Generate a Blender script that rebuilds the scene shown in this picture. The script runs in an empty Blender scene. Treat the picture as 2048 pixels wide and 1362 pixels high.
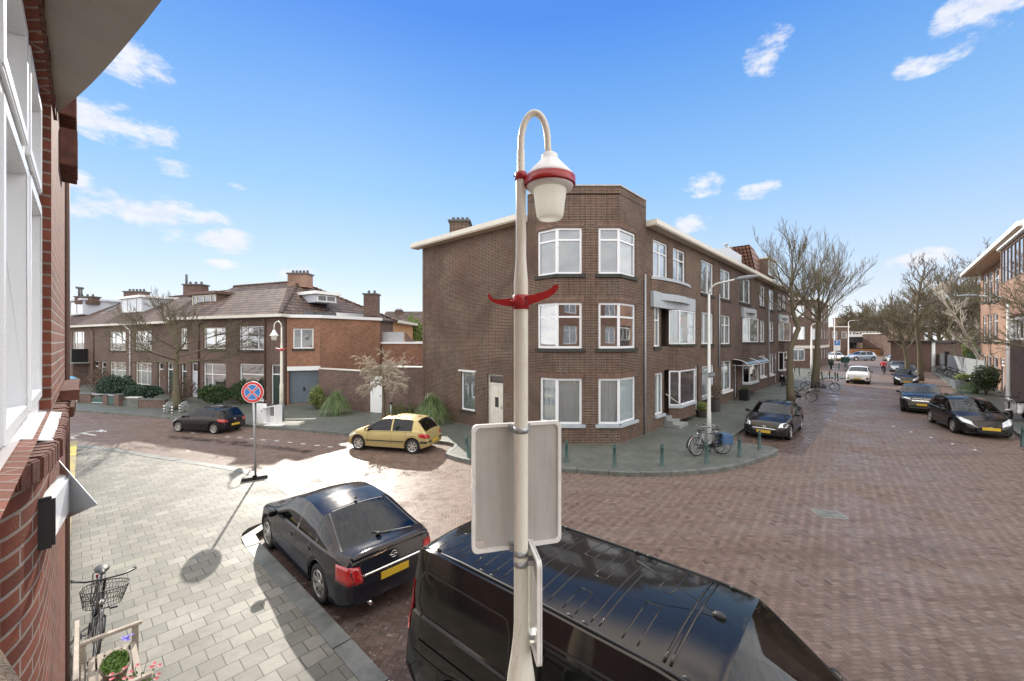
import bpy, bmesh, math, random
from mathutils import Vector, Matrix, noise
from mathutils.bvhtree import BVHTree
R = math.radians
scene = bpy.context.scene
col = scene.collection
# ---------------------------------------------------------------- camera, world, sun, exposure
H = 4.3            # camera height above the road
FX = 815.0         # focal length in photo pixels
cam_d = bpy.data.cameras.new("Camera"); cam = bpy.data.objects.new("Camera", cam_d); col.objects.link(cam)
cam.location = (0, 0, H); cam.rotation_euler = (R(90), 0, 0)
cam_d.sensor_width = 36; cam_d.lens = 36 * FX / 2048; cam_d.clip_start = 0.05; cam_d.clip_end = 3000
scene.camera = cam
SUN_AZ, SUN_EL = R(-23.5), R(27)
W = bpy.data.worlds.new("World"); scene.world = W; W.use_nodes = True
scene.view_settings.view_transform = 'Standard'; scene.view_settings.look = 'None'
scene.view_settings.exposure = 0.9; scene.view_settings.gamma = 1
def world():
    nt = W.node_tree; nt.nodes.clear(); n = nt.nodes; l = nt.links
    out = n.new('ShaderNodeOutputWorld'); bg = n.new('ShaderNodeBackground'); bg.inputs[1].default_value = 0.12
    sky = n.new('ShaderNodeTexSky'); sky.sky_type = 'NISHITA'; sky.sun_disc = False
    sky.sun_elevation = SUN_EL; sky.sun_rotation = SUN_AZ; sky.altitude = 0; sky.air_density = 1.0; sky.dust_density = 0.1; sky.ozone_density = 3.0
    tc = n.new('ShaderNodeTexCoord'); sp = n.new('ShaderNodeSeparateXYZ'); l.new(tc.outputs['Generated'], sp.inputs[0])
    # clear-air blue that deepens with height, blended with the physical sky
    ramp = n.new('ShaderNodeValToRGB'); e = ramp.color_ramp.elements
    e[0].position = 0.0; e[0].color = (4.4, 4.4, 4.5, 1); e[1].position = 0.62; e[1].color = (0.36, 1.3, 4.0, 1)
    for p, c in ((0.07, (3.7, 3.95, 4.4, 1)), (0.16, (2.75, 3.5, 4.5, 1)), (0.33, (1.45, 2.7, 4.4, 1)), (0.50, (0.75, 1.9, 4.1, 1))):
        a = ramp.color_ramp.elements.new(p); a.color = c
    l.new(sp.outputs[2], ramp.inputs[0])
    mx = n.new('ShaderNodeMixRGB'); mx.inputs[0].default_value = 0.90
    l.new(sky.outputs[0], mx.inputs[1]); l.new(ramp.outputs[0], mx.inputs[2])
    # fair-weather clouds on a plane far above: direction / height
    def m(op, a, b=None, c=None):
        k = n.new('ShaderNodeMath'); k.operation = op
        for i, v in enumerate((a, b, c)):
            if v is None: continue
            if isinstance(v, (int, float)): k.inputs[i].default_value = v
            else: l.new(v, k.inputs[i])
        return k.outputs[0]
    az = m('ARCTAN2', sp.outputs[0], sp.outputs[1])
    el = m('ARCSINE', sp.outputs[2])
    cb = n.new('ShaderNodeCombineXYZ'); l.new(m('MULTIPLY', az, 1.0), cb.inputs[0]); l.new(m('MULTIPLY', el, 1.9), cb.inputs[1])
    nz = n.new('ShaderNodeTexNoise'); nz.inputs['Scale'].default_value = 14; nz.inputs['Detail'].default_value = 9; nz.inputs['Roughness'].default_value = 0.62
    l.new(cb.outputs[0], nz.inputs['Vector'])
    tot = None
    # each cloud: azimuth, elevation, half width, half height, strength
    for (px, py, hw, hh, s) in CLOUDS:
        hw *= .86; hh *= .86; a0 = math.atan2(px - 1024, FX); e0 = math.atan2(681 - py, math.hypot(FX, px - 1024))
        k = math.cos(a0) ** 2 / FX; wa = hw * k; we = hh * math.cos(a0) / FX * math.cos(e0) ** 2
        dx = m('MULTIPLY', m('SUBTRACT', az, a0), 1 / wa); dy = m('MULTIPLY', m('SUBTRACT', el, e0), 1 / we)
        d = m('SQRT', m('ADD', m('MULTIPLY', dx, dx), m('MULTIPLY', dy, dy)))
        v = m('MAXIMUM', m('MULTIPLY', m('SUBTRACT', 1.0, d), s), 0.0)
        tot = v if tot is None else m('MAXIMUM', tot, v)
    q = m('ADD', tot, m('MULTIPLY', m('SUBTRACT', nz.outputs[0], 0.5), 5.0))
    q = m('MULTIPLY', q, m('MINIMUM', m('MULTIPLY', tot, 4.0), 1.0))
    mr = n.new('ShaderNodeMapRange'); mr.interpolation_type = 'SMOOTHSTEP'
    mr.inputs['From Min'].default_value = 0.16; mr.inputs['From Max'].default_value = 1.35; mr.inputs['To Max'].default_value = 0.9
    l.new(q, mr.inputs['Value'])
    nz2 = n.new('ShaderNodeTexNoise'); nz2.inputs['Scale'].default_value = 22; nz2.inputs['Detail'].default_value = 5; l.new(cb.outputs[0], nz2.inputs['Vector'])
    cr = n.new('ShaderNodeValToRGB'); cr.color_ramp.elements[0].position = 0.35; cr.color_ramp.elements[0].color = (8.2, 8.3, 8.7, 1)
    cr.color_ramp.elements[1].position = 0.62; cr.color_ramp.elements[1].color = (10.6, 10.3, 9.9, 1); l.new(nz2.outputs[0], cr.inputs[0])
    # unseen deck of broken cloud, added behind and overhead, brightened as fill light
    bk = n.new('ShaderNodeMapRange'); bk.interpolation_type = 'SMOOTHSTEP'; bk.inputs['From Min'].default_value = .54; bk.inputs['From Max'].default_value = .34; bk.inputs['To Max'].default_value = 1.0; l.new(sp.outputs[1], bk.inputs['Value'])
    bz = n.new('ShaderNodeMapRange'); bz.interpolation_type = 'SMOOTHSTEP'; bz.inputs['From Min'].default_value = .66; bz.inputs['From Max'].default_value = .80; l.new(sp.outputs[2], bz.inputs['Value'])
    nb = n.new('ShaderNodeTexNoise'); nb.inputs['Scale'].default_value = 3.2; nb.inputs['Detail'].default_value = 7; nb.inputs['Roughness'].default_value = .6; l.new(tc.outputs['Generated'], nb.inputs['Vector'])
    nr = n.new('ShaderNodeMapRange'); nr.interpolation_type = 'SMOOTHSTEP'; nr.inputs['From Min'].default_value = .22; nr.inputs['From Max'].default_value = .48; l.new(nb.outputs[0], nr.inputs['Value'])
    deck = m('MULTIPLY', m('MAXIMUM', bk.outputs[0], bz.outputs[0]), nr.outputs[0])
    vc = n.new('ShaderNodeMixRGB'); l.new(mr.outputs[0], vc.inputs[0]); l.new(mx.outputs[0], vc.inputs[1]); c2 = n.new('ShaderNodeMixRGB'); l.new(nz2.outputs[0], c2.inputs[0]); c2.inputs[1].default_value = (3.3, 3.5, 4.1, 1); c2.inputs[2].default_value = (5.0, 4.9, 4.9, 1); l.new(c2.outputs[0], vc.inputs[2])
    mc = n.new('ShaderNodeMixRGB'); l.new(deck, mc.inputs[0]); l.new(vc.outputs[0], mc.inputs[1]); l.new(cr.outputs[0], mc.inputs[2])
    l.new(mc.outputs[0], bg.inputs[0]); l.new(bg.outputs[0], out.inputs[0])
CLOUDS = [(265, 125, 130, 62, 1.5), (235, 250, 190, 60, 1.6), (150, 360, 70, 34, 1.2), (345, 335, 70, 30, .9), (290, 420, 250, 50, 1.5),
          (430, 478, 170, 38, 1.2), (150, 420, 60, 40, 1.3), (575, 548, 110, 26, 1.2), (440, 528, 80, 14, .9), (1535, 105, 75, 75, 1.2), (1560, 75, 55, 34, 1.1), (1860, 118, 120, 44, 1.3),
          (1960, 25, 150, 80, 1.6), (1408, 372, 62, 36, 1.3), (1510, 376, 72, 34, 1.4), (1385, 450, 70, 30, 1.2), (1830, 517, 115, 30, 1.5), (475, 373, 40, 12, .7)]
world()
sd = bpy.data.lights.new("Sun", 'SUN'); sd.energy = 3.2; sd.angle = R(0.53); sd.color = (1.0, 0.93, 0.82)
so = bpy.data.objects.new("Sun", sd); col.objects.link(so)
sdir = Vector((math.sin(SUN_AZ) * math.cos(SUN_EL), math.cos(SUN_AZ) * math.cos(SUN_EL), math.sin(SUN_EL)))
so.rotation_euler = sdir.to_track_quat('Z', 'Y').to_euler(); so.location = sdir * 50

# ---------------------------------------------------------------- helpers
PAVE = 0.12
def G(px, py, z=0.0):
    """photo pixel -> point on the horizontal plane z (surveying the site from the picture)"""
    Y = (H - z) * FX / (py - 681.0); return Vector(((px - 1024) / FX * Y, Y, z))
def PV(px, py): return G(px, py, PAVE)
def nrm(x, y): k = math.hypot(x, y); return Vector((x / k, y / k, 0))
DL = nrm(-894, FX); DR = nrm(753, FX); DP = nrm(-.724, .69)

def tag(o, label=None, cat=None, group=None, kind=None):
    if label: o['label'] = label
    if cat: o['category'] = cat
    if group: o['group'] = group
    if kind: o['kind'] = kind
    return o
def empty(name, loc=(0, 0, 0), rz=0.0, label=None, cat=None, group=None):
    o = bpy.data.objects.new(name, None); col.objects.link(o); o.location = loc; o.rotation_euler = (0, 0, rz); o.empty_display_size = .2
    return tag(o, label, cat, group)
def copy_tree(o, parent=None):
    c = o.copy(); col.objects.link(c); c.parent = parent
    if c.name not in KIDS: KIDS[c.name] = []
    KIDS[c.name] = [copy_tree(ch, c) for ch in KIDS.get(o.name, [])]
    return c
OFF = {}
KIDS = {}
def reg(o, parent):
    if parent is not None:
        o.parent = parent; KIDS.setdefault(parent.name, []).append(o)
def place(src, loc, rz, label=None, group=None, scale=None, first=False):
    o = src if first else copy_tree(src)
    o.location = loc; o.rotation_euler = (0, 0, rz)
    if label: o['label'] = label
    if group: o['group'] = group
    if scale: o.scale = (scale,) * 3 if isinstance(scale, (int, float)) else scale
    return o

class MB:
    def __init__(s): s.v = []; s.f = []; s.sm = []; s.bt = []
    def add(s, vs, fs, smooth=False):
        b = len(s.v); s.bt.append((b, len(s.f), len(vs), len(fs))); s.v += [Vector(p) for p in vs]; s.f += [tuple(i + b for i in f) for f in fs]; s.sm += [smooth] * len(fs); return b
    def quad(s, a, b, c, d): s.add([a, b, c, d], [(0, 1, 2, 3)])
    def poly(s, pts): s.add(pts, [tuple(range(len(pts)))])
    def box(s, x0, x1, y0, y1, z0, z1):
        s.add([(x0, y0, z0), (x1, y0, z0), (x1, y1, z0), (x0, y1, z0), (x0, y0, z1), (x1, y0, z1), (x1, y1, z1), (x0, y1, z1)],
              [(0, 3, 2, 1), (4, 5, 6, 7), (0, 1, 5, 4), (1, 2, 6, 5), (2, 3, 7, 6), (3, 0, 4, 7)])
    def obox(s, o, ux, uy, uz):
        """box from corner o along three edge vectors"""
        o = Vector(o); ux = Vector(ux); uy = Vector(uy); uz = Vector(uz)
        if ux.cross(uy).dot(uz) < 0: ux, uy = uy, ux
        P = [o, o + ux, o + ux + uy, o + uy]; P += [p + uz for p in P]
        s.add(P, [(0, 3, 2, 1), (4, 5, 6, 7), (0, 1, 5, 4), (1, 2, 6, 5), (2, 3, 7, 6), (3, 0, 4, 7)])
    def prism(s, pts, z0, z1, top=True, bottom=True):
        pts = [Vector((p[0], p[1], 0)) for p in pts]
        a = sum(pts[i].x * pts[(i + 1) % len(pts)].y - pts[(i + 1) % len(pts)].x * pts[i].y for i in range(len(pts)))
        if a < 0: pts = pts[::-1]
        n = len(pts); vs = [(p.x, p.y, z0) for p in pts] + [(p.x, p.y, z1) for p in pts]
        fs = [(i, (i + 1) % n, (i + 1) % n + n, i + n) for i in range(n)]
        if top: fs.append(tuple(range(n, 2 * n)))
        if bottom: fs.append(tuple(range(n - 1, -1, -1)))
        s.add(vs, fs)
    def tube(s, pts, rad, sides=8, cap=True, smooth=True):
        pts = [Vector(p) for p in pts]; n = len(pts)
        if isinstance(rad, (int, float)): rad = [rad] * n
        ref = None; vs = []
        for i, p in enumerate(pts):
            t = (pts[min(i + 1, n - 1)] - pts[max(i - 1, 0)])
            t = t.normalized() if t.length > 1e-9 else Vector((0, 0, 1))
            if ref is None: ref = Vector((0, 0, 1)) if abs(t.z) < .9 else Vector((1, 0, 0))
            u = ref - t * ref.dot(t)
            if u.length < 1e-4: u = t.orthogonal()
            u.normalize(); ref = u; w = t.cross(u)
            for k in range(sides):
                a = 2 * math.pi * k / sides; vs.append(p + (u * math.cos(a) + w * math.sin(a)) * rad[i])
        fs = [(i * sides + k, i * sides + (k + 1) % sides, (i + 1) * sides + (k + 1) % sides, (i + 1) * sides + k) for i in range(n - 1) for k in range(sides)]
        s.add(vs, fs, smooth)
        if cap:
            b = len(s.v) - len(vs); s.f.append(tuple(b + k for k in range(sides - 1, -1, -1))); s.f.append(tuple(b + (n - 1) * sides + k for k in range(sides))); s.sm += [False, False]
    def lathe(s, prof, c=(0, 0, 0), axis='z', sides=24, smooth=True):
        """prof: (radius, height) list, revolved round an axis through c"""
        c = Vector(c); vs = []
        for r, h in prof:
            for k in range(sides):
                a = 2 * math.pi * k / sides; x, y = r * math.cos(a), r * math.sin(a)
                vs.append(c + (Vector((x, y, h)) if axis == 'z' else Vector((x, h, y)) if axis == 'y' else Vector((h, x, y))))
        m = len(prof); fs = []
        for i in range(m - 1):
            for k in range(sides):
                q = (i * sides + k, i * sides + (k + 1) % sides, (i + 1) * sides + (k + 1) % sides, (i + 1) * sides + k)
                fs.append(q if axis != 'y' else q[::-1])
        s.add(vs, fs, smooth)
    def ball(s, c, r, seg=10, rings=6):
        if isinstance(r, (int, float)): r = (r, r, r)
        vs = []; c = Vector(c)
        for i in range(rings + 1):
            th = math.pi * i / rings
            for k in range(seg):
                a = 2 * math.pi * k / seg; vs.append(c + Vector((r[0] * math.sin(th) * math.cos(a), r[1] * math.sin(th) * math.sin(a), r[2] * math.cos(th))))
        fs = [(i * seg + k, (i + 1) * seg + k, (i + 1) * seg + (k + 1) % seg, i * seg + (k + 1) % seg) for i in range(rings) for k in range(seg)]
        s.add(vs, fs, True)
    def build(s, name, mat, parent=None, **kw):
        """pieces that stand apart become parts of their own"""
        nb = len(s.bt); tot = sum(t[3] for t in s.bt)
        if parent is None or nb < 2 or nb > 60: return s.build1(name, mat, parent, **kw)
        bx = []
        for b, f, n, k in s.bt:
            P = s.v[b:b + n]; lo = Vector([min(p[i] for p in P) for i in range(3)]); hi = Vector([max(p[i] for p in P) for i in range(3)]); bx.append((lo, hi, (hi - lo).length))
        g = list(range(nb))
        def fd(i):
            while g[i] != i: i = g[i]
            return i
        for i in range(nb):
            for j in range(i):
                a, c = bx[i], bx[j]; d = math.sqrt(sum(max(a[0][k] - c[1][k], c[0][k] - a[1][k], 0) ** 2 for k in range(3)))
                if d < .33 * max(a[2], c[2]): g[fd(i)] = fd(j)
        gs = {}
        for i in range(nb): gs.setdefault(fd(i), []).append(i)
        if len(gs) < 2: return s.build1(name, mat, parent, **kw)
        first = None
        for ids in gs.values():
            m = MB()
            for i in ids:
                b, f, n, k = s.bt[i]; o = len(m.v); m.v += s.v[b:b + n]
                end = s.bt[i + 1][1] if i + 1 < nb else len(s.f)
                for q in range(f, end): m.f.append(tuple(x - b + o for x in s.f[q])); m.sm.append(s.sm[q])
            r = m.build1(name, mat, parent, **kw); first = first or r
        return first
    def build1(s, name, mat, parent=None, bevel=0, sharp=None, recalc=False):
        me = bpy.data.meshes.new(name)
        off = OFF.get(parent.name, Vector((0, 0, 0))) if parent is not None else Vector((0, 0, 0))
        me.from_pydata([tuple(v - off) for v in s.v], [], s.f)
        if recalc or bevel:
            bm = bmesh.new(); bm.from_mesh(me); bmesh.ops.remove_doubles(bm, verts=bm.verts, dist=1e-5)
            bmesh.ops.recalc_face_normals(bm, faces=bm.faces)
            if bevel: bmesh.ops.bevel(bm, geom=[e for e in bm.edges if e.is_manifold and e.calc_face_angle(0) > .5], offset=bevel, segments=2, affect='EDGES', clamp_overlap=True)
            bm.to_mesh(me); bm.free()
        else:
            me.polygons.foreach_set('use_smooth', s.sm)
        if sharp is not None:
            me.polygons.foreach_set('use_smooth', [True] * len(me.polygons)); me.set_sharp_from_angle(angle=R(sharp))
        uv = me.uv_layers.new(name='UVMap'); uvd = [0.0] * (2 * len(me.loops))
        V = me.vertices
        for p in me.polygons:
            nn = p.normal
            if abs(nn.z) > .97:
                for li in p.loop_indices:
                    c = V[me.loops[li].vertex_index].co; uvd[2 * li] = c.x + off.x; uvd[2 * li + 1] = c.y + off.y
            else:
                k = math.hypot(nn.x, nn.y) or 1; tx, ty = -nn.y / k, nn.x / k
                for li in p.loop_indices:
                    c = V[me.loops[li].vertex_index].co + off; uvd[2 * li] = c.x * tx + c.y * ty; uvd[2 * li + 1] = c.z / max(k, .12)
        uv.data.foreach_set('uv', uvd)
        if mat is not None: me.materials.append(mat)
        o = bpy.data.objects.new(name, me); col.objects.link(o)
        if parent is not None:
            reg(o, parent); OFF[o.name] = off
        return o
def root(name, loc, label, cat, group=None):
    """top-level Empty at a thing's base; children are authored in world coordinates"""
    o = empty(name, loc, 0, label, cat, group); OFF[o.name] = Vector(loc); return o
def struct(mb, name, mat, **k): return tag(mb.build(name, mat, **k), kind='structure')

# ---------------------------------------------------------------- materials
MAT = {}
class NT:
    def __init__(s, name):
        s.m = bpy.data.materials.new(name); s.m.use_nodes = True; s.nt = s.m.node_tree; s.n = s.nt.nodes; s.l = s.nt.links
        s.b = s.n['Principled BSDF']; MAT[name] = s.m
    def node(s, t, **k):
        x = s.n.new('ShaderNode' + t)
        for a, b in k.items(): setattr(x, a, b)
        return x
    def set(s, inp, v):
        if hasattr(v, 'links') or hasattr(v, 'is_linked'): s.l.new(v, inp)
        else: inp.default_value = v
    def math(s, op, a, b=None, c=None):
        k = s.node('Math', operation=op)
        for i, v in enumerate((a, b, c)):
            if v is not None: s.set(k.inputs[i], v)
        return k.outputs[0]
    def mix(s, f, a, b, mode='MIX'):
        k = s.node('MixRGB', blend_type=mode); s.set(k.inputs[0], f); s.set(k.inputs[1], rgb(a)); s.set(k.inputs[2], rgb(b)); return k.outputs[0]
    def noise(s, vec, scale, detail=4, rough=.6, dist=0):
        k = s.node('TexNoise'); k.inputs['Scale'].default_value = scale; k.inputs['Detail'].default_value = detail; k.inputs['Roughness'].default_value = rough; k.inputs['Distortion'].default_value = dist
        if vec is not None: s.l.new(vec, k.inputs['Vector'])
        return k.outputs[0]
    def ramp(s, f, stops):
        k = s.node('ValToRGB'); e = k.color_ramp.elements
        e[0].position, e[0].color = stops[0][0], rgb(stops[0][1]); e[1].position, e[1].color = stops[-1][0], rgb(stops[-1][1])
        for p, c in stops[1:-1]: x = e.new(p); x.color = rgb(c)
        s.l.new(f, k.inputs[0]); return k.outputs[0]
    def uv(s): return s.node('UVMap').outputs[0]
    def pos(s): return s.node('NewGeometry').outputs['Position']
    def obj(s): return s.node('TexCoord').outputs['Object']
    def bump(s, h, st=.3, dist=.01, nrm=None):
        k = s.node('Bump'); k.inputs['Strength'].default_value = st; k.inputs['Distance'].default_value = dist; s.l.new(h, k.inputs['Height'])
        if nrm is not None: s.l.new(nrm, k.inputs['Normal'])
        s.l.new(k.outputs[0], s.b.inputs['Normal']); return k.outputs[0]
    def fin(s, color=None, rough=None, metal=None, spec=None, coat=None, coat_r=None):
        for nme, v in (('Base Color', color), ('Roughness', rough), ('Metallic', metal), ('Specular IOR Level', spec), ('Coat Weight', coat), ('Coat Roughness', coat_r)):
            if v is not None: s.set(s.b.inputs[nme], rgb(v) if nme == 'Base Color' else v)
        return s.m
def rgb(c):
    if isinstance(c, (tuple, list)) and len(c) == 3: return (c[0], c[1], c[2], 1)
    return c
def plain(name, c, rough=.6, metal=0, var=.12, scale=6, bump=0, spec=.5, coat=0):
    t = NT(name); p = t.obj(); f = t.noise(p, scale, 5)
    a = tuple(x * (1 - var) for x in c); b = tuple(min(1, x * (1 + var)) for x in c)
    t.fin(t.ramp(f, [(.3, a), (.7, b)]), t.math('MULTIPLY_ADD', f, .25 * rough, rough * .87), metal, spec, coat, .03)
    if bump: t.bump(t.noise(p, scale * 12, 4), bump, .01)
    return t.m
def brickmat(name, c1, c2, mortar, bw=.22, rh=.064, ms=.012, squash=1.0, patch=.35, bump=.5, dirt=(.3, .28, .25), rough=.8, stain=.0):
    t = NT(name); uv = t.uv(); b = t.node('TexBrick'); t.l.new(uv, b.inputs['Vector'])
    b.squash = squash; b.squash_frequency = 2; b.offset = .5
    for k, v in (('Scale', 1.0), ('Mortar Size', ms * .5), ('Mortar Smooth', .35), ('Bias', 0.0), ('Brick Width', bw), ('Row Height', rh)): b.inputs[k].default_value = v
    b.inputs['Color1'].default_value = rgb(c1); b.inputs['Color2'].default_value = rgb(c2); b.inputs['Mortar'].default_value = rgb(mortar)
    big = t.noise(uv, .55, 5, .65); mid = t.noise(uv, 5.0, 3)
    c = t.mix(t.ramp(big, [(.35, (0, 0, 0)), (.72, (patch,) * 3)]), b.outputs[0], tuple(x * 1.7 for x in c2)); c = t.mix(t.ramp(t.noise(uv, .22, 6, .75, 1.2), [(.42, (0, 0, 0)), (.62, (.38,) * 3)]), c, tuple(x * .45 for x in c1)); cz = t.node('TexWhiteNoise'); sc_ = t.node('VectorMath', operation='DIVIDE'); t.l.new(uv, sc_.inputs[0]); sc_.inputs[1].default_value = (bw, rh, 1); fl_ = t.node('VectorMath', operation='FLOOR'); t.l.new(sc_.outputs[0], fl_.inputs[0]); t.l.new(fl_.outputs[0], cz.inputs['Vector']); c = t.mix(.35, c, t.ramp(cz.outputs[0], [(0, (.45,) * 3), (.5, (1, 1, 1)), (1, (1.0, .86, .78))]), 'MULTIPLY')
    c = t.mix(t.ramp(mid, [(.45, (0, 0, 0)), (.8, (.45,) * 3)]), c, dirt, 'MULTIPLY')
    if stain:
        mp = t.node('Mapping'); mp.inputs['Scale'].default_value = (1.8, .16, 1); t.l.new(uv, mp.inputs[0])
        c = t.mix(t.ramp(t.noise(mp.outputs[0], 1.2, 4), [(.5, (0, 0, 0)), (.75, (stain,) * 3)]), c, (.09, .085, .07))
    g = t.noise(uv, 90, 3)
    hh = t.math('ADD', t.math('MULTIPLY', b.outputs[1], -1.0), t.math('MULTIPLY', g, .35))
    t.bump(hh, bump, .006); t.fin(c, rough, 0, .25); return t.m
def herring(name, c1, c2, mortar, w=.1, rot=0.0, wet=.5, leaf=0.0, big=.25, gap=.07, bstr=.5, rlo=.12, rhi=.62):
    """clinker paving laid in herringbone, 1:2 bricks"""
    t = NT(name); p = t.pos(); M = t.math
    mp = t.node('Mapping'); mp.inputs['Rotation'].default_value = (0, 0, rot); mp.inputs['Scale'].default_value = (1 / w, 1 / w, 1)
    wob = t.node('VectorMath', operation='SCALE'); wn = t.node('TexNoise'); wn.inputs['Scale'].default_value = .8; t.l.new(p, wn.inputs[0]); t.l.new(wn.outputs['Color'], wob.inputs[0]); wob.inputs['Scale'].default_value = .10
    ad = t.node('VectorMath', operation='ADD'); t.l.new(p, ad.inputs[0]); t.l.new(wob.outputs[0], ad.inputs[1]); t.l.new(ad.outputs[0], mp.inputs[0])
    s = t.node('SeparateXYZ'); t.l.new(mp.outputs[0], s.inputs[0]); x, y = s.outputs[0], s.outputs[1]
    i, j = M('FLOOR', x), M('FLOOR', y); fx, fy = M('FRACT', x), M('FRACT', y)
    k = M('FLOORED_MODULO', M('SUBTRACT', i, j), 4.0)
    is0 = M('COMPARE', k, 0.0, .1); is1 = M('COMPARE', k, 1.0, .1); is2 = M('COMPARE', k, 2.0, .1); is3 = M('COMPARE', k, 3.0, .1)
    dL = M('ADD', fx, is1); dR = M('ADD', M('SUBTRACT', 1.0, fx), is0); dB = M('ADD', fy, is2); dT = M('ADD', M('SUBTRACT', 1.0, fy), is3)
    d = M('MINIMUM', M('MINIMUM', dL, dR), M('MINIMUM', dB, dT))
    ii = M('SUBTRACT', i, is1); jj = M('SUBTRACT', j, is2)
    cb = t.node('CombineXYZ'); t.l.new(ii, cb.inputs[0]); t.l.new(jj, cb.inputs[1]); wh = t.node('TexWhiteNoise'); wh.noise_dimensions = '2D'; t.l.new(cb.outputs[0], wh.inputs['Vector'])
    c = t.ramp(wh.outputs[0], [(0, c1), (.45, tuple((a + b) / 2 for a, b in zip(c1, c2))), (.75, c2), (1, tuple(a * .7 for a in c1))])
    c = t.mix(M('ADD', is2, is3), c, (.84, .84, .84), 'MULTIPLY')
    n1 = t.noise(p, .35, 6, .62, .4); n2 = t.noise(p, 2.6, 5, .65); n3 = t.noise(p, 55, 3)
    c = t.mix(t.ramp(n1, [(.38, (0, 0, 0)), (.68, (big,) * 3)]), c, tuple(x * .55 for x in c1))
    c = t.mix(t.ramp(n2, [(.45, (0, 0, 0)), (.75, (.4,) * 3)]), c, (.5, .48, .45), 'MULTIPLY')
    ms_ = t.node('Mapping'); ms_.inputs['Rotation'].default_value = (0, 0, -math.atan2(DR.y, DR.x)); ms_.inputs['Scale'].default_value = (.16, 1.3, 1); t.l.new(p, ms_.inputs[0]); n4 = t.noise(ms_.outputs[0], 1.0, 6, .7, .6)
    c = t.mix(t.ramp(n4, [(.48, (0, 0, 0)), (.70, (.32,) * 3)]), c, (.235, .205, .185)); c = t.mix(t.ramp(n4, [(.30, (.5,) * 3), (.44, (0, 0, 0))]), c, (.075, .055, .045))
    edge = M('SMOOTH_MIN', M('MULTIPLY', d, 1 / gap), 1.0, .15)
    c = t.mix(edge, mortar, c)
    if leaf:
        sp = t.ramp(t.noise(p, 11, 4, .7), [(.60, (0, 0, 0)), (.66, (leaf,) * 3)]); c = t.mix(sp, c, (.30, .27, .24))
    rr = M('MULTIPLY_ADD', t.ramp(t.math('ADD', M('MULTIPLY', n1, .6), M('MULTIPLY', n2, .4)), [(.5 - .15 * wet, (0, 0, 0)), (.62, (1, 1, 1))]), rhi - rlo, rlo)
    t.bump(M('ADD', M('MULTIPLY', edge, 1.0), M('ADD', M('MULTIPLY', n3, .25), M('MULTIPLY', wh.outputs[0], .35))), bstr, .006)
    t.fin(c, rr, 0, .2); return t.m
def tiles(name, c1, c2, mortar, size=.27, rot=0.0, gap=.012, sheen=.6, moss=(.2, .2, .12), ratio=1.0):
    t = NT(name); p = t.pos(); mp = t.node('Mapping'); mp.inputs['Rotation'].default_value = (0, 0, rot); t.l.new(p, mp.inputs[0])
    b = t.node('TexBrick'); t.l.new(mp.outputs[0], b.inputs['Vector']); b.offset = .5
    for k, v in (('Scale', 1.0), ('Mortar Size', gap * .5), ('Mortar Smooth', .3), ('Bias', -.1), ('Brick Width', size * ratio), ('Row Height', size)): b.inputs[k].default_value = v
    b.inputs['Color1'].default_value = rgb(c1); b.inputs['Color2'].default_value = rgb(c2); b.inputs['Mortar'].default_value = rgb(mortar)
    n1 = t.noise(p, .7, 5, .6); n2 = t.noise(p, 9, 5, .7); n3 = t.noise(p, 120, 3, .8)
    c = t.mix(t.ramp(n1, [(.4, (0, 0, 0)), (.7, (.45,) * 3)]), b.outputs[0], tuple(x * .62 for x in c1))
    c = t.mix(t.ramp(n2, [(.45, (0, 0, 0)), (.8, (.5,) * 3)]), c, (.55, .53, .48), 'MULTIPLY')
    c = t.mix(t.ramp(n3, [(.35, (.5,) * 3), (.6, (0, 0, 0))]), c, (.6, .6, .6), 'MULTIPLY')
    c = t.mix(t.ramp(t.noise(p, .9, 3), [(.55, (0, 0, 0)), (.75, (.35,) * 3)]), c, moss)
    t.bump(t.math('ADD', t.math('MULTIPLY', b.outputs[1], -1.0), t.math('MULTIPLY', n3, .3)), .5, .006)
    t.fin(c, t.math('MULTIPLY_ADD', n1, .4, sheen - .2), 0, .4); return t.m
def pantiles(name, c1, c2, tw=.31, th=.42, glint=.5):
    t = NT(name); uv = t.uv(); s = t.node('SeparateXYZ'); t.l.new(uv, s.inputs[0]); M = t.math
    u = M('MULTIPLY', s.outputs[0], 1 / tw); v = M('MULTIPLY', s.outputs[1], 1 / th)
    wave = M('SINE', M('MULTIPLY', u, 2 * math.pi)); step = M('FRACT', v)
    cb = t.node('CombineXYZ'); t.l.new(M('FLOOR', u), cb.inputs[0]); t.l.new(M('FLOOR', v), cb.inputs[1]); wh = t.node('TexWhiteNoise'); wh.noise_dimensions = '2D'; t.l.new(cb.outputs[0], wh.inputs['Vector'])
    c = t.ramp(wh.outputs[0], [(0, c1), (.6, c2), (1, tuple(x * .6 for x in c1))])
    n1 = t.noise(uv, .5, 5); c = t.mix(t.ramp(n1, [(.4, (0, 0, 0)), (.7, (.6,) * 3)]), c, tuple(x * .5 for x in c1))
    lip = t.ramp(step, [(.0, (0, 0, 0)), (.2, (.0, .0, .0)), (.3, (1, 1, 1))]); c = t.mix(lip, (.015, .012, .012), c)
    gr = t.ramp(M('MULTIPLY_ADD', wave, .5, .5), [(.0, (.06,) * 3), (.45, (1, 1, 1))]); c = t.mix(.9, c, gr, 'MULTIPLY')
    t.bump(M('ADD', M('MULTIPLY', wave, .5), M('MULTIPLY', step, -.7)), 1.0, .035); t.fin(c, glint, 0, .5); return t.m
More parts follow.
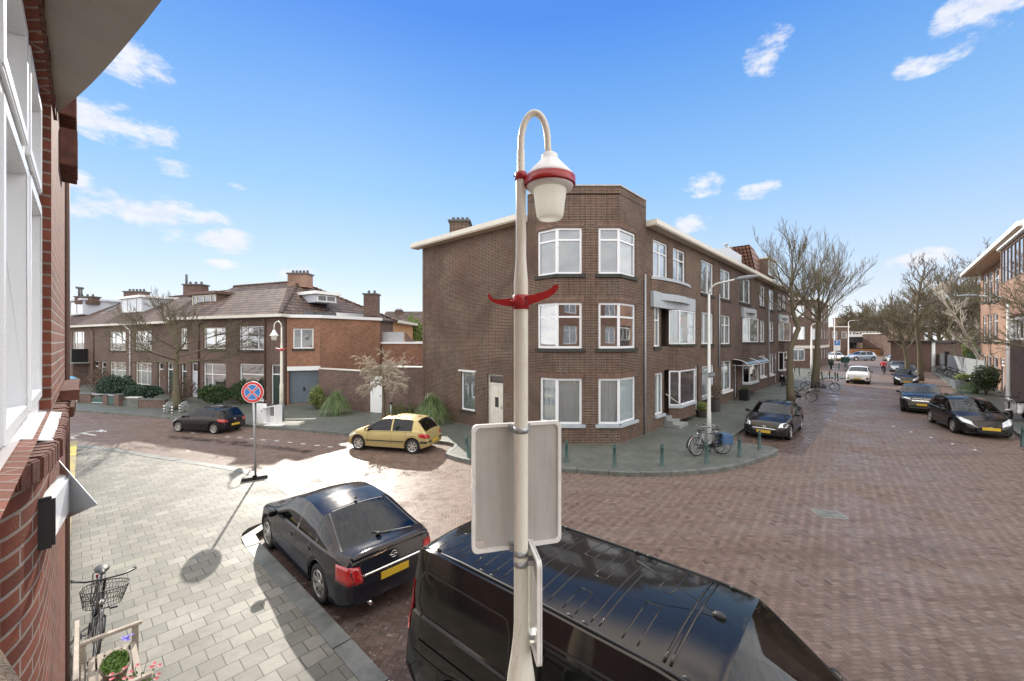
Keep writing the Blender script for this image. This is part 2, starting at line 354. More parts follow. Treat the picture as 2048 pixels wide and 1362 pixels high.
def glassmat(name, tint=(.9, .95, .95), dark=0.0, spec=1.0, ripple=0.0, ior=1.75):
    """thin window glass: lets the room show and mirrors the street"""
    t = NT(name); n = t.n; t.n.remove(t.b)
    tr = t.node('BsdfTransparent'); tr.inputs[0].default_value = rgb(tint); gl = t.node('BsdfGlossy'); gl.inputs[0].default_value = (.95, .97, 1, 1); gl.inputs['Roughness'].default_value = .015
    if ripple:
        bp = t.node('Bump'); bp.inputs['Strength'].default_value = ripple; bp.inputs['Distance'].default_value = .02
        t.l.new(t.noise(t.pos(), 1.6, 1), bp.inputs['Height']); t.l.new(bp.outputs[0], gl.inputs['Normal'])
    fr = t.node('Fresnel'); fr.inputs[0].default_value = ior
    fac = t.math('MULTIPLY_ADD', fr.outputs[0], spec, .06 + dark); fac = t.math('MINIMUM', fac, 1.0)
    mx = t.node('MixShader'); t.l.new(fac, mx.inputs[0]); t.l.new(tr.outputs[0], mx.inputs[1]); t.l.new(gl.outputs[0], mx.inputs[2])
    t.l.new(mx.outputs[0], n['Material Output'].inputs[0]); return t.m
def foliage(name, c1, c2):
    t = NT(name); w = t.noise(t.pos(), 3.5, 4); t.fin(t.ramp(w, [(.3, c1), (.7, c2)]), .55, 0, .3); return t.m
# ---------------------------------------------------------------- shared materials
A_DR = math.atan2(DR.y, DR.x); A_DP = math.atan2(DP.y, DP.x)
M_road = herring('road_clinker', (.175, .115, .088), (.235, .168, .134), (.075, .062, .052), w=.074, rot=R(-6.6), wet=.9, big=.25, rlo=.2, rhi=.7)
M_bay = herring('bay_clinker', (.12, .075, .062), (.16, .11, .09), (.06, .052, .045), w=.105, rot=R(10), wet=.5, leaf=.9, big=.5)
M_pave = tiles('light_pavers', (.165, .156, .13), (.265, .248, .205), (.045, .045, .028), .272, rot=-A_DR, gap=.014, sheen=.62, ratio=1.0)
M_pave2 = tiles('dark_pavers', (.115, .125, .105), (.15, .158, .135), (.05, .06, .05), .3, rot=-A_DR, sheen=.5, moss=(.08, .12, .08))
M_kerb = plain('kerb_concrete', (.24, .245, .23), .6, var=.25, scale=4, bump=.3)
M_kerb2 = plain('dark_kerb_concrete', (.13, .135, .12), .5, var=.35, scale=4, bump=.3)
M_brick_c = brickmat('corner_brick', (.042, .023, .017), (.092, .046, .031), (.43, .36, .285), squash=.5, stain=.5, ms=.0175, patch=.5, dirt=(.55, .5, .45), rh=.066)
M_brick_r = brickmat('row_brick', (.125, .080, .066), (.165, .105, .085), (.21, .175, .155), squash=.5, stain=.3, ms=.015)
M_brick_g = brickmat('garage_brick', (.27, .135, .085), (.33, .175, .11), (.27, .19, .14), stain=.25, ms=.012)
M_brick_w = brickmat('garden_wall_brick', (.12, .075, .062), (.18, .115, .095), (.25, .22, .19), stain=.5, ms=.014)
M_brick_n = brickmat('near_red_brick', (.115, .034, .021), (.20, .062, .038), (.26, .24, .21), bw=.22, rh=.064, ms=.016, squash=1.0, patch=.5, bump=.8, dirt=(.45, .4, .38), stain=.0)
M_brick_e = brickmat('east_brick', (.22, .12, .085), (.31, .175, .12), (.40, .33, .27), ms=.02)
M_brick_f = brickmat('far_brick', (.12, .075, .06), (.16, .10, .08), (.22, .19, .16), ms=.013)
M_sillb = brickmat('dark_sill_brick', (.035, .036, .032), (.055, .055, .048), (.11, .11, .10), bw=.055, rh=.3, ms=.012)
M_soldier = brickmat('soldier_brick', (.12, .065, .048), (.16, .09, .065), (.36, .31, .26), bw=.064, rh=.3, ms=.014)
M_white = plain('white_paint', (.80, .80, .79), .35, var=.04, scale=3)
M_pvc = plain('white_frame', (.82, .83, .84), .28, var=.02, scale=3)
M_cream = plain('cream_paint', (.66, .63, .55), .5, var=.08, scale=3)
M_greyp = plain('grey_lintel_paint', (.40, .44, .47), .55, var=.10, scale=2.5)
M_lgrey = plain('light_grey_cladding', (.52, .55, .60), .5, var=.05, scale=2)
M_dark = plain('dark_interior', (.035, .033, .032), .8)
M_room = plain('room_wall', (.30, .27, .23), .9)
M_tarroof = plain('bitumen_roof', (.10, .10, .10), .8, bump=.3)
M_pant = pantiles('grey_pantiles', (.125, .078, .056), (.25, .155, .11), glint=.66)
M_pant2 = pantiles('red_pantiles', (.12, .066, .052), (.18, .10, .075), glint=.75)
M_pant3 = pantiles('orange_pantiles', (.32, .15, .10), (.42, .20, .13), tw=.3, glint=.5)
M_glass = glassmat('window_glass', spec=1.3)
M_glass2 = glassmat('window_glass_mirror', dark=.22, spec=1.2, ripple=.05)
M_curt = plain('sheer_curtain', (.88, .90, .90), .8, var=.03, scale=1.5)
M_blind = plain('roller_blind', (.55, .56, .57), .7, var=.04)
M_zinc = plain('zinc_pipe', (.40, .41, .42), .5, metal=.2)
M_copper = plain('brown_pipe', (.13, .075, .055), .6)
M_black = plain('black_metal', (.012, .013, .014), .4)
M_metal = plain('galvanised_steel', (.42, .43, .44), .38, metal=.7)
M_steel = plain('polished_steel', (.65, .65, .66), .18, metal=1)
M_wood = plain('weathered_wood', (.36, .31, .25), .75, var=.25, scale=5, bump=.4)
M_stone = plain('door_step_stone', (.26, .27, .26), .7, var=.15)

# ---------------------------------------------------------------- ground, pavements, kerbs
g = MB(); g.quad((-900, -60, 0), (900, -60, 0), (900, 1500, 0), (-900, 1500, 0)); struct(g, 'road', M_road)
def offset_line(pts, d):
    out = []
    for i, p in enumerate(pts):
        a = pts[max(i - 1, 0)]; b = pts[min(i + 1, len(pts) - 1)]; t = (Vector((b[0], b[1], 0)) - Vector((a[0], a[1], 0))).normalized()
        out.append(Vector((p[0] - t.y * d, p[1] + t.x * d, 0)))
    return out
def smooth_line(pts, it=2):
    for _ in range(it):
        q = [pts[0]]
        for a, b in zip(pts[:-1], pts[1:]): q += [a * .75 + b * .25, a * .25 + b * .75]
        pts = q + [pts[-1]]
    return pts
def pavement(name, kerbpts, back, mat, kmat, side, kw=.16, sm=1):
    kp = smooth_line([Vector((p[0], p[1], 0)) for p in kerbpts], sm)
    inn = offset_line(kp, side * kw)
    m = MB(); m.prism([*inn, *back], -.1, PAVE, bottom=False); struct(m, name, mat)
    k = MB()
    Lk = [0]
    for a, b in zip(kp[:-1], kp[1:]): Lk.append(Lk[-1] + (b - a).length)
    def at(pl, d):
        for j in range(len(pl) - 1):
            if d <= Lk[j + 1]: return pl[j].lerp(pl[j + 1], (d - Lk[j]) / max(Lk[j + 1] - Lk[j], 1e-6))
        return pl[-1]
    step = .5; ns = int(Lk[-1] / step); rk = random.Random(5)
    for i in range(ns):
        d0, d1 = i * step + (.008 if i % 2 == 0 else 0), (i + 1) * step - (.008 if i % 2 else 0)
        if i % 2 == 0: dz = rk.uniform(-.004, .004)
        a, b, c, d = at(kp, d0), at(kp, d1), at(inn, d1), at(inn, d0); z = PAVE + .008 + dz
        k.quad((a.x, a.y, z), (b.x, b.y, z), (c.x, c.y, z), (d.x, d.y, z)); k.quad((a.x, a.y, -.05), (b.x, b.y, -.05), (b.x, b.y, z), (a.x, a.y, z))
        k.quad((d.x, d.y, 0), (c.x, c.y, 0), (c.x, c.y, z), (d.x, d.y, z))
    struct(k, 'kerb', kmat)
    return kp
NK = [PV(x, y) for x, y in ((163, 889), (250, 900), (340, 915), (430, 928), (514, 943), (565, 964), (600, 988), (613, 1008), (600, 1028), (565, 1045), (532, 1052), (512, 1060), (510, 1074), (526, 1092), (590, 1158), (664, 1237), (790, 1372))]
NK.append(NK[-1] - DP * 9)
NP = Vector((DP.y, -DP.x, 0)) * 1  # outward normal of the near facade, towards the street
if NP.dot(Vector((1, 1, 0))) < 0: NP = -NP
pavement('near_pavement', NK, [NP * -.35 - DP * 6, NP * -.35 + DP * 22.8], M_pave, M_kerb2, -1, kw=.26)
CK = [PV(x, y) for x, y in ((-400, 800), (20, 811), (130, 818), (346, 834), (510, 851), (640, 861), (696, 867), (800, 875), (877, 881), (912, 886), (905, 896), (885, 905), (905, 913), (960, 925), (1040, 933), (1125, 937), (1240, 946), (1330, 946), (1440, 939), (1500, 924), (1562, 902), (1550, 894), (1505, 889), (1466, 884), (1462, 874), (1478, 864), (1606, 774), (1634, 758), (1660, 754), (1688, 757), (1692, 752), (1650, 748))]
pavement('corner_pavement', CK, [Vector((46, 62, 0)), Vector((20, 62, 0)), Vector((-120, 80, 0))], M_pave2, M_kerb2, 1, sm=1)
r0 = PV(2039, 869)
RK = [r0 - DR * 14, r0, r0 + DR * 20, r0 + DR * 40, r0 + DR * 62]
RBW = G(2005, 783, PAVE)  # a point at the foot of the eastern facade
pavement('east_pavement', RK, [r0 + DR * 62 + Vector((30, -25, 0)), r0 - DR * 14 + Vector((30, -25, 0))], M_pave2, M_kerb2, -1, sm=0)
bay = MB(); bp = [PV(1466, 884), PV(1478, 864), PV(1606, 774), PV(1634, 758), PV(1685, 760)]; o2 = bp[0] + Vector((1.72, -1.6, 0))
for p in (bp): p.z = 0
q = [bp[0], bp[1], bp[2], bp[3], Vector((bp[4].x, bp[4].y, 0)), o2 + DR * 13, o2]
bay.poly([(p.x, p.y, .004) for p in [q[0], q[6], q[5], q[4], q[3], q[2], q[1]]]); struct(bay, 'parking_bay', M_bay)
nb = MB(); e = PV(522, 1088); f = PV(790, 1372) - DP * 9; oo = NP * 2.05
nb.poly([(p.x, p.y, .004) for p in (e + DP * .3, f, f + oo, e + DP * .3 + oo)]); struct(nb, 'near_parking_bay', M_bay)
# white dots of the bay marking and a turning circle of the cycle marking
# ---------------------------------------------------------------- facade tools
class Fac:
    """a vertical wall plane: A = left foot seen from outside, d = direction to the right"""
    def __init__(s, A, B):
        s.A = Vector((A[0], A[1], 0)); v = Vector((B[0], B[1], 0)) - s.A; s.L = v.length; s.d = v.normalized(); s.n = Vector((s.d.y, -s.d.x, 0))  # outward
    def P(s, t, out, z): q = s.A + s.d * t + s.n * out; return Vector((q.x, q.y, z))
    def t(s, px):
        u = (px - 1024) / FX; return (u * s.A.y - s.A.x) / (s.d.x - u * s.d.y)
    def z(s, px, py): q = s.A + s.d * s.t(px); return H + (681 - py) / FX * q.y
    def off(s, o): return Fac(s.A + s.n * o, s.A + s.d * s.L + s.n * o)
    def box(s, m, t0, t1, o0, o1, z0, z1):
        m.obox(s.P(t0, o0, z0), s.d * (t1 - t0), s.n * (o1 - o0), Vector((0, 0, z1 - z0)))
    def wall(s, m, t0, t1, z0, z1, ops=(), thick=.22):
        ts = sorted({t0, t1, *[min(max(v, t0), t1) for o in ops for v in o[:2]]}); zs = sorted({z0, z1, *[min(max(v, z0), z1) for o in ops for v in o[2:4]]})
        for a, b in zip(ts[:-1], ts[1:]):
            for c, d in zip(zs[:-1], zs[1:]):
                mt, mz = (a + b) / 2, (c + d) / 2
                if any(o[0] < mt < o[1] and o[2] < mz < o[3] for o in ops): continue
                m.quad(s.P(a, 0, c), s.P(b, 0, c), s.P(b, 0, d), s.P(a, 0, d)); m.quad(s.P(b, -thick, c), s.P(a, -thick, c), s.P(a, -thick, d), s.P(b, -thick, d))
        for o in ops:
            a, b, c, d = max(o[0], t0), min(o[1], t1), max(o[2], z0), min(o[3], z1)
            if b - a < .01 or d - c < .01: continue
            if a > t0 + .001: m.quad(s.P(a, 0, c), s.P(a, 0, d), s.P(a, -thick, d), s.P(a, -thick, c))
            if b < t1 - .001: m.quad(s.P(b, 0, d), s.P(b, 0, c), s.P(b, -thick, c), s.P(b, -thick, d))
            m.quad(s.P(a, 0, d), s.P(b, 0, d), s.P(b, -thick, d), s.P(a, -thick, d)); m.quad(s.P(b, 0, c), s.P(a, 0, c), s.P(a, -thick, c), s.P(b, -thick, c))
    def rect(s, x0, x1, y0, y1):
        """photo rectangle -> (t0, t1, z0, z1) on this wall"""
        xm = (x0 + x1) / 2; return (s.t(x0), s.t(x1), s.z(xm, y1), s.z(xm, y0))
def window(F, r, par, name='window', mull=(), trans=None, fw=.075, dep=.09, fmat=None, gmat=None, curtain=None, sill=None, ends=(1, 1), small=(), label=None):
    """frame > pane, curtain; mull = vertical bars as fractions, trans = height fraction of the crossbar"""
    t0, t1, z0, z1 = r; m = MB(); o0, o1 = -dep - .06, -dep + .02; w, h = t1 - t0, z1 - z0; fmat = fmat or M_pvc
    F.box(m, t0, t1, o0, o1, z0, z0 + fw); F.box(m, t0, t1, o0, o1, z1 - fw, z1)
    if ends[0]: F.box(m, t0, t0 + fw, o0, o1, z0 + fw, z1 - fw)
    if ends[1]: F.box(m, t1 - fw, t1, o0, o1, z0 + fw, z1 - fw)
    xs = [t0 + w * q for q in mull]
    for q in xs: F.box(m, q - fw * .5, q + fw * .5, o0, o1 - .002, z0 + fw, z1 - fw)
    if trans:
        ed = [t0 + (fw if ends[0] else 0)] + xs + [t1 - (fw if ends[1] else 0)]
        for i in range(len(ed) - 1):
            if trans and (not small or i in small):
                a = ed[i] + (fw * .5 if i else 0); b = ed[i + 1] - (fw * .5 if i < len(ed) - 2 else 0); zt = z0 + h * trans; F.box(m, a, b, o0, o1 - .004, zt - fw * .4, zt + fw * .4)
    fr = m.build(name, fmat, par)
    if label: fr['label'] = label
    p = MB(); k = -dep - .02; p.quad(F.P(t0, k, z0), F.P(t1, k, z0), F.P(t1, k, z1), F.P(t0, k, z1)); p.build('pane', gmat or M_glass, fr)
    if curtain:
        c = MB(); kind, lo, hi = curtain; a, b = t0 + .02, t1 - .02; zl, zh = z0 + h * lo, z0 + h * hi; kk = -dep - .09
        if kind == 'curtain':
            n = max(6, int((b - a) / .035)); vs = []
            for i in range(n + 1):
                u = a + (b - a) * i / n; oo = kk - .022 * math.sin(i * 1.35) - .014 * math.sin(i * .6 + z0)
                vs += [F.P(u, oo, zl), F.P(u, oo, zh)]
            c.add(vs, [(2 * i, 2 * i + 2, 2 * i + 3, 2 * i + 1) for i in range(n)], True); c.build('curtain', M_curt, fr)
        else:
            c.quad(F.P(a, kk, zl), F.P(b, kk, zl), F.P(b, kk, zh), F.P(a, kk, zh)); c.build('blind', M_blind if kind == 'blind' else M_room, fr)
    if sill:
        s_ = MB(); sm, sh, so_ = sill; F.box(s_, t0 - .06, t1 + .06, -dep - .02, so_, z0 - sh, z0 - .002); s_.build('sill', sm, fr)
    return fr
def door(F, r, par, leafmat, transom=.0, fmat=None, dep=.12, panels=0, fw=.07, glaze=False):
    t0, t1, z0, z1 = r; fmat = fmat or M_white; m = MB(); o0, o1 = -dep - .07, -dep + .01
    F.box(m, t0, t0 + fw, o0, o1, z0, z1); F.box(m, t1 - fw, t1, o0, o1, z0, z1); F.box(m, t0 + fw, t1 - fw, o0, o1, z1 - fw, z1)
    zt = z1 - fw
    if transom: zt = z1 - (z1 - z0) * transom; F.box(m, t0 + fw, t1 - fw, o0, o1, zt - fw * .5, zt + fw * .5)
    f = m.build('door_frame', fmat, par)
    if transom: p = MB(); p.quad(F.P(t0, -dep - .03, zt), F.P(t1, -dep - .03, zt), F.P(t1, -dep - .03, z1), F.P(t0, -dep - .03, z1)); p.build('pane', M_glass, f)
    l = MB(); a, b, top = t0 + fw, t1 - fw, zt - fw * .5; F.box(l, a, b, -dep - .06, -dep - .02, z0 + .01, top)
    w = b - a
    for i in range(panels):
        u0 = a + w * (i + .14) / max(panels, 1); u1 = a + w * (i + .86) / max(panels, 1); F.box(l, u0, u1, -dep - .02, -dep - .008, z0 + .25, top - .2)
    dd = l.build('door', leafmat, par)
    if glaze: gq = MB(); F.box(gq, a + w * .38, a + w * .62, -dep - .019, -dep - .002, z0 + (top - z0) * .5, z0 + (top - z0) * .72); gq.build('door_window', M_dark, dd)
    h = MB(); h.tube([F.P(b - .12, -dep + .03, z0 + 1.0), F.P(b - .12, -dep + .03, z0 + 1.16)], .014, 6); h.tube([F.P(b - .12, -dep - .02, z0 + 1.08), F.P(b - .12, -dep + .03, z0 + 1.08)], .01, 6); h.build('handle', M_metal, dd)
def pipe(pts, r, par, mat, name='downpipe'): m = MB(); m.tube(pts, r, 8); return m.build(name, mat, par)
# ---------------------------------------------------------------- the corner block
YF = (H - PAVE) * FX / 206
C1 = Vector(((1113 - 1024) / FX * YF, YF, 0)); C2 = Vector(((1240 - 1024) / FX * YF, YF, 0))
FR = Fac(C2, C2 + DR * 40); 
_t = Fac(C1 + DL * 20, C1); tL = _t.t(845); LA = _t.P(tL, 0, 0)
FL = Fac(LA, C1); FF = Fac(C1, C2)
zE = 9.45; zP = H + 309 / FX * YF; Z0 = -.05
t12 = FR.t(1436); t23 = FR.t(1536); tEnd = FR.t(1577)
corner = root('corner_building', (C1.x, C1.y, 0), 'dark brick corner building with a flat parapet and white corner windows on three floors', 'building')
def zf(y): return H + (681 - y) / FX * YF
fl = [(zf(548), zf(455)), (zf(697), zf(605)), (zf(849), zf(757))]
bay = []  # openings round the corner
tw = FL.t(1055); rw = FR.t(1292)
opsL = [(FL.t(1075 if i < 2 else 1080), FL.L + 1, a, b) for i, (a, b) in enumerate(fl)]
w1, w2 = (1164 - 1113) / FX * YF, (1197 - 1113) / FX * YF
opsF = [(-1, w1, a, b) for a, b in fl] + [(w2, 9, a, b) for a, b in fl]
opsR = [(-1, FR.t(1271), a, b) for a, b in fl]
smallw = FL.rect(922, 950, 743, 821); dr = FL.rect(974, 1006, 749, 862); dr = (dr[0], dr[1], PAVE + .02, dr[3])
m = MB()
FL.wall(m, 0, tw, Z0, zE, [smallw, dr]); FL.wall(m, tw, FL.L, Z0, zP, opsL); FF.wall(m, 0, FF.L, Z0, zP, opsF)
R2 = [(1306, 1336, 483, 556), (1346, 1371, 499, 566), (1402, 1427, 523, 588)]
R1 = [(1308, 1321, 613, 693), (1403, 1427, 625, 688)]
R0 = [(1310, 1327, 746, 829), (1404, 1428, 731, 792)]
q2 = [FR.rect(*r) for r in R2]; q1 = [FR.rect(*r) for r in R1]; q0 = [FR.rect(*r) for r in R0]
b0, b1 = FR.t(1338), FR.t(1379)
rec1 = (FR.t(1322), b0 + .15, q1[0][2], q1[0][3]); rec0 = (FR.t(1328), b0 + .2, .55, q0[0][3] + .1)
drr = FR.rect(1384, 1397, 732, 816); drr = (drr[0], drr[1], PAVE + .02, drr[3])
bayhole = (b0 + .2, b1 - .1, 0.9, q1[0][3])
FR.wall(m, 0, rw, Z0, zP, opsR); FR.wall(m, rw, t12, Z0, zE, q2 + q1 + q0 + [rec1, rec0, drr, bayhole])
back = C2 + DR * t12 + DL * FL.L
for a, b in ((C2 + DR * t12, back), (back, LA)): f_ = Fac(a, b); f_.wall(m, 0, f_.L, Z0, zE)
k_ = LA + DR * 2.5 - DL * 0; pi = [FL.P(tw, 0, 0), C1, C2, FR.P(rw, 0, 0), FR.P(rw, -2.8, 0), FL.P(tw, -2.8, 0)]
for a, b in zip(pi[3:] , pi[4:] + pi[:1]): f_ = Fac(a, b); f_.wall(m, 0, f_.L, zE, zP)
m.build('brick_wall', M_brick_c, corner)
# fresher brick high on the parapet, a soldier course over each window band
m = MB(); m.prism([(p.x, p.y) for p in pi], zP - .35, zP - .3); m.prism([LA, FL.P(tw, 0, 0), FL.P(tw, -2.8, 0), FR.P(rw, -2.8, 0), FR.P(rw, 0, 0), FR.P(t12, 0, 0), back], zE - .02, zE + .06); m.build('flat_roof', M_tarroof, corner)
m = MB()
for F_, a, b in ((FL, tw, FL.L), (FF, 0, FF.L), (FR, 0, rw)): F_.box(m, a - .0, b + .03, -.2, .035, zP, zP + .06)
m.build('parapet_cap', M_zinc, corner)
m = MB()
for F_, a, b, oo in ((FL, -.45, tw + .0, .5), (FR, rw, t12, .5)):
    F_.box(m, a, b, -.02, oo, zE + .02, zE + .24)
m.build('eave_fascia', M_cream, corner)
m = MB()
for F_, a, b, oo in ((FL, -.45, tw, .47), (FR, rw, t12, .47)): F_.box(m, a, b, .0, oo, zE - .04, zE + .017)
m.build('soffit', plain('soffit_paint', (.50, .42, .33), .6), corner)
mS = MB(); mK = MB(); mG = MB()
for i, (a, b) in enumerate(fl):
    for F_, x0, x1 in ((FL, opsL[i][0] - .08, FL.L + .012), (FF, -.012, w1 + .08), (FF, w2 - .08, FF.L + .012), (FR, -.012, opsR[i][1] + .08)):
        F_.box(mS, x0, x1, -.02, .012, b + .002, b + .22)
        if i < 2: F_.box(mK, x0 - .05, x1 + .05, -.1, .07, a - .14, a)
        else: F_.box(mG, x0 - .05, x1 + .05, -.1, .10, a - .12, a)
mS.build('soldier_course', M_soldier, corner); mK.build('brick_sill', M_sillb, corner); mG.build('stone_sill', M_greyp, corner)
for i, (a, b) in enumerate(fl):
    cu = [None, None, ('curtain', 0, 1)][i]; gm = [M_glass, M_glass2, M_glass][i]; tr = [.74, .69, None][i]
    if i == 0: cu = ('blind', .0, 1)
    if i == 1: cu = ('room', .0, .5)
    window(FL, opsL[i][:1] + (FL.L,) + (a, b), corner, mull=(), trans=tr, ends=(1, 1), fw=.09, dep=.07, curtain=cu, gmat=gm)
    window(FF, (0, w1, a, b), corner, trans=tr, fw=.09, dep=.07, curtain=cu, gmat=gm)
    window(FF, (w2, FF.L, a, b), corner, trans=tr, fw=.09, dep=.07, curtain=cu, gmat=gm)
    window(FR, (0, opsR[i][1], a, b), corner, trans=tr, fw=.09, dep=.07, curtain=cu, gmat=gm)
window(FL, smallw, corner, fw=.06, dep=.1, gmat=M_glass2, curtain=('blind', .0, 1))
m = MB(); FL.box(m, smallw[0] - .1, smallw[1] + .1, -.02, .1, smallw[3], smallw[3] + .07); m.build('window_hood', M_white, corner)
m = MB(); FL.box(m, smallw[0] - .05, smallw[1] + .05, -.1, .06, smallw[2] - .1, smallw[2] - .002); m.build('brick_sill', M_sillb, corner)
door(FL, dr, corner, M_cream, transom=.17, fmat=M_cream, panels=3, glaze=True)
# house number beside the door
def text(s, F_, t, o, z, size, mat, par, name='lettering', ext=.004):
    cu = bpy.data.curves.new(name, 'FONT'); cu.body = s; cu.size = size; cu.extrude = ext; cu.align_x = 'CENTER'; cu.align_y = 'CENTER'
    ob = bpy.data.objects.new(name, cu); col.objects.link(ob); dg = bpy.context.evaluated_depsgraph_get(); me = bpy.data.meshes.new_from_object(ob.evaluated_get(dg)); bpy.data.objects.remove(ob)
    d = F_.d; up = Vector((0, 0, 1)); nn = F_.n; p0 = F_.P(t, o, z) - OFF.get(par.name, Vector((0, 0, 0)))
    for v in me.vertices: c = v.co.copy(); v.co = p0 + d * c.x + up * c.y + nn * c.z
    me.materials.clear(); me.materials.append(mat); me.name = name
    r = bpy.data.objects.new(name, me); col.objects.link(r); reg(r, par); OFF[r.name] = OFF.get(par.name, Vector((0, 0, 0))); return r
text('35', FL, FL.t(968), .005, FL.z(968, 778), .17, M_black, corner, 'house_number')
# right face windows
for r in q2[:2]: window(FR, r, corner, mull=(.5,), trans=.68, curtain=('room', 0, 1), gmat=M_glass2)
window(FR, q2[2], corner, mull=(.6,), curtain=('blind', 0, 1), gmat=M_glass2)
window(FR, q1[0], corner, trans=.66, curtain=('curtain', 0, 1)); window(FR, q1[1], corner, mull=(.3, .75), curtain=('curtain', 0, 1))
window(FR, q0[0], corner, mull=(.5,), curtain=('curtain', 0, 1)); window(FR, q0[1], corner, mull=(.7,), curtain=('curtain', 0, 1))
m = MB()
for r in q2[2:] + q1: FR.box(m, r[0] - .06, r[1] + .06, -.08, .07, r[2] - .16, r[2] - .003)
m.build('brick_sill', M_sillb, corner)
m = MB()
for r in q0: FR.box(m, r[0] - .06, r[1] + .06, -.08, .10, r[2] - .12, r[2] - .003)
m.build('stone_sill', M_greyp, corner)
def bayset(F_, a, b, zl, zh, levels, par, oo=.42, bm=M_brick_c, panel=None):
    """canted bay: brick faces with a window in each level"""
    cw = oo * .8; P0, P1, P2, P3 = F_.P(a, 0, 0), F_.P(a + cw, oo, 0), F_.P(b - cw, oo, 0), F_.P(b, 0, 0)
    m = MB(); fs = [Fac(P0, P1), Fac(P1, P2), Fac(P2, P3)]
    for f_ in fs: f_.wall(m, 0, f_.L, zl, zh, [(.0, f_.L, c, d) for c, d in levels], thick=.12)
    m.poly([P0 + Vector((0, 0, zl)), P3 + Vector((0, 0, zl)), P2 + Vector((0, 0, zl)), P1 + Vector((0, 0, zl))]); m.poly([P0 + Vector((0, 0, zh)), P1 + Vector((0, 0, zh)), P2 + Vector((0, 0, zh)), P3 + Vector((0, 0, zh))])
    m.build('bay_wall', bm, par)
    for j, (c, d) in enumerate(levels):
        for f_ in fs: window(f_, (0.0, f_.L, c, d), par, name='bay_window', fw=.065, dep=.03, curtain=('curtain', 0, 1) if j % 2 else None)
        s_ = MB(); e = [F_.P(a - .04, 0, 0), F_.P(a + cw - .03, oo + .07, 0), F_.P(b - cw + .03, oo + .07, 0), F_.P(b + .04, 0, 0)]; s_.prism(e, c - .12, c - .004); s_.build('stone_sill', M_greyp if j == 0 else M_sillb, par)
    return fs
def lintel(F_, a, b, z0, z1, par, oo=.16):
    m = MB(); n = 12; F_.box(m, a, b, -.02, oo, z0, z1)
    zz = (z0 + z1) / 2
    pts = [F_.P(a + (b - a) * (.14 + .72 * i / n), oo + .26 * math.sin(math.pi * i / n), 0) for i in range(n + 1)]; m.prism(pts, zz, z1 - .04)
    m.build('concrete_lintel', M_greyp, par)
levB = [(FR.z(1355, 806), FR.z(1355, 739)), (FR.z(1355, 688), FR.z(1355, 622))]
bayset(FR, b0, b1, .35, levB[1][1] + .02, levB, corner)
lintel(FR, FR.t(1301), FR.t(1385), levB[1][1] + .02, FR.z(1340, 590), corner)
m = MB(); n = 12; a, b = FR.t(1302), FR.t(1381); zz = q2[0][2] - .02
m.prism([FR.P(a + (b - a) * i / n, .03 + .34 * math.sin(math.pi * i / n) ** .7, 0) for i in range(n + 1)] , zz - .13, zz); m.build('curved_sill', M_greyp, corner)
m = MB(); m.prism([FR.P(a + (b - a) * i / n, .012 + .30 * math.sin(math.pi * i / n) ** .7, 0) for i in range(n + 1)], FR.z(1340, 590), zz - .132); m.build('bowed_brickwork', M_brick_c, corner)
# recessed porch with steps and inner doors
m = MB()
for r in (rec1, rec0):
    FR.box(m, r[0] - .15, r[1] + .2, -1.25, -1.2, r[2] - .1, r[3] + .1); FR.box(m, r[0] - .12, r[0] - .06, -1.2, -.23, r[2] - .1, r[3] + .1); FR.box(m, r[1] + .2, r[1] + .26, -1.2, -.23, r[2] - .1, r[3] + .1); FR.box(m, r[0] - .1, r[1] + .2, -1.2, -.23, r[2] - .1, r[2] - .0)
m.build('porch_wall', M_brick_c, corner)
m = MB(); FR.box(m, rec1[0] + .45, rec1[0] + .52, -.3, -.22, rec1[2], rec1[3]); m.build('porch_post', M_cream, corner)
m = MB(); FR.box(m, rec0[0], rec0[1] + .3, -.2, .75, -.05, .28); FR.box(m, rec0[0], rec0[1] + .1, -.2, .42, .28, .44); FR.box(m, rec0[0], rec0[1], -.2, .12, .44, .60); m.build('entrance_steps', M_stone, corner)
m = MB(); m.tube([FR.P(rec0[0] + .1, .05, 1.7), FR.P(rec0[1] + .1, .5, 1.1)], .02, 6); m.build('hand_rail', M_cream, corner)
door(FR, drr, corner, M_black, transom=.2, panels=1)
for px in (1288,): tt = FR.t(px); pipe([FR.P(tt, .06, FR.z(px, 549)), FR.P(tt, .06, PAVE)], .045, corner, M_zinc)
# chimney on the left wing and vents
def chimney(x0, x1, ytop, ybot, Y, mat, par=None, pots=3, name='chimney', dz=.9, cap=M_tarroof, ref=None):
    X0, X1 = (x0 - 1024) / FX * Y, (x1 - 1024) / FX * Y; zt, zb = H + (681 - ytop) / FX * Y, H + (681 - ybot) / FX * Y
    m = MB(); m.box(X0, X1, Y, Y + dz, zb, zt); c = m.build(name, mat, par); m = MB(); m.box(X0 - .08, X1 + .08, Y - .08, Y + dz + .08, zt, zt + .1); m.build('chimney_cap', cap, c)
    m = MB()
    for i in range(pots):
        x = X0 + (X1 - X0) * (i + .6) / (pots + .2); m.lathe([(.09, zt + .1), (.1, zt + .32), (.07, zt + .36)], (x, Y + dz / 2, 0), sides=8)
    if pots: m.build('chimney_pot', M_tarroof, c)
    return c
chimney(899, 938, 443, 475, 22.4, M_brick_c, corner, pots=4)

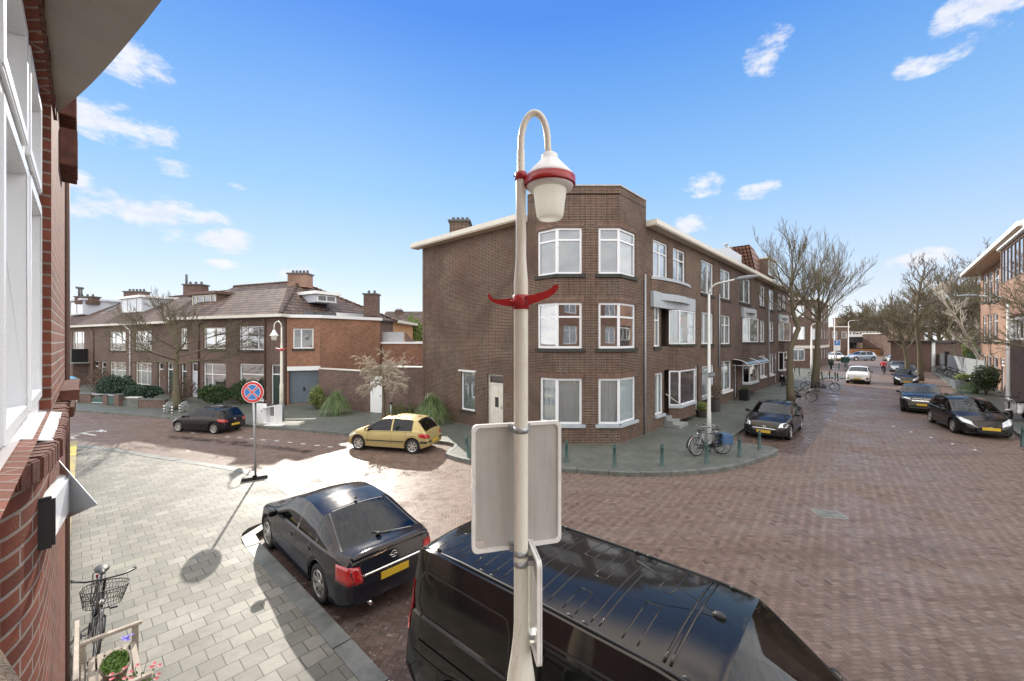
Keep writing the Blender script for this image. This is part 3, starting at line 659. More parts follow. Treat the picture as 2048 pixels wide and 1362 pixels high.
# ---------------------------------------------------------------- the next two houses of the terrace
def terr(name, label, ta, tb, rs2, rs1, rs0, pxm):
    o = FR.P(ta, 0, 0); h = root(name, (o.x, o.y, 0), label, 'house', 'brick houses continuing the terrace along the right street')
    return h
L2 = terr('terraced_house', 'second brick house of the terrace, with the glazed arched awning over its entrance', t12, t23, 0, 0, 0, 0)
L3 = terr('terraced_house', 'third brick house of the terrace, with the red tiled gable and dormer on its roof', t23, tEnd, 0, 0, 0, 0)
def terr_fill(h, ta, tb, w2_, w1_, w0_, doors, bays, pan):
    m = MB(); Q2 = [FR.rect(*r) for r in w2_]; Q1 = [FR.rect(*r) for r in w1_]; Q0 = [FR.rect(*r) for r in w0_]; D = []
    for r in doors: q = FR.rect(*r); D.append((q[0], q[1], PAVE + .1, q[3]))
    B = []
    for (x0, x1, g0, g1, f0, f1) in bays: xm = (x0 + x1) / 2; B.append((FR.t(x0), FR.t(x1), FR.z(xm, g1), FR.z(xm, g0), FR.z(xm, f1), FR.z(xm, f0)))
    FR.wall(m, ta, tb, Z0, zE, Q2 + Q1 + Q0 + D + [(b[0] + .2, b[1] - .2, b[2], b[5]) for b in B])
    bk = FR.P(tb, 0, 0) + DL * FL.L; bk0 = FR.P(ta, 0, 0) + DL * FL.L
    for a, b in ((FR.P(tb, 0, 0), bk), (bk, bk0)): f_ = Fac(a, b); f_.wall(m, 0, f_.L, Z0, zE)
    m.build('brick_wall', M_brick_r2, h)
    m = MB(); m.prism([FR.P(ta, 0, 0), FR.P(tb, 0, 0), bk, bk0], zE - .02, zE + .05); m.build('flat_roof', M_tarroof, h)
    m = MB(); FR.box(m, ta + .003, tb, -.02, .5, zE + .02, zE + .24); m.build('eave_fascia', M_cream, h)
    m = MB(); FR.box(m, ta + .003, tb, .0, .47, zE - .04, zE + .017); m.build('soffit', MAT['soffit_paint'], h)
    for i, r in enumerate(Q2): window(FR, r, h, mull=(.5,), trans=.0, curtain=(('curtain', 'blind', 'room')[i % 3], 0, 1), gmat=M_glass2, sill=(M_sillb, .16, .07))
    for i, r in enumerate(Q1): window(FR, r, h, mull=(.5,), trans=(.66 if i == 0 else 0), curtain=('curtain', 0, 1), sill=(M_sillb, .16, .07))
    for i, r in enumerate(Q0): window(FR, r, h, mull=(.38,), curtain=('curtain', 0, .9), sill=(M_white, .14, .1))
    for i, r in enumerate(D): door(FR, r, h, [M_black, M_white, M_copper][i % 3], transom=.2, panels=1)
    for b in B: bayset(FR, b[0], b[1], .45, b[5] + .02, [(b[2], b[3]), (b[4], b[5])], h, bm=M_brick_r2); lintel(FR, b[0] - .35, b[1] + .35, b[5] + .02, b[5] + .75, h)
M_brick_r2 = brickmat('terrace_brick', (.09, .06, .052), (.125, .08, .066), (.22, .18, .155), squash=.5, stain=.3, ms=.014)
terr_fill(L2, t12, t23, [(1441, 1461, 540, 598), (1479, 1501, 556, 606), (1519, 1530, 571, 612)], [(1442, 1461, 631, 688), (1520, 1530, 641, 684)],
          [(1443, 1463, 722, 781), (1520, 1531, 710, 753)], [(1468, 1475, 728, 780), (1511, 1516, 712, 774)], [(1485, 1507, 723, 763, 637, 684)], 0)
terr_fill(L3, t23, tEnd, [(1538, 1548, 579, 620), (1556, 1563, 588, 620), (1565, 1572, 591, 620)], [(1538.5, 1548, 643, 683)],
          [(1539, 1548, 707, 749)], [(1550, 1555, 706, 747)], [(1557, 1573, 703, 738, 645, 682)], 0)
tt = FR.t(1436) + .08; pipe([FR.P(tt, .06, FR.z(1436, 588)), FR.P(tt, .06, FR.z(1436, 735))], .045, L2, M_zinc); tt = FR.t(1536) + .08; pipe([FR.P(tt, .06, zE - .3 - 1.2), FR.P(tt, .06, PAVE)], .04, L3, M_zinc)
# arched awning of curved sheet on a white frame
m = MB(); a, b = FR.t(1463), FR.t(1509); z_ = FR.z(1485, 727); n = 8
for i in range(n):
    p = lambda k, t_: FR.P(t_, .05 + .95 * math.sin(k / n * math.pi / 2), z_ + .42 * math.cos(k / n * math.pi / 2))
    m.quad(p(i, a), p(i, b), p(i + 1, b), p(i + 1, a))
aw = m.build('awning_sheet', plain('smoked_awning', (.05, .06, .055), .15), L2); m = MB()
for t_ in (a, (a + b) / 2, b): m.tube([FR.P(t_, .05 + .95 * math.sin(k / n * math.pi / 2), z_ + .42 * math.cos(k / n * math.pi / 2)) for k in range(n + 1)] + [FR.P(t_, .05, z_)], .022, 6)
m.tube([FR.P(a, 1.0, z_), FR.P(b, 1.0, z_)], .022, 6); m.build('awning_frame', M_white, L2)
# roofscape behind the parapet line
def ppt(px, py, Y): return Vector(((px - 1024) / FX * Y, Y, H + (681 - py) / FX * Y))
def prism3(m, pts, dv):
    n = len(pts); dv = Vector(dv); P = [Vector(p) for p in pts]; Q = [p + dv for p in P]
    nn = (P[1] - P[0]).cross(P[2] - P[0])
    if nn.dot(dv) > 0: P.reverse(); Q.reverse()
    m.add(P + Q, [tuple(range(n)), tuple(range(2 * n - 1, n - 1, -1))] + [(i, i + n, (i + 1) % n + n, (i + 1) % n) for i in range(n)])
def pin(F_, px, py, o=0): f = F_.off(o); t = f.t(px); q = f.A + f.d * t; return Vector((q.x, q.y, H + (681 - py) / FX * q.y))
m = MB(); prism3(m, [pin(FR, 1482, 507, -3.2), pin(FR, 1503, 499, -3.2), pin(FR, 1524, 560, -3.2), pin(FR, 1482, 560, -3.2)], DL * 2.5); m.build('roof_extension', M_lgrey, L3)
m = MB(); prism3(m, [pin(FR, 1499, 489, -1.6), pin(FR, 1507, 497, -1.6), pin(FR, 1563, 594, -1.6), pin(FR, 1530, 594, -1.6), pin(FR, 1512, 545, -1.6)], DL * 3.4); m.build('tiled_gable', M_pant3, L3)
ff = FR.off(-.9); r = (ff.t(1537), ff.t(1550), ff.z(1543, 552), ff.z(1543, 523)); m = MB(); ff.box(m, r[0] - .12, r[1] + .12, -2, -.02, r[2] - .1, r[3] + .1); m.build('dormer', M_copper, L3); window(ff, r, L3, name='dormer_window', mull=(.5,), trans=.6, dep=-.03, fw=.06)
m = MB(); ff.box(m, r[0] - .25, r[1] + .25, -2.1, .2, r[3] + .1, r[3] + .24); m.build('dormer_roof', M_cream, L3)
m = MB(); f3 = FR.off(-2.2); f3.box(m, f3.t(1456), f3.t(1483), -1, 0, zE, f3.z(1470, 503)); cc = m.build('chimney', M_lgrey, L2); m = MB()
for k in (.3, .6): m.lathe([(.13, 0), (.13, .5), (.2, .52), (.2, .62), (.0, .68)], f3.P(f3.t(1456) + k * (f3.t(1483) - f3.t(1456)), -.5, f3.z(1470, 503)), sides=10)
m.build('chimney_pot', M_zinc, cc)
# flower pots, tubs along the terrace come with the small things

# ---------------------------------------------------------------- western houses across the side street
E1 = Vector((-14.66, 26.2, 0)); E0 = Vector((-25.3, 30.6, 0)); FW = Fac(E0, E1); zW = 5.95
RA = Vector((-54.0, 46.4, 0)); FRo = Fac(RA, E0); zR = 5.75
inw = -FW.n; inr = -FRo.n
endh = root('end_house', (E1.x, E1.y, 0), 'brown brick end house with a hipped pantile roof, white gutter and wide white windows', 'house')
def wins(F_, lst): return [F_.rect(*r) for r in lst]
e1 = wins(FW, [(361, 374, 656, 698), (407, 451, 655, 698), (478, 530, 652, 700)]); e0w = wins(FW, [(407, 452, 727, 800), (479, 531, 728, 798)])
ed = [FW.rect(361, 373, 726, 793), FW.rect(382, 398, 726, 795), FW.rect(541, 560, 729, 811)]; ed = [(a, b, PAVE + .03, d) for a, b, c, d in ed]
BR = Vector((-10.5, 36.0, 0)); BL = E0 + inw * 9
m = MB(); FW.wall(m, 0, FW.L, Z0, zW, e1 + e0w + ed)
for a, b in ((E1, BR), (BR, BL), (BL, E0)): f_ = Fac(a, b); f_.wall(m, 0, f_.L, Z0, zW)
m.build('brick_wall', M_brick_r, endh)
def up(p, z): return Vector((p[0], p[1], z))
def roofpoly(m, pts, th=.12):
    n = len(pts); lo = [p - Vector((0, 0, th)) for p in pts]
    m.add(list(pts) + lo, [tuple(range(n)), tuple(range(2 * n - 1, n - 1, -1))] + [(i, i + n, (i + 1) % n + n, (i + 1) % n) for i in range(n)])
rt = Vector((-16.7, 31.9, 8.9)); rl = rt - FW.d * 7.6; ov = .45
e0 = up(E0 + FW.n * ov - FW.d * .5, zW + .05); e1_ = up(E1 + FW.n * ov + FW.d * .3, zW + .05); br = up(BR + Vector((.35, .1, 0)), zW + .05); bl = up(BL - FW.d * .5, zW + .05)
m = MB(); roofpoly(m, [e0, e1_, rt, rl]); roofpoly(m, [e1_, br, rt]); roofpoly(m, [br, bl, rl, rt]); roofpoly(m, [bl, e0, rl]); m.build('tiled_roof', M_pant, endh)
m = MB()
def ridge(m, a, b, r=.11, step=.34):
    n = int((b - a).length / step)
    for i in range(n):
        p = a.lerp(b, i / n); q = a.lerp(b, (i + 1.06) / n); m.tube([p, q], [r * .85, r * 1.08], 6)
for a, b in ((e1_, rt), (rt, br), (rt, rl)): ridge(m, a + Vector((0, 0, .03)), b + Vector((0, 0, .03)))
m.build('ridge_tiles', M_pant, endh)
m = MB(); FW.box(m, -.5, FW.L + .4, -.05, ov + .06, zW - .14, zW + .045); m.build('gutter', M_cream, endh)
chimney(575, 613, 548, 574, 31.2, M_brick_e, endh, pots=5, dz=1.0); chimney(727, 752, 589, 632, 30.8, M_brick_f, endh, pots=2, dz=.9)
for i, r in enumerate(e1): window(FW, r, endh, mull=((.5,), (.5,), (.3, .72))[i], curtain=(('curtain', 'blind', 'room')[i], 0, 1), gmat=M_glass2, sill=(M_sillb, .14, .06), fmat=M_cream if i < 2 else M_pvc)
for i, r in enumerate(e0w): window(FW, r, endh, mull=(.36,) if i == 0 else (), trans=.70, curtain=('room', 0, 1), gmat=M_glass2, sill=(M_white, .1, .06))
M_green = plain('dark_green_paint', (.015, .035, .028), .3)
for i, r in enumerate(ed): door(FW, r, endh, (M_green, M_lgrey, M_green)[i], transom=.25, panels=1)
for px, mt in ((399, M_copper), (531.5, M_copper)): t_ = FW.t(px); pipe([FW.P(t_, .3, zW - .1), FW.P(t_, .07, zW - .5), FW.P(t_, .07, PAVE)], .05, endh, mt)
# little dormer in the hip facing the corner
def dormer(F_, x0, x1, yt, yb, par, depth, mat, mull=(.5,), roofm=None, ovh=.22, gm=None, glazed=None):
    r = F_.rect(x0, x1, yt, yb); m = MB(); F_.box(m, r[0] - .1, r[1] + .1, -depth, -.02, r[2] - .06, r[3] + .04); d = m.build('dormer', mat, par)
    w = window(F_, r, d, name='dormer_window', mull=mull, dep=-.03, fw=.07, fmat=glazed or M_white, gmat=gm, curtain=('blind', .0, 1)); w['_'] = 1; del w['_']
    m = MB(); F_.box(m, r[0] - .1 - ovh, r[1] + .1 + ovh, -depth - .1, ovh + .05, r[3] + .043, r[3] + .25); m.build('dormer_roof', roofm or M_cream, d); return d
FH = Fac(Vector((-14.3, 28.2, 0)), Vector((-11.5, 32.5, 0))); dormer(FH, 634, 671, 591, 604, endh, 2.2, M_lgrey, mull=(.5,), roofm=M_white)
# garage wing with a flat roof
G0 = Vector((-14.5, 26.25, 0)); G1 = Vector((-12.67, 26.9, 0)); G2 = Vector((-9.8, 30.3, 0)); zG = 5.78
gw = root('garage_wing', (G1.x, G1.y, 0), 'orange brick flat roofed wing above a blue garage door, joined to the end house', 'building')
Fa, Fb = Fac(G0, G1), Fac(G1, G2)
gd = Fa.rect(575, 633, 741, 812); gd = (max(gd[0], .1), Fa.L - .08, PAVE + .03, gd[3]); gwn = Fa.rect(586, 627, 657, 697)
m = MB(); Fa.wall(m, 0, Fa.L, Z0, zG, [gd, gwn]); Fb.wall(m, 0, Fb.L, Z0, zG); f_ = Fac(G2, G2 + Vector((-3, 3, 0))); f_.wall(m, 0, f_.L, Z0, zG); m.build('brick_wall', M_brick_g, gw)
m = MB(); m.prism([G0, G1, G2, G2 + Vector((-3, 3, 0)), G0 + Vector((1, 4.5, 0))], zG - .02, zG + .03); m.build('flat_roof', M_tarroof, gw)
m = MB(); Fa.box(m, -.05, Fa.L + .12, -.1, .14, zG + .0, zG + .2); Fb.box(m, .0, Fb.L + .1, -.1, .14, zG + .001, zG + .2); m.build('fascia', M_white, gw)
window(Fa, gwn, gw, mull=(.4,), trans=.0, curtain=('room', 0, .6), gmat=M_glass, sill=(M_sillb, .14, .06))
M_blue = plain('blue_grey_paint', (.115, .145, .17), .45, var=.08)
m = MB(); Fa.box(m, gd[0], gd[1], -.30, -.24, gd[2], gd[3] - .28)
w_ = gd[1] - gd[0]
for i in range(4):
    for j in range(3): Fa.box(m, gd[0] + w_ * (i + .1) / 4, gd[0] + w_ * (i + .9) / 4, -.24, -.225, gd[2] + .1 + .68 * j, gd[2] + .1 + .68 * j + .58)
gdo = m.build('garage_door', M_blue, gw); m = MB(); Fa.box(m, gd[0] + w_ * .47, gd[0] + w_ * .52, -.225, -.17, 1.0, 1.25); m.build('handle', M_black, gdo)
m = MB(); Fa.box(m, gd[0], gd[1], -.30, -.2, gd[3] - .277, gd[3]); m.build('door_header', M_blue, gw)
m = MB(); Fa.box(m, gd[0] - .08, gd[1] + .1, -.02, .06, gd[3] + .002, gd[3] + .27); m.build('white_lintel', M_white, gw)
for i, px in enumerate((603, 642, 681, 712)):
    f_ = Fb if px > 640 else Fa; m = MB(); t_ = f_.t(px); f_.box(m, t_, t_ + 1.3, -1.5, -.4, zG + .2, zG + .23); m.obox(f_.P(t_, -.45, zG + .05), f_.d * 1.3, -f_.n * .9, Vector((0, 0, .38))) if 0 else None
    m = MB(); p = [f_.P(t_, -.3, zG + .08), f_.P(t_ + 1.15, -.3, zG + .08), f_.P(t_ + 1.15, -1.15, zG + .5), f_.P(t_, -1.15, zG + .5)]; roofpoly(m, p, .05)
    m.build('solar_panel', M_black, gw)
# row of three houses
def rowhouse(label, ta, tb, w1s, w0s, drs, last=False):
    o = FRo.P(ta, 0, 0); h = root('row_house', (o.x, o.y, 0), label, 'house', 'row houses across the side street'); m = MB()
    W1 = wins(FRo, w1s); W0 = wins(FRo, w0s); D = [(a, b, PAVE + .05, d) for a, b, c, d in wins(FRo, drs)]
    FRo.wall(m, ta, tb, Z0, zR, W1 + W0 + D); a, b, c, d = FRo.P(ta, 0, 0), FRo.P(tb, 0, 0), FRo.P(tb, -8.6, 0), FRo.P(ta, -8.6, 0)
    for p, q in ((b, c), (c, d), (d, a)): f_ = Fac(p, q); f_.wall(m, 0, f_.L, Z0, zR)
    m.build('brick_wall', M_brick_r, h); m = MB(); rz = 8.6
    roofpoly(m, [FRo.P(ta, .4, zR + .02), FRo.P(tb, .4, zR + .02), FRo.P(tb, -4.6, rz), FRo.P(ta, -4.6, rz)]); roofpoly(m, [FRo.P(tb, -9.0, zR), FRo.P(ta, -9.0, zR), FRo.P(ta, -4.6, rz), FRo.P(tb, -4.6, rz)]); m.build('tiled_roof', M_pant2, h)
    m = MB(); ridge(m, FRo.P(ta, -4.6, rz + .03), FRo.P(tb, -4.6, rz + .03)); m.build('ridge_tiles', M_pant2, h)
    m = MB(); FRo.box(m, ta + .003, tb, -.05, .46, zR - .16, zR + .012); m.build('gutter', M_cream, h)
    for i, r in enumerate(W1): window(FRo, r, h, mull=(.3, .7) if i == 0 else (.5,), curtain=('curtain', 0, 1), gmat=M_glass2, sill=(M_sillb, .12, .06), fmat=M_cream)
    for i, r in enumerate(W0): window(FRo, r, h, mull=(.3, .7), trans=.62, curtain=('room', 0, 1), gmat=M_glass2, fmat=M_cream, sill=(M_sillb, .1, .05))
    for i, r in enumerate(D): door(FRo, r, h, (M_copper, M_green, M_copper)[i % 3], transom=.22, panels=1)
    return h
ta, tb, tc, td = 0, FRo.t(187), FRo.t(261), FRo.L
h1 = rowhouse('row house farthest left, with the dark balcony and the flat grey dormer', ta, tb, [(145, 168, 663, 698)], [(100, 112, 725, 765)], [(146, 166, 730, 778)])
h2 = rowhouse('row house between the brown and the white downpipe, with the broad white dormer', tb, tc, [(219, 251, 663, 701)], [(220, 252, 724, 768)], [(186, 197, 722, 778), (201, 212, 724, 777)])
h3 = rowhouse('row house with the brown dormer, next to the hipped end house', tc, td, [(270, 303, 661, 701)], [(271, 303, 725, 770)], [(315, 328, 725, 785), (333, 346, 725, 787)])
m = MB(); r = FRo.rect(120, 176, 697, 722); FRo.box(m, r[0], r[1], .0, 1.1, r[2], r[3]); m.build('balcony', M_black, h1)
m = MB(); FRo.box(m, r[0] + .3, r[1] - .1, .003, 1.0, 0, r[2] - .11); m.build('porch', M_brick_w, h1); m = MB(); FRo.box(m, r[0] + 1.2, r[1] - 1.0, 1.003, 1.05, .2, 2.3); m.build('door', M_lgrey, h1)
m = MB(); FRo.box(m, r[0], r[1] + .6, .0, 1.15, r[2] - .1, r[2] - .003); m.build('balcony_slab', M_stone, h1)
for h_, px, mt in ((h2, 188.5, M_copper), (h3, 262, M_white)): t_ = FRo.t(px); pipe([FRo.P(t_ - .5, .35, zR - .1), FRo.P(t_, .07, zR - .6), FRo.P(t_, .07, PAVE)], .05, h_, mt)
dormer(FRo.off(-1.6), 141, 167, 603, 629, h1, 3.2, M_lgrey, roofm=M_lgrey, glazed=M_lgrey); dormer(FRo.off(-1.5), 243, 283, 598, 624, h2, 3.4, M_lgrey, mull=(.3, .75), roofm=M_white)
dormer(FRo.off(-2.0), 386, 432, 590, 611, h3, 2.6, M_copper, mull=(.2, .5, .8), roofm=M_copper, glazed=M_cream) if 0 else dormer(FW.off(-1.9), 386, 432, 590, 611, endh, 2.6, M_copper, mull=(.2, .5, .8), roofm=M_copper, glazed=M_cream)
m = MB(); f_ = FRo.off(-2.6); a = f_.t(213); b = f_.t(240); q = [f_.P(a, .5, 7.0 + .2), f_.P(a + 1.3, .5, 7.2), f_.P(a + 1.3, -.6, 7.9), f_.P(a, -.6, 7.9)]; roofpoly(m, q, .06); m.build('skylight', M_steel, h2)
chimney(149, 184, 594, 608, 44, M_brick_f, h1, pots=3); chimney(247, 284, 584, 600, 40.5, M_brick_f, h2, pots=5); chimney(366, 402, 570, 592, 35.6, M_brick_f, h3, pots=3)
m = MB(); m.tube([ppt(373, 575, 36), ppt(373, 549, 36)], .09, 8); m.build('flue_pipe', M_tarroof, h3)
m = MB()
for x in (158, 163): m.tube([ppt(x, 594, 44), ppt(x, 577, 44)], .09, 6)
m.tube([ppt(153, 575, 44), ppt(166, 577, 44)], .13, 6); m.build('flue_pipe', M_tarroof, h1)
# garden wall with the white gate between the wing and the corner block
wA = PV(637, 812); wG0 = PV(740, 825.5); wG1 = PV(764, 827.5)
gwl = root('garden_wall', (wA.x, wA.y, 0), 'high brick garden wall with a pale coping between the garage and the corner building', 'wall')
Fw1, Fw2 = Fac(wA, wG0), Fac(wG1, LA); zw1 = Fw1.z(690, 741); zw2 = Fw2.z(800, 735)
m = MB(); Fw1.box(m, 0, Fw1.L, -.22, 0, Z0, zw1); Fw2.box(m, 0, Fw2.L, -.22, 0, Z0, zw2); fg = Fac(wG0, wG1); fg.box(m, .003, fg.L - .003, -.22, 0, 2.25, zw1 + .002); m.build('brick_wall', M_brick_w, gwl)
m = MB(); Fw1.box(m, 0, Fw1.L, -.27, .05, zw1 + .003, zw1 + .07); Fw2.box(m, 0, Fw2.L, -.27, .05, zw2, zw2 + .07); m.build('coping', M_cream, gwl)
m = MB(); n = 7
for i in range(n): fg.box(m, fg.L * i / n + .004, fg.L * (i + 1) / n - .004, -.08, -.02, PAVE + .03, 2.245)
gt = m.build('gate', M_white, gwl); m = MB(); fg.box(m, fg.L * .85, fg.L * .9, -.02, .03, 1.1, 1.2); m.build('handle', M_metal, gt)
# rear buildings seen over the garden wall
ga = root('garden_annex', (-8.5, 31, 0), 'low orange brick annex with a white roof edge and grey screen behind the garden wall', 'building')
Fx = Fac((-10.0, 30.6), (-4.6, 30.2)); m = MB(); Fx.box(m, 0, Fx.L, -4, 0, Z0, 4.05); m.build('brick_wall', M_brick_g, ga); m = MB(); Fx.box(m, -.05, Fx.L + .1, -4.05, .08, 4.053, 4.2); m.build('roof_edge', M_white, ga)
m = MB(); Fx.box(m, .1, 1.75, -.5, -.4, 4.2, 4.95); m.build('screen', M_zinc, ga); m = MB(); prism3(m, [Fx.P(1.9, -.45, 4.2), Fx.P(2.6, -.45, 4.2), Fx.P(1.9, -.45, 4.95)], Fx.n * .08); m.build('screen_brace', M_copper, ga)
m = MB(); m.tube([Fx.P(4.4, .3, 3.2), Fx.P(4.4, .3, 4.4)], .07, 8); m.lathe([(.0, .1), (.13, .08), (.13, 0)], Fx.P(4.4, .3, 4.42), sides=8); m.build('vent_pipe', M_zinc, ga)
ho = root('rendered_house', (-12, 38, 0), 'orange rendered house corner just visible behind the garage wing', 'house')
m = MB(); m.box(-12.6, -10.7, 36.6, 44, Z0, 5.9); m.build('wall', plain('orange_render', (.50, .27, .13), .8), ho); m = MB(); m.box(-13, -10.2, 36.2, 44.2, 5.9, 6.15); m.build('roof_edge', M_cream, ho)
hf = root('distant_house', (-10, 62, 0), 'long low house with a grey tiled roof far behind the annex', 'house')
m = MB(); m.box(-20, 0, 62, 70, Z0, 6.6); m.build('wall', M_brick_f, hf); m = MB(); prism3(m, [(-20.4, 61.6, 6.5), (-20.4, 66, 9.0), (-20.4, 70.4, 6.5)], (20.8, 0, 0)); m.build('tiled_roof', M_pant, hf); chimney(790, 803, 621, 632, 65, M_brick_f, hf, pots=3)

# ---------------------------------------------------------------- east side building, far end of the street
eb = root('east_building', (RBW.x, RBW.y, 0), 'orange brick building at the right edge with a deep white eave', 'building')
T_ = Fac(RBW + DR * 40, RBW); fe = T_.t(1961); FE = Fac(T_.P(fe, 0, 0), RBW - DR * 14)
zX = FE.z(1966, 545); we = [(1966, 1974, 550, 603), (1976, 1985, 545, 603), (1988, 1998, 538, 601)]; w1e = [(1966, 1973, 632, 683), (1976, 1984, 629, 683), (1987, 1996, 626, 683)]; w0e = [(1965, 1972, 710, 731), (1974.5, 1983, 711, 733), (1986, 1996, 713, 736), (2001, 2009, 716, 732)]
de = [(FE.t(1987), FE.t(1995), PAVE + .05, FE.z(1991, 737)), (FE.t(2002), FE.t(2008), PAVE + .05, FE.z(2005, 733))]
we, w1e, w0e = wins(FE, we), wins(FE, w1e), wins(FE, w0e)
m = MB(); FE.wall(m, 0, FE.L, Z0, zX, we + w1e + w0e + de)
q = [FE.P(FE.L, 0, 0), FE.P(FE.L, -11, 0), FE.P(0, -11, 0), FE.P(0, 0, 0)]
for a, b in zip(q[:-1], q[1:]): f_ = Fac(a, b); f_.wall(m, 0, f_.L, Z0, zX)
m.build('brick_wall', M_brick_e, eb)
m = MB(); m.prism([FE.P(-1.3, 1.3, 0), FE.P(FE.L, 1.3, 0), FE.P(FE.L, -11, 0), FE.P(-1.3, -11, 0)], zX + .02, zX + .32); m.build('flat_roof', M_white, eb)
m = MB(); m.prism([FE.P(-1.2, 1.2, 0), FE.P(FE.L, 1.2, 0), FE.P(FE.L, -.1, 0), FE.P(-1.2, -.1, 0)], zX - .05, zX + .017); m.build('soffit', plain('timber_soffit', (.36, .24, .15), .6), eb)
for r in we + w1e: window(FE, r, eb, trans=.72, fw=.08, curtain=('curtain', 0, 1), sill=(M_sillb, .2, .1), gmat=M_glass2)
for r in w0e: window(FE, r, eb, trans=.5 if r is w0e[3] else 0, fw=.09, curtain=('blind', 0, 1))
for r in de: door(FE, r, eb, M_lgrey)
# projecting bay with a white roof and brown window frames, white glazed bay below
bt = FE.off(.9).t(2001) - .8; bo = .9; Fz = [Fac(FE.P(bt, 0, 0), FE.P(bt + .8, bo, 0)), Fac(FE.P(bt + .8, bo, 0), FE.P(bt + 17, bo, 0))]
zz0, zz1, zz2, zz3 = FE.z(2006, 640), FE.z(2006, 583), FE.z(2006, 522), FE.z(2006, 508)
m = MB()
for f_ in Fz: f_.wall(m, 0, f_.L, zz0, zz2, [(0, f_.L, zz1, zz2 - .05)])
m.poly([FE.P(bt, 0, zz0), FE.P(bt + 17, 0, zz0), FE.P(bt + 17, bo, zz0), FE.P(bt + .8, bo, zz0)]); m.build('bay_wall', M_brick_e, eb)
window(Fz[0], (0, Fz[0].L, zz1, zz2 - .05), eb, name='bay_window', fw=.1, dep=.03, curtain=('curtain', 0, 1)); window(Fz[1], (0, Fz[1].L, zz1, zz2 - .05), eb, name='bay_window', mull=(.06, .13, .2, .27, .34, .41, .5, .6, .7, .8, .9), fw=.12, dep=.03, fmat=M_copper, gmat=M_glass2, curtain=('blind', 0, 1))
m = MB(); m.prism([FE.P(bt - .15, -.02, 0), FE.P(bt - .1, .5, 0), FE.P(bt + .3, bo + .05, 0), FE.P(bt + .9, bo + .2, 0), FE.P(bt + 17, bo + .2, 0), FE.P(bt + 17, -.02, 0)], zz2, zz3); m.build('bay_roof', M_white, eb)
lt = FE.off(.7).t(2016); l0, l1 = FE.z(2020, 680), FE.z(2020, 628); m = MB(); FE.box(m, lt - .6, lt + 14, .003, .9, l1 + .02, l1 + .9); m.build('concrete_lintel', M_white, eb)
fq = FE.off(.7); window(fq, (lt, lt + 13.5, l0, l1), eb, name='bay_window', mull=(.05, .12, .2, .3, .4, .5, .6, .7, .8, .9), trans=.7, fw=.12, curtain=('room', 0, 1), gmat=M_glass2)
m = MB(); FE.box(m, lt, lt + 13.5, .003, .66, Z0, l0 - .003); m.build('bay_base', M_brick_r, eb)
# building on the far corner of the cross street
N0 = Vector((42.0, 63, 0)); N1 = Vector(((1633 - 1024) / FX * 63, 63, 0)); N2 = N1 + DR * 17
nb_ = root('far_corner_building', (N1.x, N1.y, 0), 'brick flats on the far corner with a white band above the ground floor', 'building')
Fn, Fm = Fac(N0, N1), Fac(N1, N2); zn = Fn.z(1600, 601)
n2, n1, n0 = wins(Fn, [(1583, 1609, 611, 634), (1624, 1631, 614, 636)]), wins(Fn, [(1586, 1610, 653, 679), (1624, 1631, 657, 679)]), wins(Fn, [(1584, 1610, 697, 721)])
sm_ = [(2.5 + 4 * i, 4.0 + 4 * i, zz, zz + 1.6) for i in range(4) for zz in (7.6, 4.6, 1.2)]
m = MB(); Fn.wall(m, 0, Fn.L, Z0, zn, n2 + n1 + n0); Fm.wall(m, 0, Fm.L, Z0, zn, sm_); q = [N2, N2 + DL * 10, N0 + DL * 2 + Vector((0, 9, 0)), N0]
for a, b in zip(q[:-1], q[1:]): f_ = Fac(a, b); f_.wall(m, 0, f_.L, Z0, zn)
m.build('brick_wall', M_brick_r, nb_)
m = MB(); m.prism([N0, N1, N2, N2 + DL * 10], zn, zn + .1); m.build('flat_roof', M_tarroof, nb_); m = MB(); Fn.box(m, -.1, Fn.L + .3, -.1, .35, zn + .1, zn + .4); Fm.box(m, .0, Fm.L, -.1, .35, zn + .101, zn + .4); m.build('fascia', M_cream, nb_)
z_ = Fn.z(1600, 697); m = MB(); Fn.box(m, 0, Fn.L, .0, .12, z_ + .003, z_ + .45); Fm.box(m, 0, Fm.L, .0, .12, z_ + .003, z_ + .45); m.build('white_band', M_cream, nb_)
for r in n2 + n1 + n0: window(Fn, r, nb_, mull=(.5,), curtain=('curtain', 0, 1), fw=.1, gmat=M_glass2)
for r in sm_: window(Fm, r, nb_, fw=.1, curtain=('curtain', 0, 1), gmat=M_glass2)
chimney(1590, 1602, 588, 598, 64, M_brick_e, nb_, pots=4)
# far end of the street
def bld(name, label, cat, x0, x1, Y, z0, z1, dep, mat, px=True, cells=None, roofm=None, wm=None):
    X0, X1 = (x0 - 1024) / FX * Y, (x1 - 1024) / FX * Y; b = root(name, (X0, Y, 0), label, cat); F_ = Fac((X0, Y), (X1, Y)); m = MB(); ops = []
    if cells:
        nx, zs = cells
        for i in range(nx):
            for (a, c) in zs: w = F_.L / nx; ops.append((w * (i + .22), w * (i + .78), a, c))
    F_.wall(m, 0, F_.L, z0, z1, ops); q = [F_.P(F_.L, 0, 0), F_.P(F_.L, -dep, 0), F_.P(0, -dep, 0), F_.P(0, 0, 0)]
    for a, c in zip(q[:-1], q[1:]): f_ = Fac(a, c); f_.wall(m, 0, f_.L, z0, z1)
    m.build('wall', mat, b); m = MB(); F_.box(m, -.2, F_.L + .2, -dep - .2, .2, z1, z1 + .3); m.build('roof', roofm or M_cream, b)
    for r in ops: window(F_, r, b, fw=.12, curtain=('curtain', 0, 1), gmat=M_glass2)
    return b, F_
bld('brick_hall', 'plain brick hall with a flat roof beyond the far junction, left of the railway bridge', 'building', 1660, 1698, 120, -.05, 8.2, 20, M_brick_f, cells=(2, [(5, 7)]))
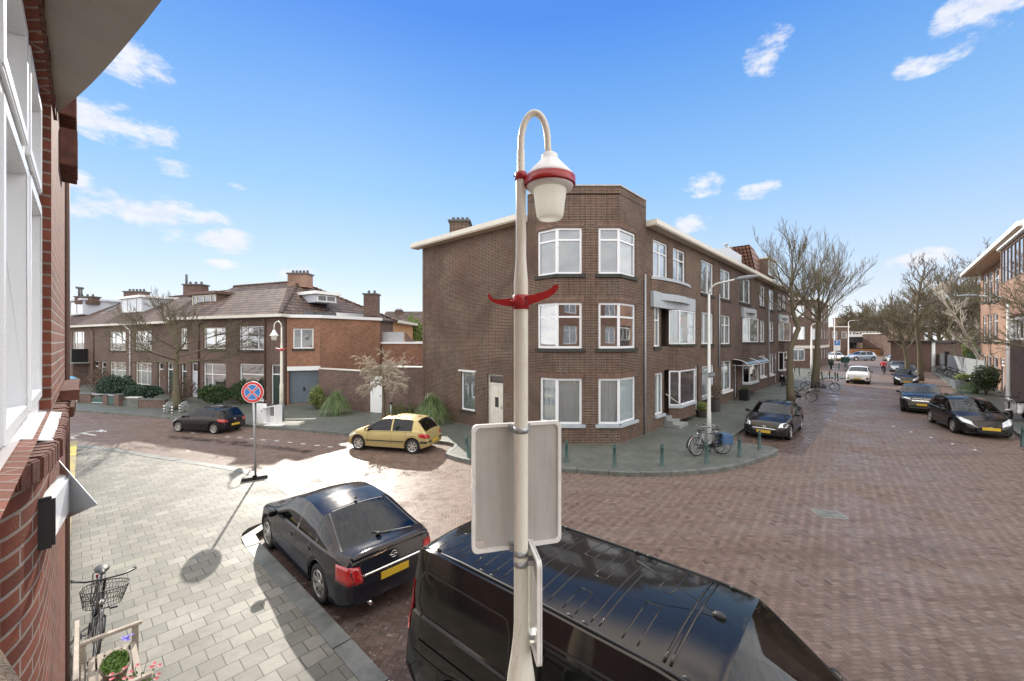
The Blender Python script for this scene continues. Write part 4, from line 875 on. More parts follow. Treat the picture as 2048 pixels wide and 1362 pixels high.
vi = root('railway_viaduct', (100, 128, 0), 'dark railway viaduct with white railings crossing the far end of the street', 'bridge')
m = MB(); m.box(88, 170, 126, 132, 3.6, 5.6)
for x in range(90, 170, 8): m.box(x, x + 1, 126.5, 131.5, -.05, 3.6)
m.build('deck', plain('dark_concrete', (.06, .06, .06), .8), vi)
m = MB(); m.box(100, 134, 125.6, 125.8, 5.4, 6.2); m.build('parapet', M_white, vi)
m = MB(); m.box(100, 134, 125.6, 125.66, 6.9, 7.0)
for i in range(35): m.box(100 + i, 100.08 + i, 125.6, 125.66, 6.2, 6.9)
m.build('railing', M_white, vi)
ow = root('hoarding', (100, 118, 0), 'orange hoarding under the railway viaduct behind the parked cars', 'hoarding'); m = MB()
for i in range(17): m.box(97 + 1.8 * i, 98.72 + 1.8 * i, 117.9, 118, 0, 1.9)
m.build('panels', plain('orange_panel', (.36, .18, .08), .7), ow); m = MB(); m.box(97, 127.6, 117.85, 118.02, 1.903, 2.05); m.build('top_rail', M_black, ow)
bld('brown_block', 'brown brick block of flats behind the bare trees on the right', 'building', 1845, 1962, 96, -.05, 10.5, 10, M_brick_f, cells=(7, [(1.2, 2.8), (4.4, 6.2), (7.4, 9.2)]))
bld('station_building', 'low brick building with cream roof edge behind the trees', 'building', 1800, 1862, 112, -.05, 6.2, 12, M_brick_f, cells=(5, [(1.2, 3.0), (4.0, 5.4)]))
bld('far_terrace', 'distant brown terrace above the railway seen through bare branches', 'building', 1700, 1800, 190, -.05, 15, 10, M_brick_f, cells=(9, [(6.5, 8.5), (10.5, 12.5)]), roofm=M_pant2)
sh = root('garden_shed', ((1866 - 1024) / FX * 56, 56, 0), 'low flat roofed brick shed with a pale door post behind the grey fence', 'shed'); Fs = Fac(((1862 - 1024) / FX * 56, 56), ((1975 - 1024) / FX * 58, 58)); m = MB(); zs_ = H - 4 / FX * 56
Fs.box(m, 0, Fs.L, -5, 0, -.05, zs_); m.build('brick_wall', M_brick_f, sh); m = MB(); Fs.box(m, -.3, Fs.L + .2, -5.2, .3, zs_ + .003, zs_ + .25); m.build('flat_roof', M_black, sh); m = MB(); Fs.box(m, .1, .6, .004, .1, -.05, zs_); m.build('door_post', M_white, sh)
# grey garden fence with its posts
fa = PV(1869, 738); fb = PV(1969, 776)
fz0, fz1 = H - (705 - 681) / FX * fa.y, H - (742 - 681) / FX * PV(1962, 773).y
fence = root('garden_fence', (fa.x, fa.y, 0), 'pale grey vertical board fence behind the parked bicycles', 'fence'); Ff = Fac(fa, fb); m = MB(); n = 60
for i in range(n):
    if i in (19, 20, 21): continue
    t0 = Ff.L * i / n; t1 = Ff.L * (i + .93) / n; zt = 2.5; Ff.box(m, t0, t1 - .03, -.04, 0, PAVE, zt + (0.0 if i % 2 else .02))
m.build('boards', plain('grey_boards', (.27, .285, .29), .6, var=.15), fence); m = MB()
for i in range(0, n + 1, 5): Ff.box(m, Ff.L * i / n - .04, Ff.L * i / n + .04, -.14, -.045, PAVE, 2.5)
m.build('posts', M_metal, fence); m = MB(); Ff.box(m, Ff.L * 19.2 / n, Ff.L * 20.8 / n, -.25, .1, PAVE, 2.9); m.build('gate_post', M_black, fence)
print('zE', zE, FL.z(845, 503), FR.off(.5).z(1300, 440), 'wings', FL.L, t12, t23, tEnd, 'zX', zX)
# ---------------------------------------------------------------- the house the photograph is taken from
FN = Fac(NP * -.13, NP * -.13 + DP * 6.0)
def sn(s, n): p = DP * s + NP * n; return Vector((p.x, p.y, 0))
nh = root('near_house', tuple(sn(3, -.3)), 'red brick house at the left edge with a white window and grey concrete canopy', 'house')
wn = (.95, 3.5, 3.90, 5.66); m = MB()
FN.wall(m, -2.0, 6.0, 3.9, 9.5, [wn], thick=.14); m.build('upper_wall', M_brick_n, nh)
FN3 = Fac(NP * -.13 - DP * 20, NP * -.13 - DP * 2.0); w3 = [(1 + 3.4 * i, 3.0 + 3.4 * i, z, z + 1.75) for i in range(5) for z in (.9, 4.0, 6.9)]
m = MB(); FN3.wall(m, 0, 18, Z0, 9.8, w3); m.build('rear_wall', M_brick_e, nh)
for r in w3: window(FN3, r, nh, mull=(.5,), trans=.7, curtain=('curtain', 0, 1))
bay_c = [(1.86, -1.1), (1.88, -.7), (1.91, -.42), (1.98, -.28), (2.1, -.185), (2.3, -.128), (2.6, -.110), (3.2, -.108), (3.75, -.112), (3.85, -.127), (6.0, -.127)]
bc = smooth_line([sn(*p) for p in bay_c], 2); m = MB()
z_ = [Z0, 3.80]; vs = []; u = 0
for i, p in enumerate(bc): vs += [(p.x, p.y, Z0), (p.x, p.y, 3.80)]
m.add(vs, [(2 * i, 2 * i + 2, 2 * i + 3, 2 * i + 1) for i in range(len(bc) - 1)], True); e_ = sn(6, -.127); f_ = sn(6, -2.5); m.quad((e_.x, e_.y, Z0), (f_.x, f_.y, Z0), (f_.x, f_.y, 9.5), (e_.x, e_.y, 9.5))
lw = m.build('curved_bay_wall', M_brick_n, nh)
# metric UVs along the curve
uvd = lw.data.uv_layers[0].data; L_ = [0]
for a, b in zip(bc[:-1], bc[1:]): L_.append(L_[-1] + (b - a).length)
for p in lw.data.polygons:
    if len(p.vertices) == 4 and max(p.vertices) < 2 * len(bc):
        for li in p.loop_indices: vi_ = lw.data.loops[li].vertex_index; uvd[li].uv = (L_[vi_ // 2], (Z0 if vi_ % 2 == 0 else 3.8))
# rowlock sill bricks, one by one, following the curve
M_sn = plain('sill_red_brick', (.13, .048, .031), .8, var=.45, scale=9, bump=.6); M_mort = plain('pale_mortar', (.40, .37, .33), .9, bump=.3)
def along(d):
    for i in range(len(bc) - 1):
        if d <= L_[i + 1]: k = (d - L_[i]) / (L_[i + 1] - L_[i]); return bc[i].lerp(bc[i + 1], k), (bc[i + 1] - bc[i]).normalized()
    return bc[-1], DP
random.seed(4); m = MB(); d = .45
while d < 2.95:
    p, t_ = along(d); nn = Vector((t_.y, -t_.x, 0)); w = .055; j = random.uniform(-.006, .006); zz = 3.80
    o = p + nn * (.045 + j); o.z = zz + j * .5; m.obox(o, t_ * w, -nn * .22, Vector((0, 0, .085))); d += .068
ms = m.build('brick_sill', M_sn, nh, bevel=.006); m = MB(); q = [p + Vector((t.y, -t.x, 0)) * .02 for p, t in [along(x * .1) for x in range(5, 30)]]; qb = [p - Vector((t.y, -t.x, 0)) * .18 for p, t in [along(x * .1) for x in range(5, 30)]]
m.prism(q + qb[::-1], 3.795, 3.872); m.build('mortar_bed', M_mort, nh)
# second sill and corbels further along, soldier course and canopy
for s0, s1, z0, z1, o in ((4.6, 5.9, 3.84, 3.92, .10), (4.7, 5.9, 3.70, 3.78, .075), (4.55, 5.0, 6.0, 6.22, .085), (4.6, 5.1, 5.64, 5.92, .09)):
    k = s0; m = MB()
    while k < s1: FN.box(m, k, k + .056, .0, o + random.uniform(-.004, .004), z0, z1); k += .068
    m.build('corbel_bricks', M_sn, nh, bevel=.004)
m = MB(); k = .7
while k < 3.75: FN.box(m, k, k + .056, .0, .012 + random.uniform(-.002, .003), 5.665, 5.87); k += .066
m.build('soldier_course', M_sn, nh)
cp = smooth_line([sn(*p) for p in ((3.92, -.14), (3.75, -.10), (3.3, .015), (2.82, .115), (2.18, .235), (1.5, .33), (.5, .4), (-1.5, .45))], 2) + [sn(-1.5, -.14)]
m = MB(); m.prism(cp, 5.72, 5.9); m.build('concrete_canopy', plain('canopy_stucco', (.33, .30, .26), .85, var=.12, scale=2, bump=.5), nh)
# white window: deep frame, sashes, metal sill
m = MB(); z0, z1 = wn[2], wn[3]; t0, t1 = wn[0], wn[1]
for a, b in ((t0, t0 + .09), (t1 - .09, t1), (1.75, 1.87), (2.62, 2.72)): FN.box(m, a, b, -.14, -.045, z0, z1)
FN.box(m, t0, t1, -.14, -.046, z1 - .08, z1); FN.box(m, t0, t1, -.14, -.046, z0, z0 + .09); FN.box(m, t0, t1, -.14, -.047, z0 + 1.12, z0 + 1.2)
wf = m.build('window', M_pvc, nh, bevel=.006); m = MB()
for a, b in ((1.87, 2.62), (2.72, t1 - .09)):
    for c, d in ((z0 + .09, z0 + 1.12), (z0 + 1.2, z1 - .08)):
        for q in ((a, a + .05, c, d), (b - .05, b, c, d), (a + .05, b - .05, c, c + .05), (a + .05, b - .05, d - .05, d)): FN.box(m, q[0], q[1], -.12, -.03, q[2], q[3])
m.build('sash', M_pvc, wf, bevel=.005); m = MB(); m.quad(FN.P(t0, -.1, z0), FN.P(t1, -.1, z0), FN.P(t1, -.1, z1), FN.P(t0, -.1, z1)); m.build('pane', M_glass2, wf)
m = MB(); m.quad(FN.P(t0, -.2, z0), FN.P(t1, -.2, z0), FN.P(t1, -.2, z1), FN.P(t0, -.2, z1)); m.build('blind', M_blind, wf)
m = MB(); m.obox(FN.P(2.55, -.06, z0 + .005), FN.d * (t1 - 2.55), FN.n * .10 + Vector((0, 0, -.025)), Vector((0, 0, .006))); m.build('metal_sill', M_white, wf)
pipe([FN.P(5.85, .012, 8.5), FN.P(5.85, .012, PAVE)], .022, nh, M_copper)
# boxed lamp with its triangular shade
wl = root('wall_lamp', tuple(FN.P(2.45, .0, 3.5)), 'white box lamp with a triangular metal wing, fixed to the red brick bay', 'wall lamp')
m = MB(); m.obox(FN.P(2.42, .0, 3.50), FN.d * .42 + FN.n * .045, FN.n * .045, Vector((0, 0, .18))); b_ = m.build('lamp_box', M_pvc, wl, bevel=.012); m = MB(); m.obox(FN.P(2.39, -.008, 3.49), FN.d * .035, FN.n * .06, Vector((0, 0, .20))); m.build('end_cap', M_black, wl, bevel=.01)
m = MB(); a = FN.P(2.82, .05, 3.74); b = FN.P(2.82, .05, 3.46); c = FN.P(2.62, .17, 3.56); prism3(m, [a, b, c], FN.d * .008 + Vector((0, 0, .004))); m.build('triangular_wing', M_metal, wl)
# low mossy wall at the edge of the pavement
lo = root('low_garden_wall', tuple(sn(8, -.3)), 'low brick garden wall with yellow moss on its coping, left of the light pavement', 'wall')
m = MB(); Fg = Fac(sn(6.6, -.22), sn(22.8, -.22)); Fg.box(m, 0, Fg.L, -.3, 0, Z0, .42); m.build('wall', M_brick_w, lo)
t = NT('mossy_coping'); p_ = t.pos(); t.fin(t.mix(t.ramp(t.noise(p_, 1.1, 5, .7), [(.45, (0, 0, 0)), (.6, (1, 1, 1))]), t.mix(t.noise(p_, 12, 4), (.18, .15, .09), (.32, .27, .17)), (.45, .36, .06)), .9); t.bump(t.noise(p_, 30, 4), .6, .01)
m = MB(); k = 0
while k < Fg.L - .1: Fg.box(m, k, k + .19, -.33, .03, .423, .47 + random.uniform(0, .006)); k += .205
m.build('coping', t.m, lo)
# weathered ledge of the window we look from
lg = root('window_ledge', (-.7, .45, 3.8), 'rough weathered ledge cut off by the lower left corner', 'ledge'); m = MB()
m.prism([(-.735, .565), (-.69, .55), (-.55, .47), (-.45, .36), (-.9, .25), (-1.2, .5)], 3.82, 3.895); m.build('ledge_board', plain('weathered_ledge', (.20, .15, .11), .9, var=.45, scale=22, bump=1.0), lg, bevel=.012)

# ---------------------------------------------------------------- cream lamp post with the signs
M_cpole = NT('cream_pole_paint'); p_ = M_cpole.obj(); mp = M_cpole.node('Mapping'); mp.inputs['Scale'].default_value = (1, 1, .12); M_cpole.l.new(p_, mp.inputs[0])
st = M_cpole.noise(mp.outputs[0], 22, 5, .7); M_cpole.fin(M_cpole.mix(M_cpole.ramp(M_cpole.noise(p_, 38, 6, .8), [(.62, (0, 0, 0)), (.70, (.75,) * 3)]), M_cpole.ramp(st, [(.3, (.60, .56, .44)), (.5, (.76, .73, .63)), (.62, (.72, .69, .58)), (.75, (.40, .35, .24))]), (.24, .17, .10)), M_cpole.math('MULTIPLY_ADD', st, .3, .2), 0, .5); M_cpole.bump(M_cpole.noise(p_, 90, 3), .12, .002); M_cpole = M_cpole.m
M_red = plain('red_paint', (.38, .018, .02), .32, var=.15, scale=14); M_shade = plain('white_lamp_shade', (.84, .84, .83), .3, var=.05)
t = NT('opal_globe'); t.fin((.88, .88, .84), .2); tl = t.node('BsdfTranslucent'); tl.inputs[0].default_value = (.95, .94, .88, 1); mx = t.node('MixShader'); mx.inputs[0].default_value = .72; t.l.new(t.b.outputs[0], mx.inputs[1]); t.l.new(tl.outputs[0], mx.inputs[2]); t.l.new(mx.outputs[0], t.n['Material Output'].inputs[0]); M_globe = t.m
PX, PY = .0707, 3.2
def pz(y, Y=PY): return H + (681 - y) / FX * Y
def lamp_post(name, label, group=None):
    lp = empty(name, (0, 0, 0), 0, label, 'lamp post', group); OFF[lp.name] = Vector((0, 0, 0)); return lp
lp = root('lamp_post', (PX, PY, PAVE), 'cream lamp post with red fittings and white bell lamp, carrying two sign panels', 'lamp post')
m = MB(); m.lathe([(.12, PAVE - .1), (.12, 1.55), (.105, 1.68), (.078, 1.85), (.062, 1.98), (.0555, 2.1), (.0555, pz(596)), (.0555, pz(566)), (.053, pz(556)), (.0425, pz(522)), (.041, pz(512)), (.039, pz(360)), (.029, pz(350)), (.0285, pz(300))], (PX, PY, 0), sides=28); m.build('shaft', M_cpole, lp)
LX, LY = PX + .225, PY - .02; m = MB(); pts = []
a0, a1 = pz(300), pz(312, LY); zc = pz(296); ax = (LX - .015 - PX) / 2
for i in range(17):
    k = math.pi * i / 16; pts.append((PX + ax - ax * math.cos(k), PY + (LY - PY) * i / 16, zc + .27 * math.sin(k) ** .85 + (a1 - zc) * max(0, (i / 16 - .8) / .2) * .2))
pts = [(PX, PY, pz(330))] + pts + [(LX, LY, pz(310, LY))]; m.tube(pts, .0255, 14); m.build('curved_arm', M_cpole, lp)
m = MB(); zt = pz(306, LY); m.lathe([(0, zt - .002), (.045, zt - .004), (.062, zt - .018), (.064, zt - .05), (.072, zt - .054), (.098, zt - .085), (.140, zt - .13), (.182, zt - .178), (.190, zt - .198), (.18, zt - .205), (.0, zt - .205)], (LX, LY, 0), sides=40); m.build('lamp_shade', M_shade, lp)
zr_ = pz(364, LY); m = MB(); m.lathe([(.198, zr_ - .03), (.198, zr_ + .026), (.192, zr_ + .026), (.192, zr_ - .03), (.198, zr_ - .03)], (LX, LY, 0), sides=44)
m.lathe([(.175, zr_ - .028), (.19, zr_ - .028), (.19, zr_ - .036), (.175, zr_ - .036)], (LX, LY, 0), sides=40)
m.obox((PX + .03, PY - .03, zr_ - .02), (.05, 0, 0), (0, .06, 0), (0, 0, .045)); m.build('red_ring', M_red, lp)
m = MB(); m.lathe([(0, zr_ - .03), (.183, zr_ - .03), (.178, zr_ - .05), (.135, zr_ - .062), (.0, zr_ - .062)], (LX, LY, 0), sides=40); m.build('lamp_collar', M_white, lp)
m = MB(); zb_ = pz(438, LY); m.lathe([(.128, zr_ - .05), (.126, zr_ - .09), (.108, zb_ + .05), (.103, zb_ + .02), (.088, zb_), (.085, zb_ + .004), (.0, zb_ + .006)], (LX, LY, 0), sides=36); m.build('lamp_globe', M_globe, lp)
m = MB(); m.lathe([(.030, pz(362)), (.047, pz(360)), (.047, pz(346)), (.030, pz(344))], (PX, PY, 0), sides=20); m.tube([(PX - .06, PY, pz(352)), (PX - .04, PY, pz(352))], .006, 6); m.build('red_clamp', M_red, lp)
m = MB(); m.lathe([(.056, pz(619)), (.066, pz(618)), (.066, pz(591)), (.056, pz(590))], (PX, PY, 0), sides=24)
def wing(sx, tip, zt_, y0):
    z0, z1 = pz(613), pz(594); pts = [(.05, z0), (.05, z1), (tip * .55, z1 + .012), (tip * .80, z1 + .026), (tip * .93, zt_ - .02), (tip * .955, zt_), (tip, zt_ - .004), (tip * .985, zt_ - .035), (tip * .87, z1 - .005), (tip * .6, z0 + .035), (.12, z0 + .004)]
    X_ = lambda px: (px - 1024) / FX * 3.2
    pts = [(1050, 594), (1070, 590), (1090, 584), (1101, 578), (1107, 571), (1113, 571), (1116, 576), (1108, 589), (1094, 598), (1072, 606), (1056, 612)] if sx > 0 else [(1026, 597), (1010, 598), (992, 599), (984, 596), (980, 588), (975, 589), (978, 598), (986, 605), (1004, 611), (1026, 614)]
    prism3(m, [(X_(a), y0, pz(b)) for a, b in pts], (0, .012, 0))
wing(1, .285, pz(571), PY - .07); wing(-1, .255, pz(590), PY - .01); m.tube([(PX - .085, PY - .05, pz(604)), (PX - .05, PY - .05, pz(604))], .008, 6); m.build('red_bracket', M_red, lp)
# the two sign panels, seen from behind and from the edge
M_al = NT('sign_back_aluminium'); p_ = M_al.obj(); nz_ = M_al.noise(p_, 2.2, 2, .4, .8); M_al.fin((.50, .49, .46), M_al.math('MULTIPLY_ADD', M_al.noise(p_, 60, 4), .2, .3), .25, .5); mpa = M_al.node('Mapping'); mpa.inputs['Scale'].default_value = (9, 9, .7); M_al.l.new(p_, mpa.inputs[0]); M_al.l.new(M_al.mix(M_al.ramp(M_al.noise(mpa.outputs[0], 2.5, 5, .7), [(.5, (0, 0, 0)), (.8, (.4,) * 3)]), (.50, .49, .46), (.26, .25, .22)), M_al.b.inputs['Base Color']); M_al.bump(nz_, .8, .03); M_al = M_al.m
M_alf = plain('sign_rim', (.80, .78, .74), .35, metal=.0)
def panel(P0, P1, z0, z1, parent, backm, name='sign_panel'):
    f = Fac(P0, P1); m = MB(); r_ = .045; w = f.L; o = []
    pts = []
    for cx, cz, a in ((w - r_, z0 + r_, -90), (w - r_, z1 - r_, 0), (r_, z1 - r_, 90), (r_, z0 + r_, 180)):
        for k in range(5): q = R(a + 22.5 * k); pts.append((cx + r_ * math.cos(q), cz + r_ * math.sin(q)))
    prism3(m, [f.P(a, 0, b) for a, b in pts], -f.n * .004); s_ = m.build(name, backm, parent)
    m = MB(); n = len(pts); inner = []
    cx, cz = w / 2, (z0 + z1) / 2
    for a, b in pts: inner.append((cx + (a - cx) * (1 - .052 / w * 1), cz + (b - cz) * (1 - .052 / (z1 - z0))))
    for i in range(n):
        j = (i + 1) % n; A, B, Cc, D = pts[i], pts[j], inner[j], inner[i]
        o1, o2 = .022, -.014
        m.quad(f.P(A[0], o1, A[1]), f.P(B[0], o1, B[1]), f.P(Cc[0], o1, Cc[1]), f.P(D[0], o1, D[1])); m.quad(f.P(B[0], o1, B[1]), f.P(A[0], o1, A[1]), f.P(A[0], o2, A[1]), f.P(B[0], o2, B[1]))
        m.quad(f.P(D[0], o1, D[1]), f.P(Cc[0], o1, Cc[1]), f.P(Cc[0], 0, Cc[1]), f.P(D[0], 0, D[1])); m.quad(f.P(A[0], o2, A[1]), f.P(D[0], o2, D[1]), f.P(Cc[0], o2, Cc[1]), f.P(B[0], o2, B[1]))
    m.build('rim', M_alf, s_); return f, s_
f1, s1 = panel((-.318, 3.22), (.405, 3.42), 2.617, 3.633, lp, M_al); f2, s2 = panel((.145, 3.36), (.207, 2.97), 1.90, 2.68, lp, M_al)
m = MB(); m.obox(f1.P(.02, .003, 2.66), f1.d * .085, f1.n * .001, Vector((0, 0, .05))); m.build('maker_sticker', plain('sticker', (.55, .48, .45), .6, var=.3, scale=120), s1)
for zc_ in (3.60, 2.64, 2.56, 1.98):
    m = MB(); m.lathe([(.0555, zc_ - .022), (.059, zc_ - .022), (.059, zc_ + .022), (.0555, zc_ + .022)], (PX, PY, 0), sides=24)
    if zc_ > 2.6: m.obox(f1.P(.30, .0, zc_ - .03), f1.d * .07, f1.n * .045, Vector((0, 0, .06))); m.obox(f1.P(.44, .0, zc_ - .03), f1.d * .03, f1.n * .045, Vector((0, 0, .06))); m.tube([f1.P(.315, .045, zc_), f1.P(.315, .058, zc_)], .014, 8)
    else: m.obox((PX + .04, PY - .02, zc_ - .02), (.06, 0, 0), (0, .08, 0), (0, 0, .04))
    m.build('clamp', M_metal, lp)
# ---------------------------------------------------------------- cars
def paint(name, c, metal=.0, rough=.12, coat=0.0):
    t = NT(name); p = t.obj(); n = t.noise(p, 7, 5, .7); sp_ = t.noise(p, 140, 2)
    t.fin(t.mix(t.ramp(n, [(.5, (0, 0, 0)), (.9, (.03,) * 3)]), c, (.25, .23, .2)), t.math('MULTIPLY_ADD', n, .08, rough - .04), metal, .5, coat, t.math('MULTIPLY_ADD', sp_, .05, .0)); t.b.inputs['Specular Tint'].default_value = (1, .82, .66, 1); return t.m
M_pblack = paint('black_car_paint', (.010, .011, .014)); M_pblue = paint('midnight_car_paint', (.012, .014, .022)); M_pgold = paint('gold_car_paint', (.46, .36, .16), metal=.45, rough=.35)
M_pgrey = paint('silver_car_paint', (.34, .36, .38), metal=.5); M_pwhite = paint('white_car_paint', (.74, .74, .72)); M_plb = paint('pale_blue_car_paint', (.36, .42, .50), metal=.4); M_pdg = paint('charcoal_car_paint', (.028, .027, .027), metal=.1)
M_cglass = glassmat('car_glass', tint=(.30, .34, .34), dark=-.06, spec=.85, ior=1.5); M_seat = plain('seat_fabric', (.035, .035, .038), .8)
M_tyre = plain('tyre_rubber', (.018, .018, .018), .85, bump=.2); M_alloy = plain('alloy_rim', (.60, .58, .55), .28, metal=.85); M_trim = plain('black_plastic', (.02, .02, .02), .55)
M_chrome = plain('chrome', (.80, .78, .74), .12, metal=1, var=.02); M_tail = plain('red_lens', (.42, .012, .015), .12, var=.2, scale=20, coat=1); M_head = plain('headlamp_lens', (.55, .57, .58), .12, var=.35, scale=18, metal=.4, coat=1); M_plate = plain('yellow_plate', (.62, .40, .035), .4, var=.06)
def interp(pl, x):
    if x <= pl[0][0]: return pl[0][1]
    for a, b in zip(pl[:-1], pl[1:]):
        if x <= b[0]: return a[1] + (b[1] - a[1]) * (x - a[0]) / max(b[0] - a[0], 1e-9)
    return pl[-1][1]
def smooth_interp(pl, x, k=.07):
    return sum(interp(pl, x + k * o) * w for o, w in ((-1, .12), (-.5, .22), (0, .32), (.5, .22), (1, .12)))
def patch(m, bvh, rows, nu=6, nv=3, eps=.004, skirt=.012):
    rs = []
    for r in rows:
        r = [Vector(p) for p in r]; L = [0]
        for a, b in zip(r[:-1], r[1:]): L.append(L[-1] + (b - a).length)
        o = []
        for i in range(nu + 1):
            d = L[-1] * i / nu
            for j in range(len(r) - 1):
                if d <= L[j + 1] + 1e-9: k = (d - L[j]) / max(L[j + 1] - L[j], 1e-9); o.append(r[j].lerp(r[j + 1], min(k, 1))); break
        rs.append(o)
    grid = []
    for j in range(nv + 1):
        f = j / nv * (len(rs) - 1); a = min(int(f), len(rs) - 2); k = f - a; grid.append([rs[a][i].lerp(rs[a + 1][i], k) for i in range(nu + 1)])
    vs = []; lo = []
    for row in grid:
        for p in row:
            loc, nn, _, _ = bvh.find_nearest(p)
            if nn.dot(p - Vector((2.2, 0, .6))) < 0: nn = -nn
            vs.append(loc + nn * eps); lo.append(loc - nn * skirt)
    W_ = nu + 1; fs = [(j * W_ + i, j * W_ + i + 1, (j + 1) * W_ + i + 1, (j + 1) * W_ + i) for j in range(nv) for i in range(nu)]
    nr = (vs[1] - vs[0]).cross(vs[W_] - vs[0]); c = vs[0]
    ln = bvh.find_nearest(grid[0][0]); out = (c - Vector((2.2, 0, .6)))
    if nr.dot(out) < 0: fs = [f[::-1] for f in fs]
    n = len(vs); bd = [i for i in range(nu)] ; edge = [i for i in range(W_)] + [j * W_ + nu for j in range(1, nv + 1)] + [nv * W_ + i for i in range(nu - 1, -1, -1)] + [j * W_ for j in range(nv - 1, 0, -1)]
    k = len(edge); allv = vs + [lo[e] for e in edge]
    for i in range(k): a, b = edge[i], edge[(i + 1) % k]; fs.append((a, b, n + (i + 1) % k, n + i))
    m.add(allv, fs, True)
def strip(m, bvh, pts, w=.006, eps=.0015, n=14):
    """thin line lying on the bodywork"""
    pts = [Vector(p) for p in pts]; L = [0]
    for a, b in zip(pts[:-1], pts[1:]): L.append(L[-1] + (b - a).length)
    P = []
    for i in range(n + 1):
        d = L[-1] * i / n
        for j in range(len(pts) - 1):
            if d <= L[j + 1] + 1e-9: P.append(pts[j].lerp(pts[j + 1], min(1, (d - L[j]) / max(L[j + 1] - L[j], 1e-9)))); break
    vs = []
    for i, p in enumerate(P):
        loc, nn, _, _ = bvh.find_nearest(p)
        if nn.dot(p - Vector((2.2, 0, .6))) < 0: nn = -nn
        t = (P[min(i + 1, n)] - P[max(i - 1, 0)]).normalized(); s = t.cross(nn).normalized() * w
        vs += [loc + nn * eps + s, loc + nn * eps - s]
    fs = [(2 * i, 2 * i + 1, 2 * i + 3, 2 * i + 2) for i in range(n)]
    a = (vs[1] - vs[0]).cross(vs[2] - vs[0]); loc, nn, _, _ = bvh.find_nearest(P[0])
    if nn.dot(P[0] - Vector((2.2, 0, .6))) < 0: nn = -nn
    if a.dot(nn) > 0: fs = [f[::-1] for f in fs]
    m.add(vs, [f[::-1] for f in fs], True)
def wheel(parent, x, y, r, side, spokes=5, rimr=.70, w=.2, style='alloy'):
    s = side; c = (x, y, r); yo = y  # outer face at y
    hub = MB(); hub.lathe([(0, -s * .09), (r * rimr * .98, -s * .09), (r * rimr * .98, -s * (w - .01)), (0, -s * (w - .01))][::1 if s > 0 else -1], (x, y, r), 'y', 20); h = hub.build('wheel', M_trim, parent)
    t = MB(); R0 = r * rimr; pr = [(R0, -s * w), (r * .93, -s * (w - .005)), (r, -s * (w - .03)), (r, -s * .03), (r * .97, -s * .008), (r * .88, s * .004), (R0 + .012, -s * .0), (R0, -s * .012)]
    t.lathe(pr[::1 if s > 0 else -1] , (x, y, r), 'y', 28); t.build('tyre', M_tyre, h)
    m = MB(); pr = [(R0 + .004, -s * .012), (R0 - .004, s * .0), (R0 - .022, -s * .006), (R0 - .026, -s * .05)]; m.lathe(pr[::1 if s > 0 else -1], (x, y, r), 'y', 28)
    m.lathe([(0, -s * .012), (.05, -s * .014), (.06, -s * .03), (.06, -s * .08)][::1 if s > 0 else -1], (x, y, r), 'y', 14)
    for i in range(spokes):
        a = 2 * math.pi * i / spokes + .3; ca, sa = math.cos(a), math.sin(a); tx, tz = -sa, ca; r0, r1 = .045, R0 - .015
        wi, wo = (.028, .042) if spokes <= 7 else (.016, .020)
        if style == 'split': wi, wo = .030, .052
        P = []
        for rr, ww, o in ((r0, wi, -.02), (r1, wo, -.012)):
            for q in (-1, 1): P.append((x + ca * rr + tx * ww * q, y + s * o, r + sa * rr + tz * ww * q)); P.append((x + ca * rr + tx * ww * q, y + s * (o - .035), r + sa * rr + tz * ww * q))
        m.add(P, [(0, 2, 6, 4), (1, 5, 7, 3), (0, 4, 5, 1), (2, 3, 7, 6)])
        if style == 'split': pass
    m.build('rim', M_alloy, h, sharp=35); return h
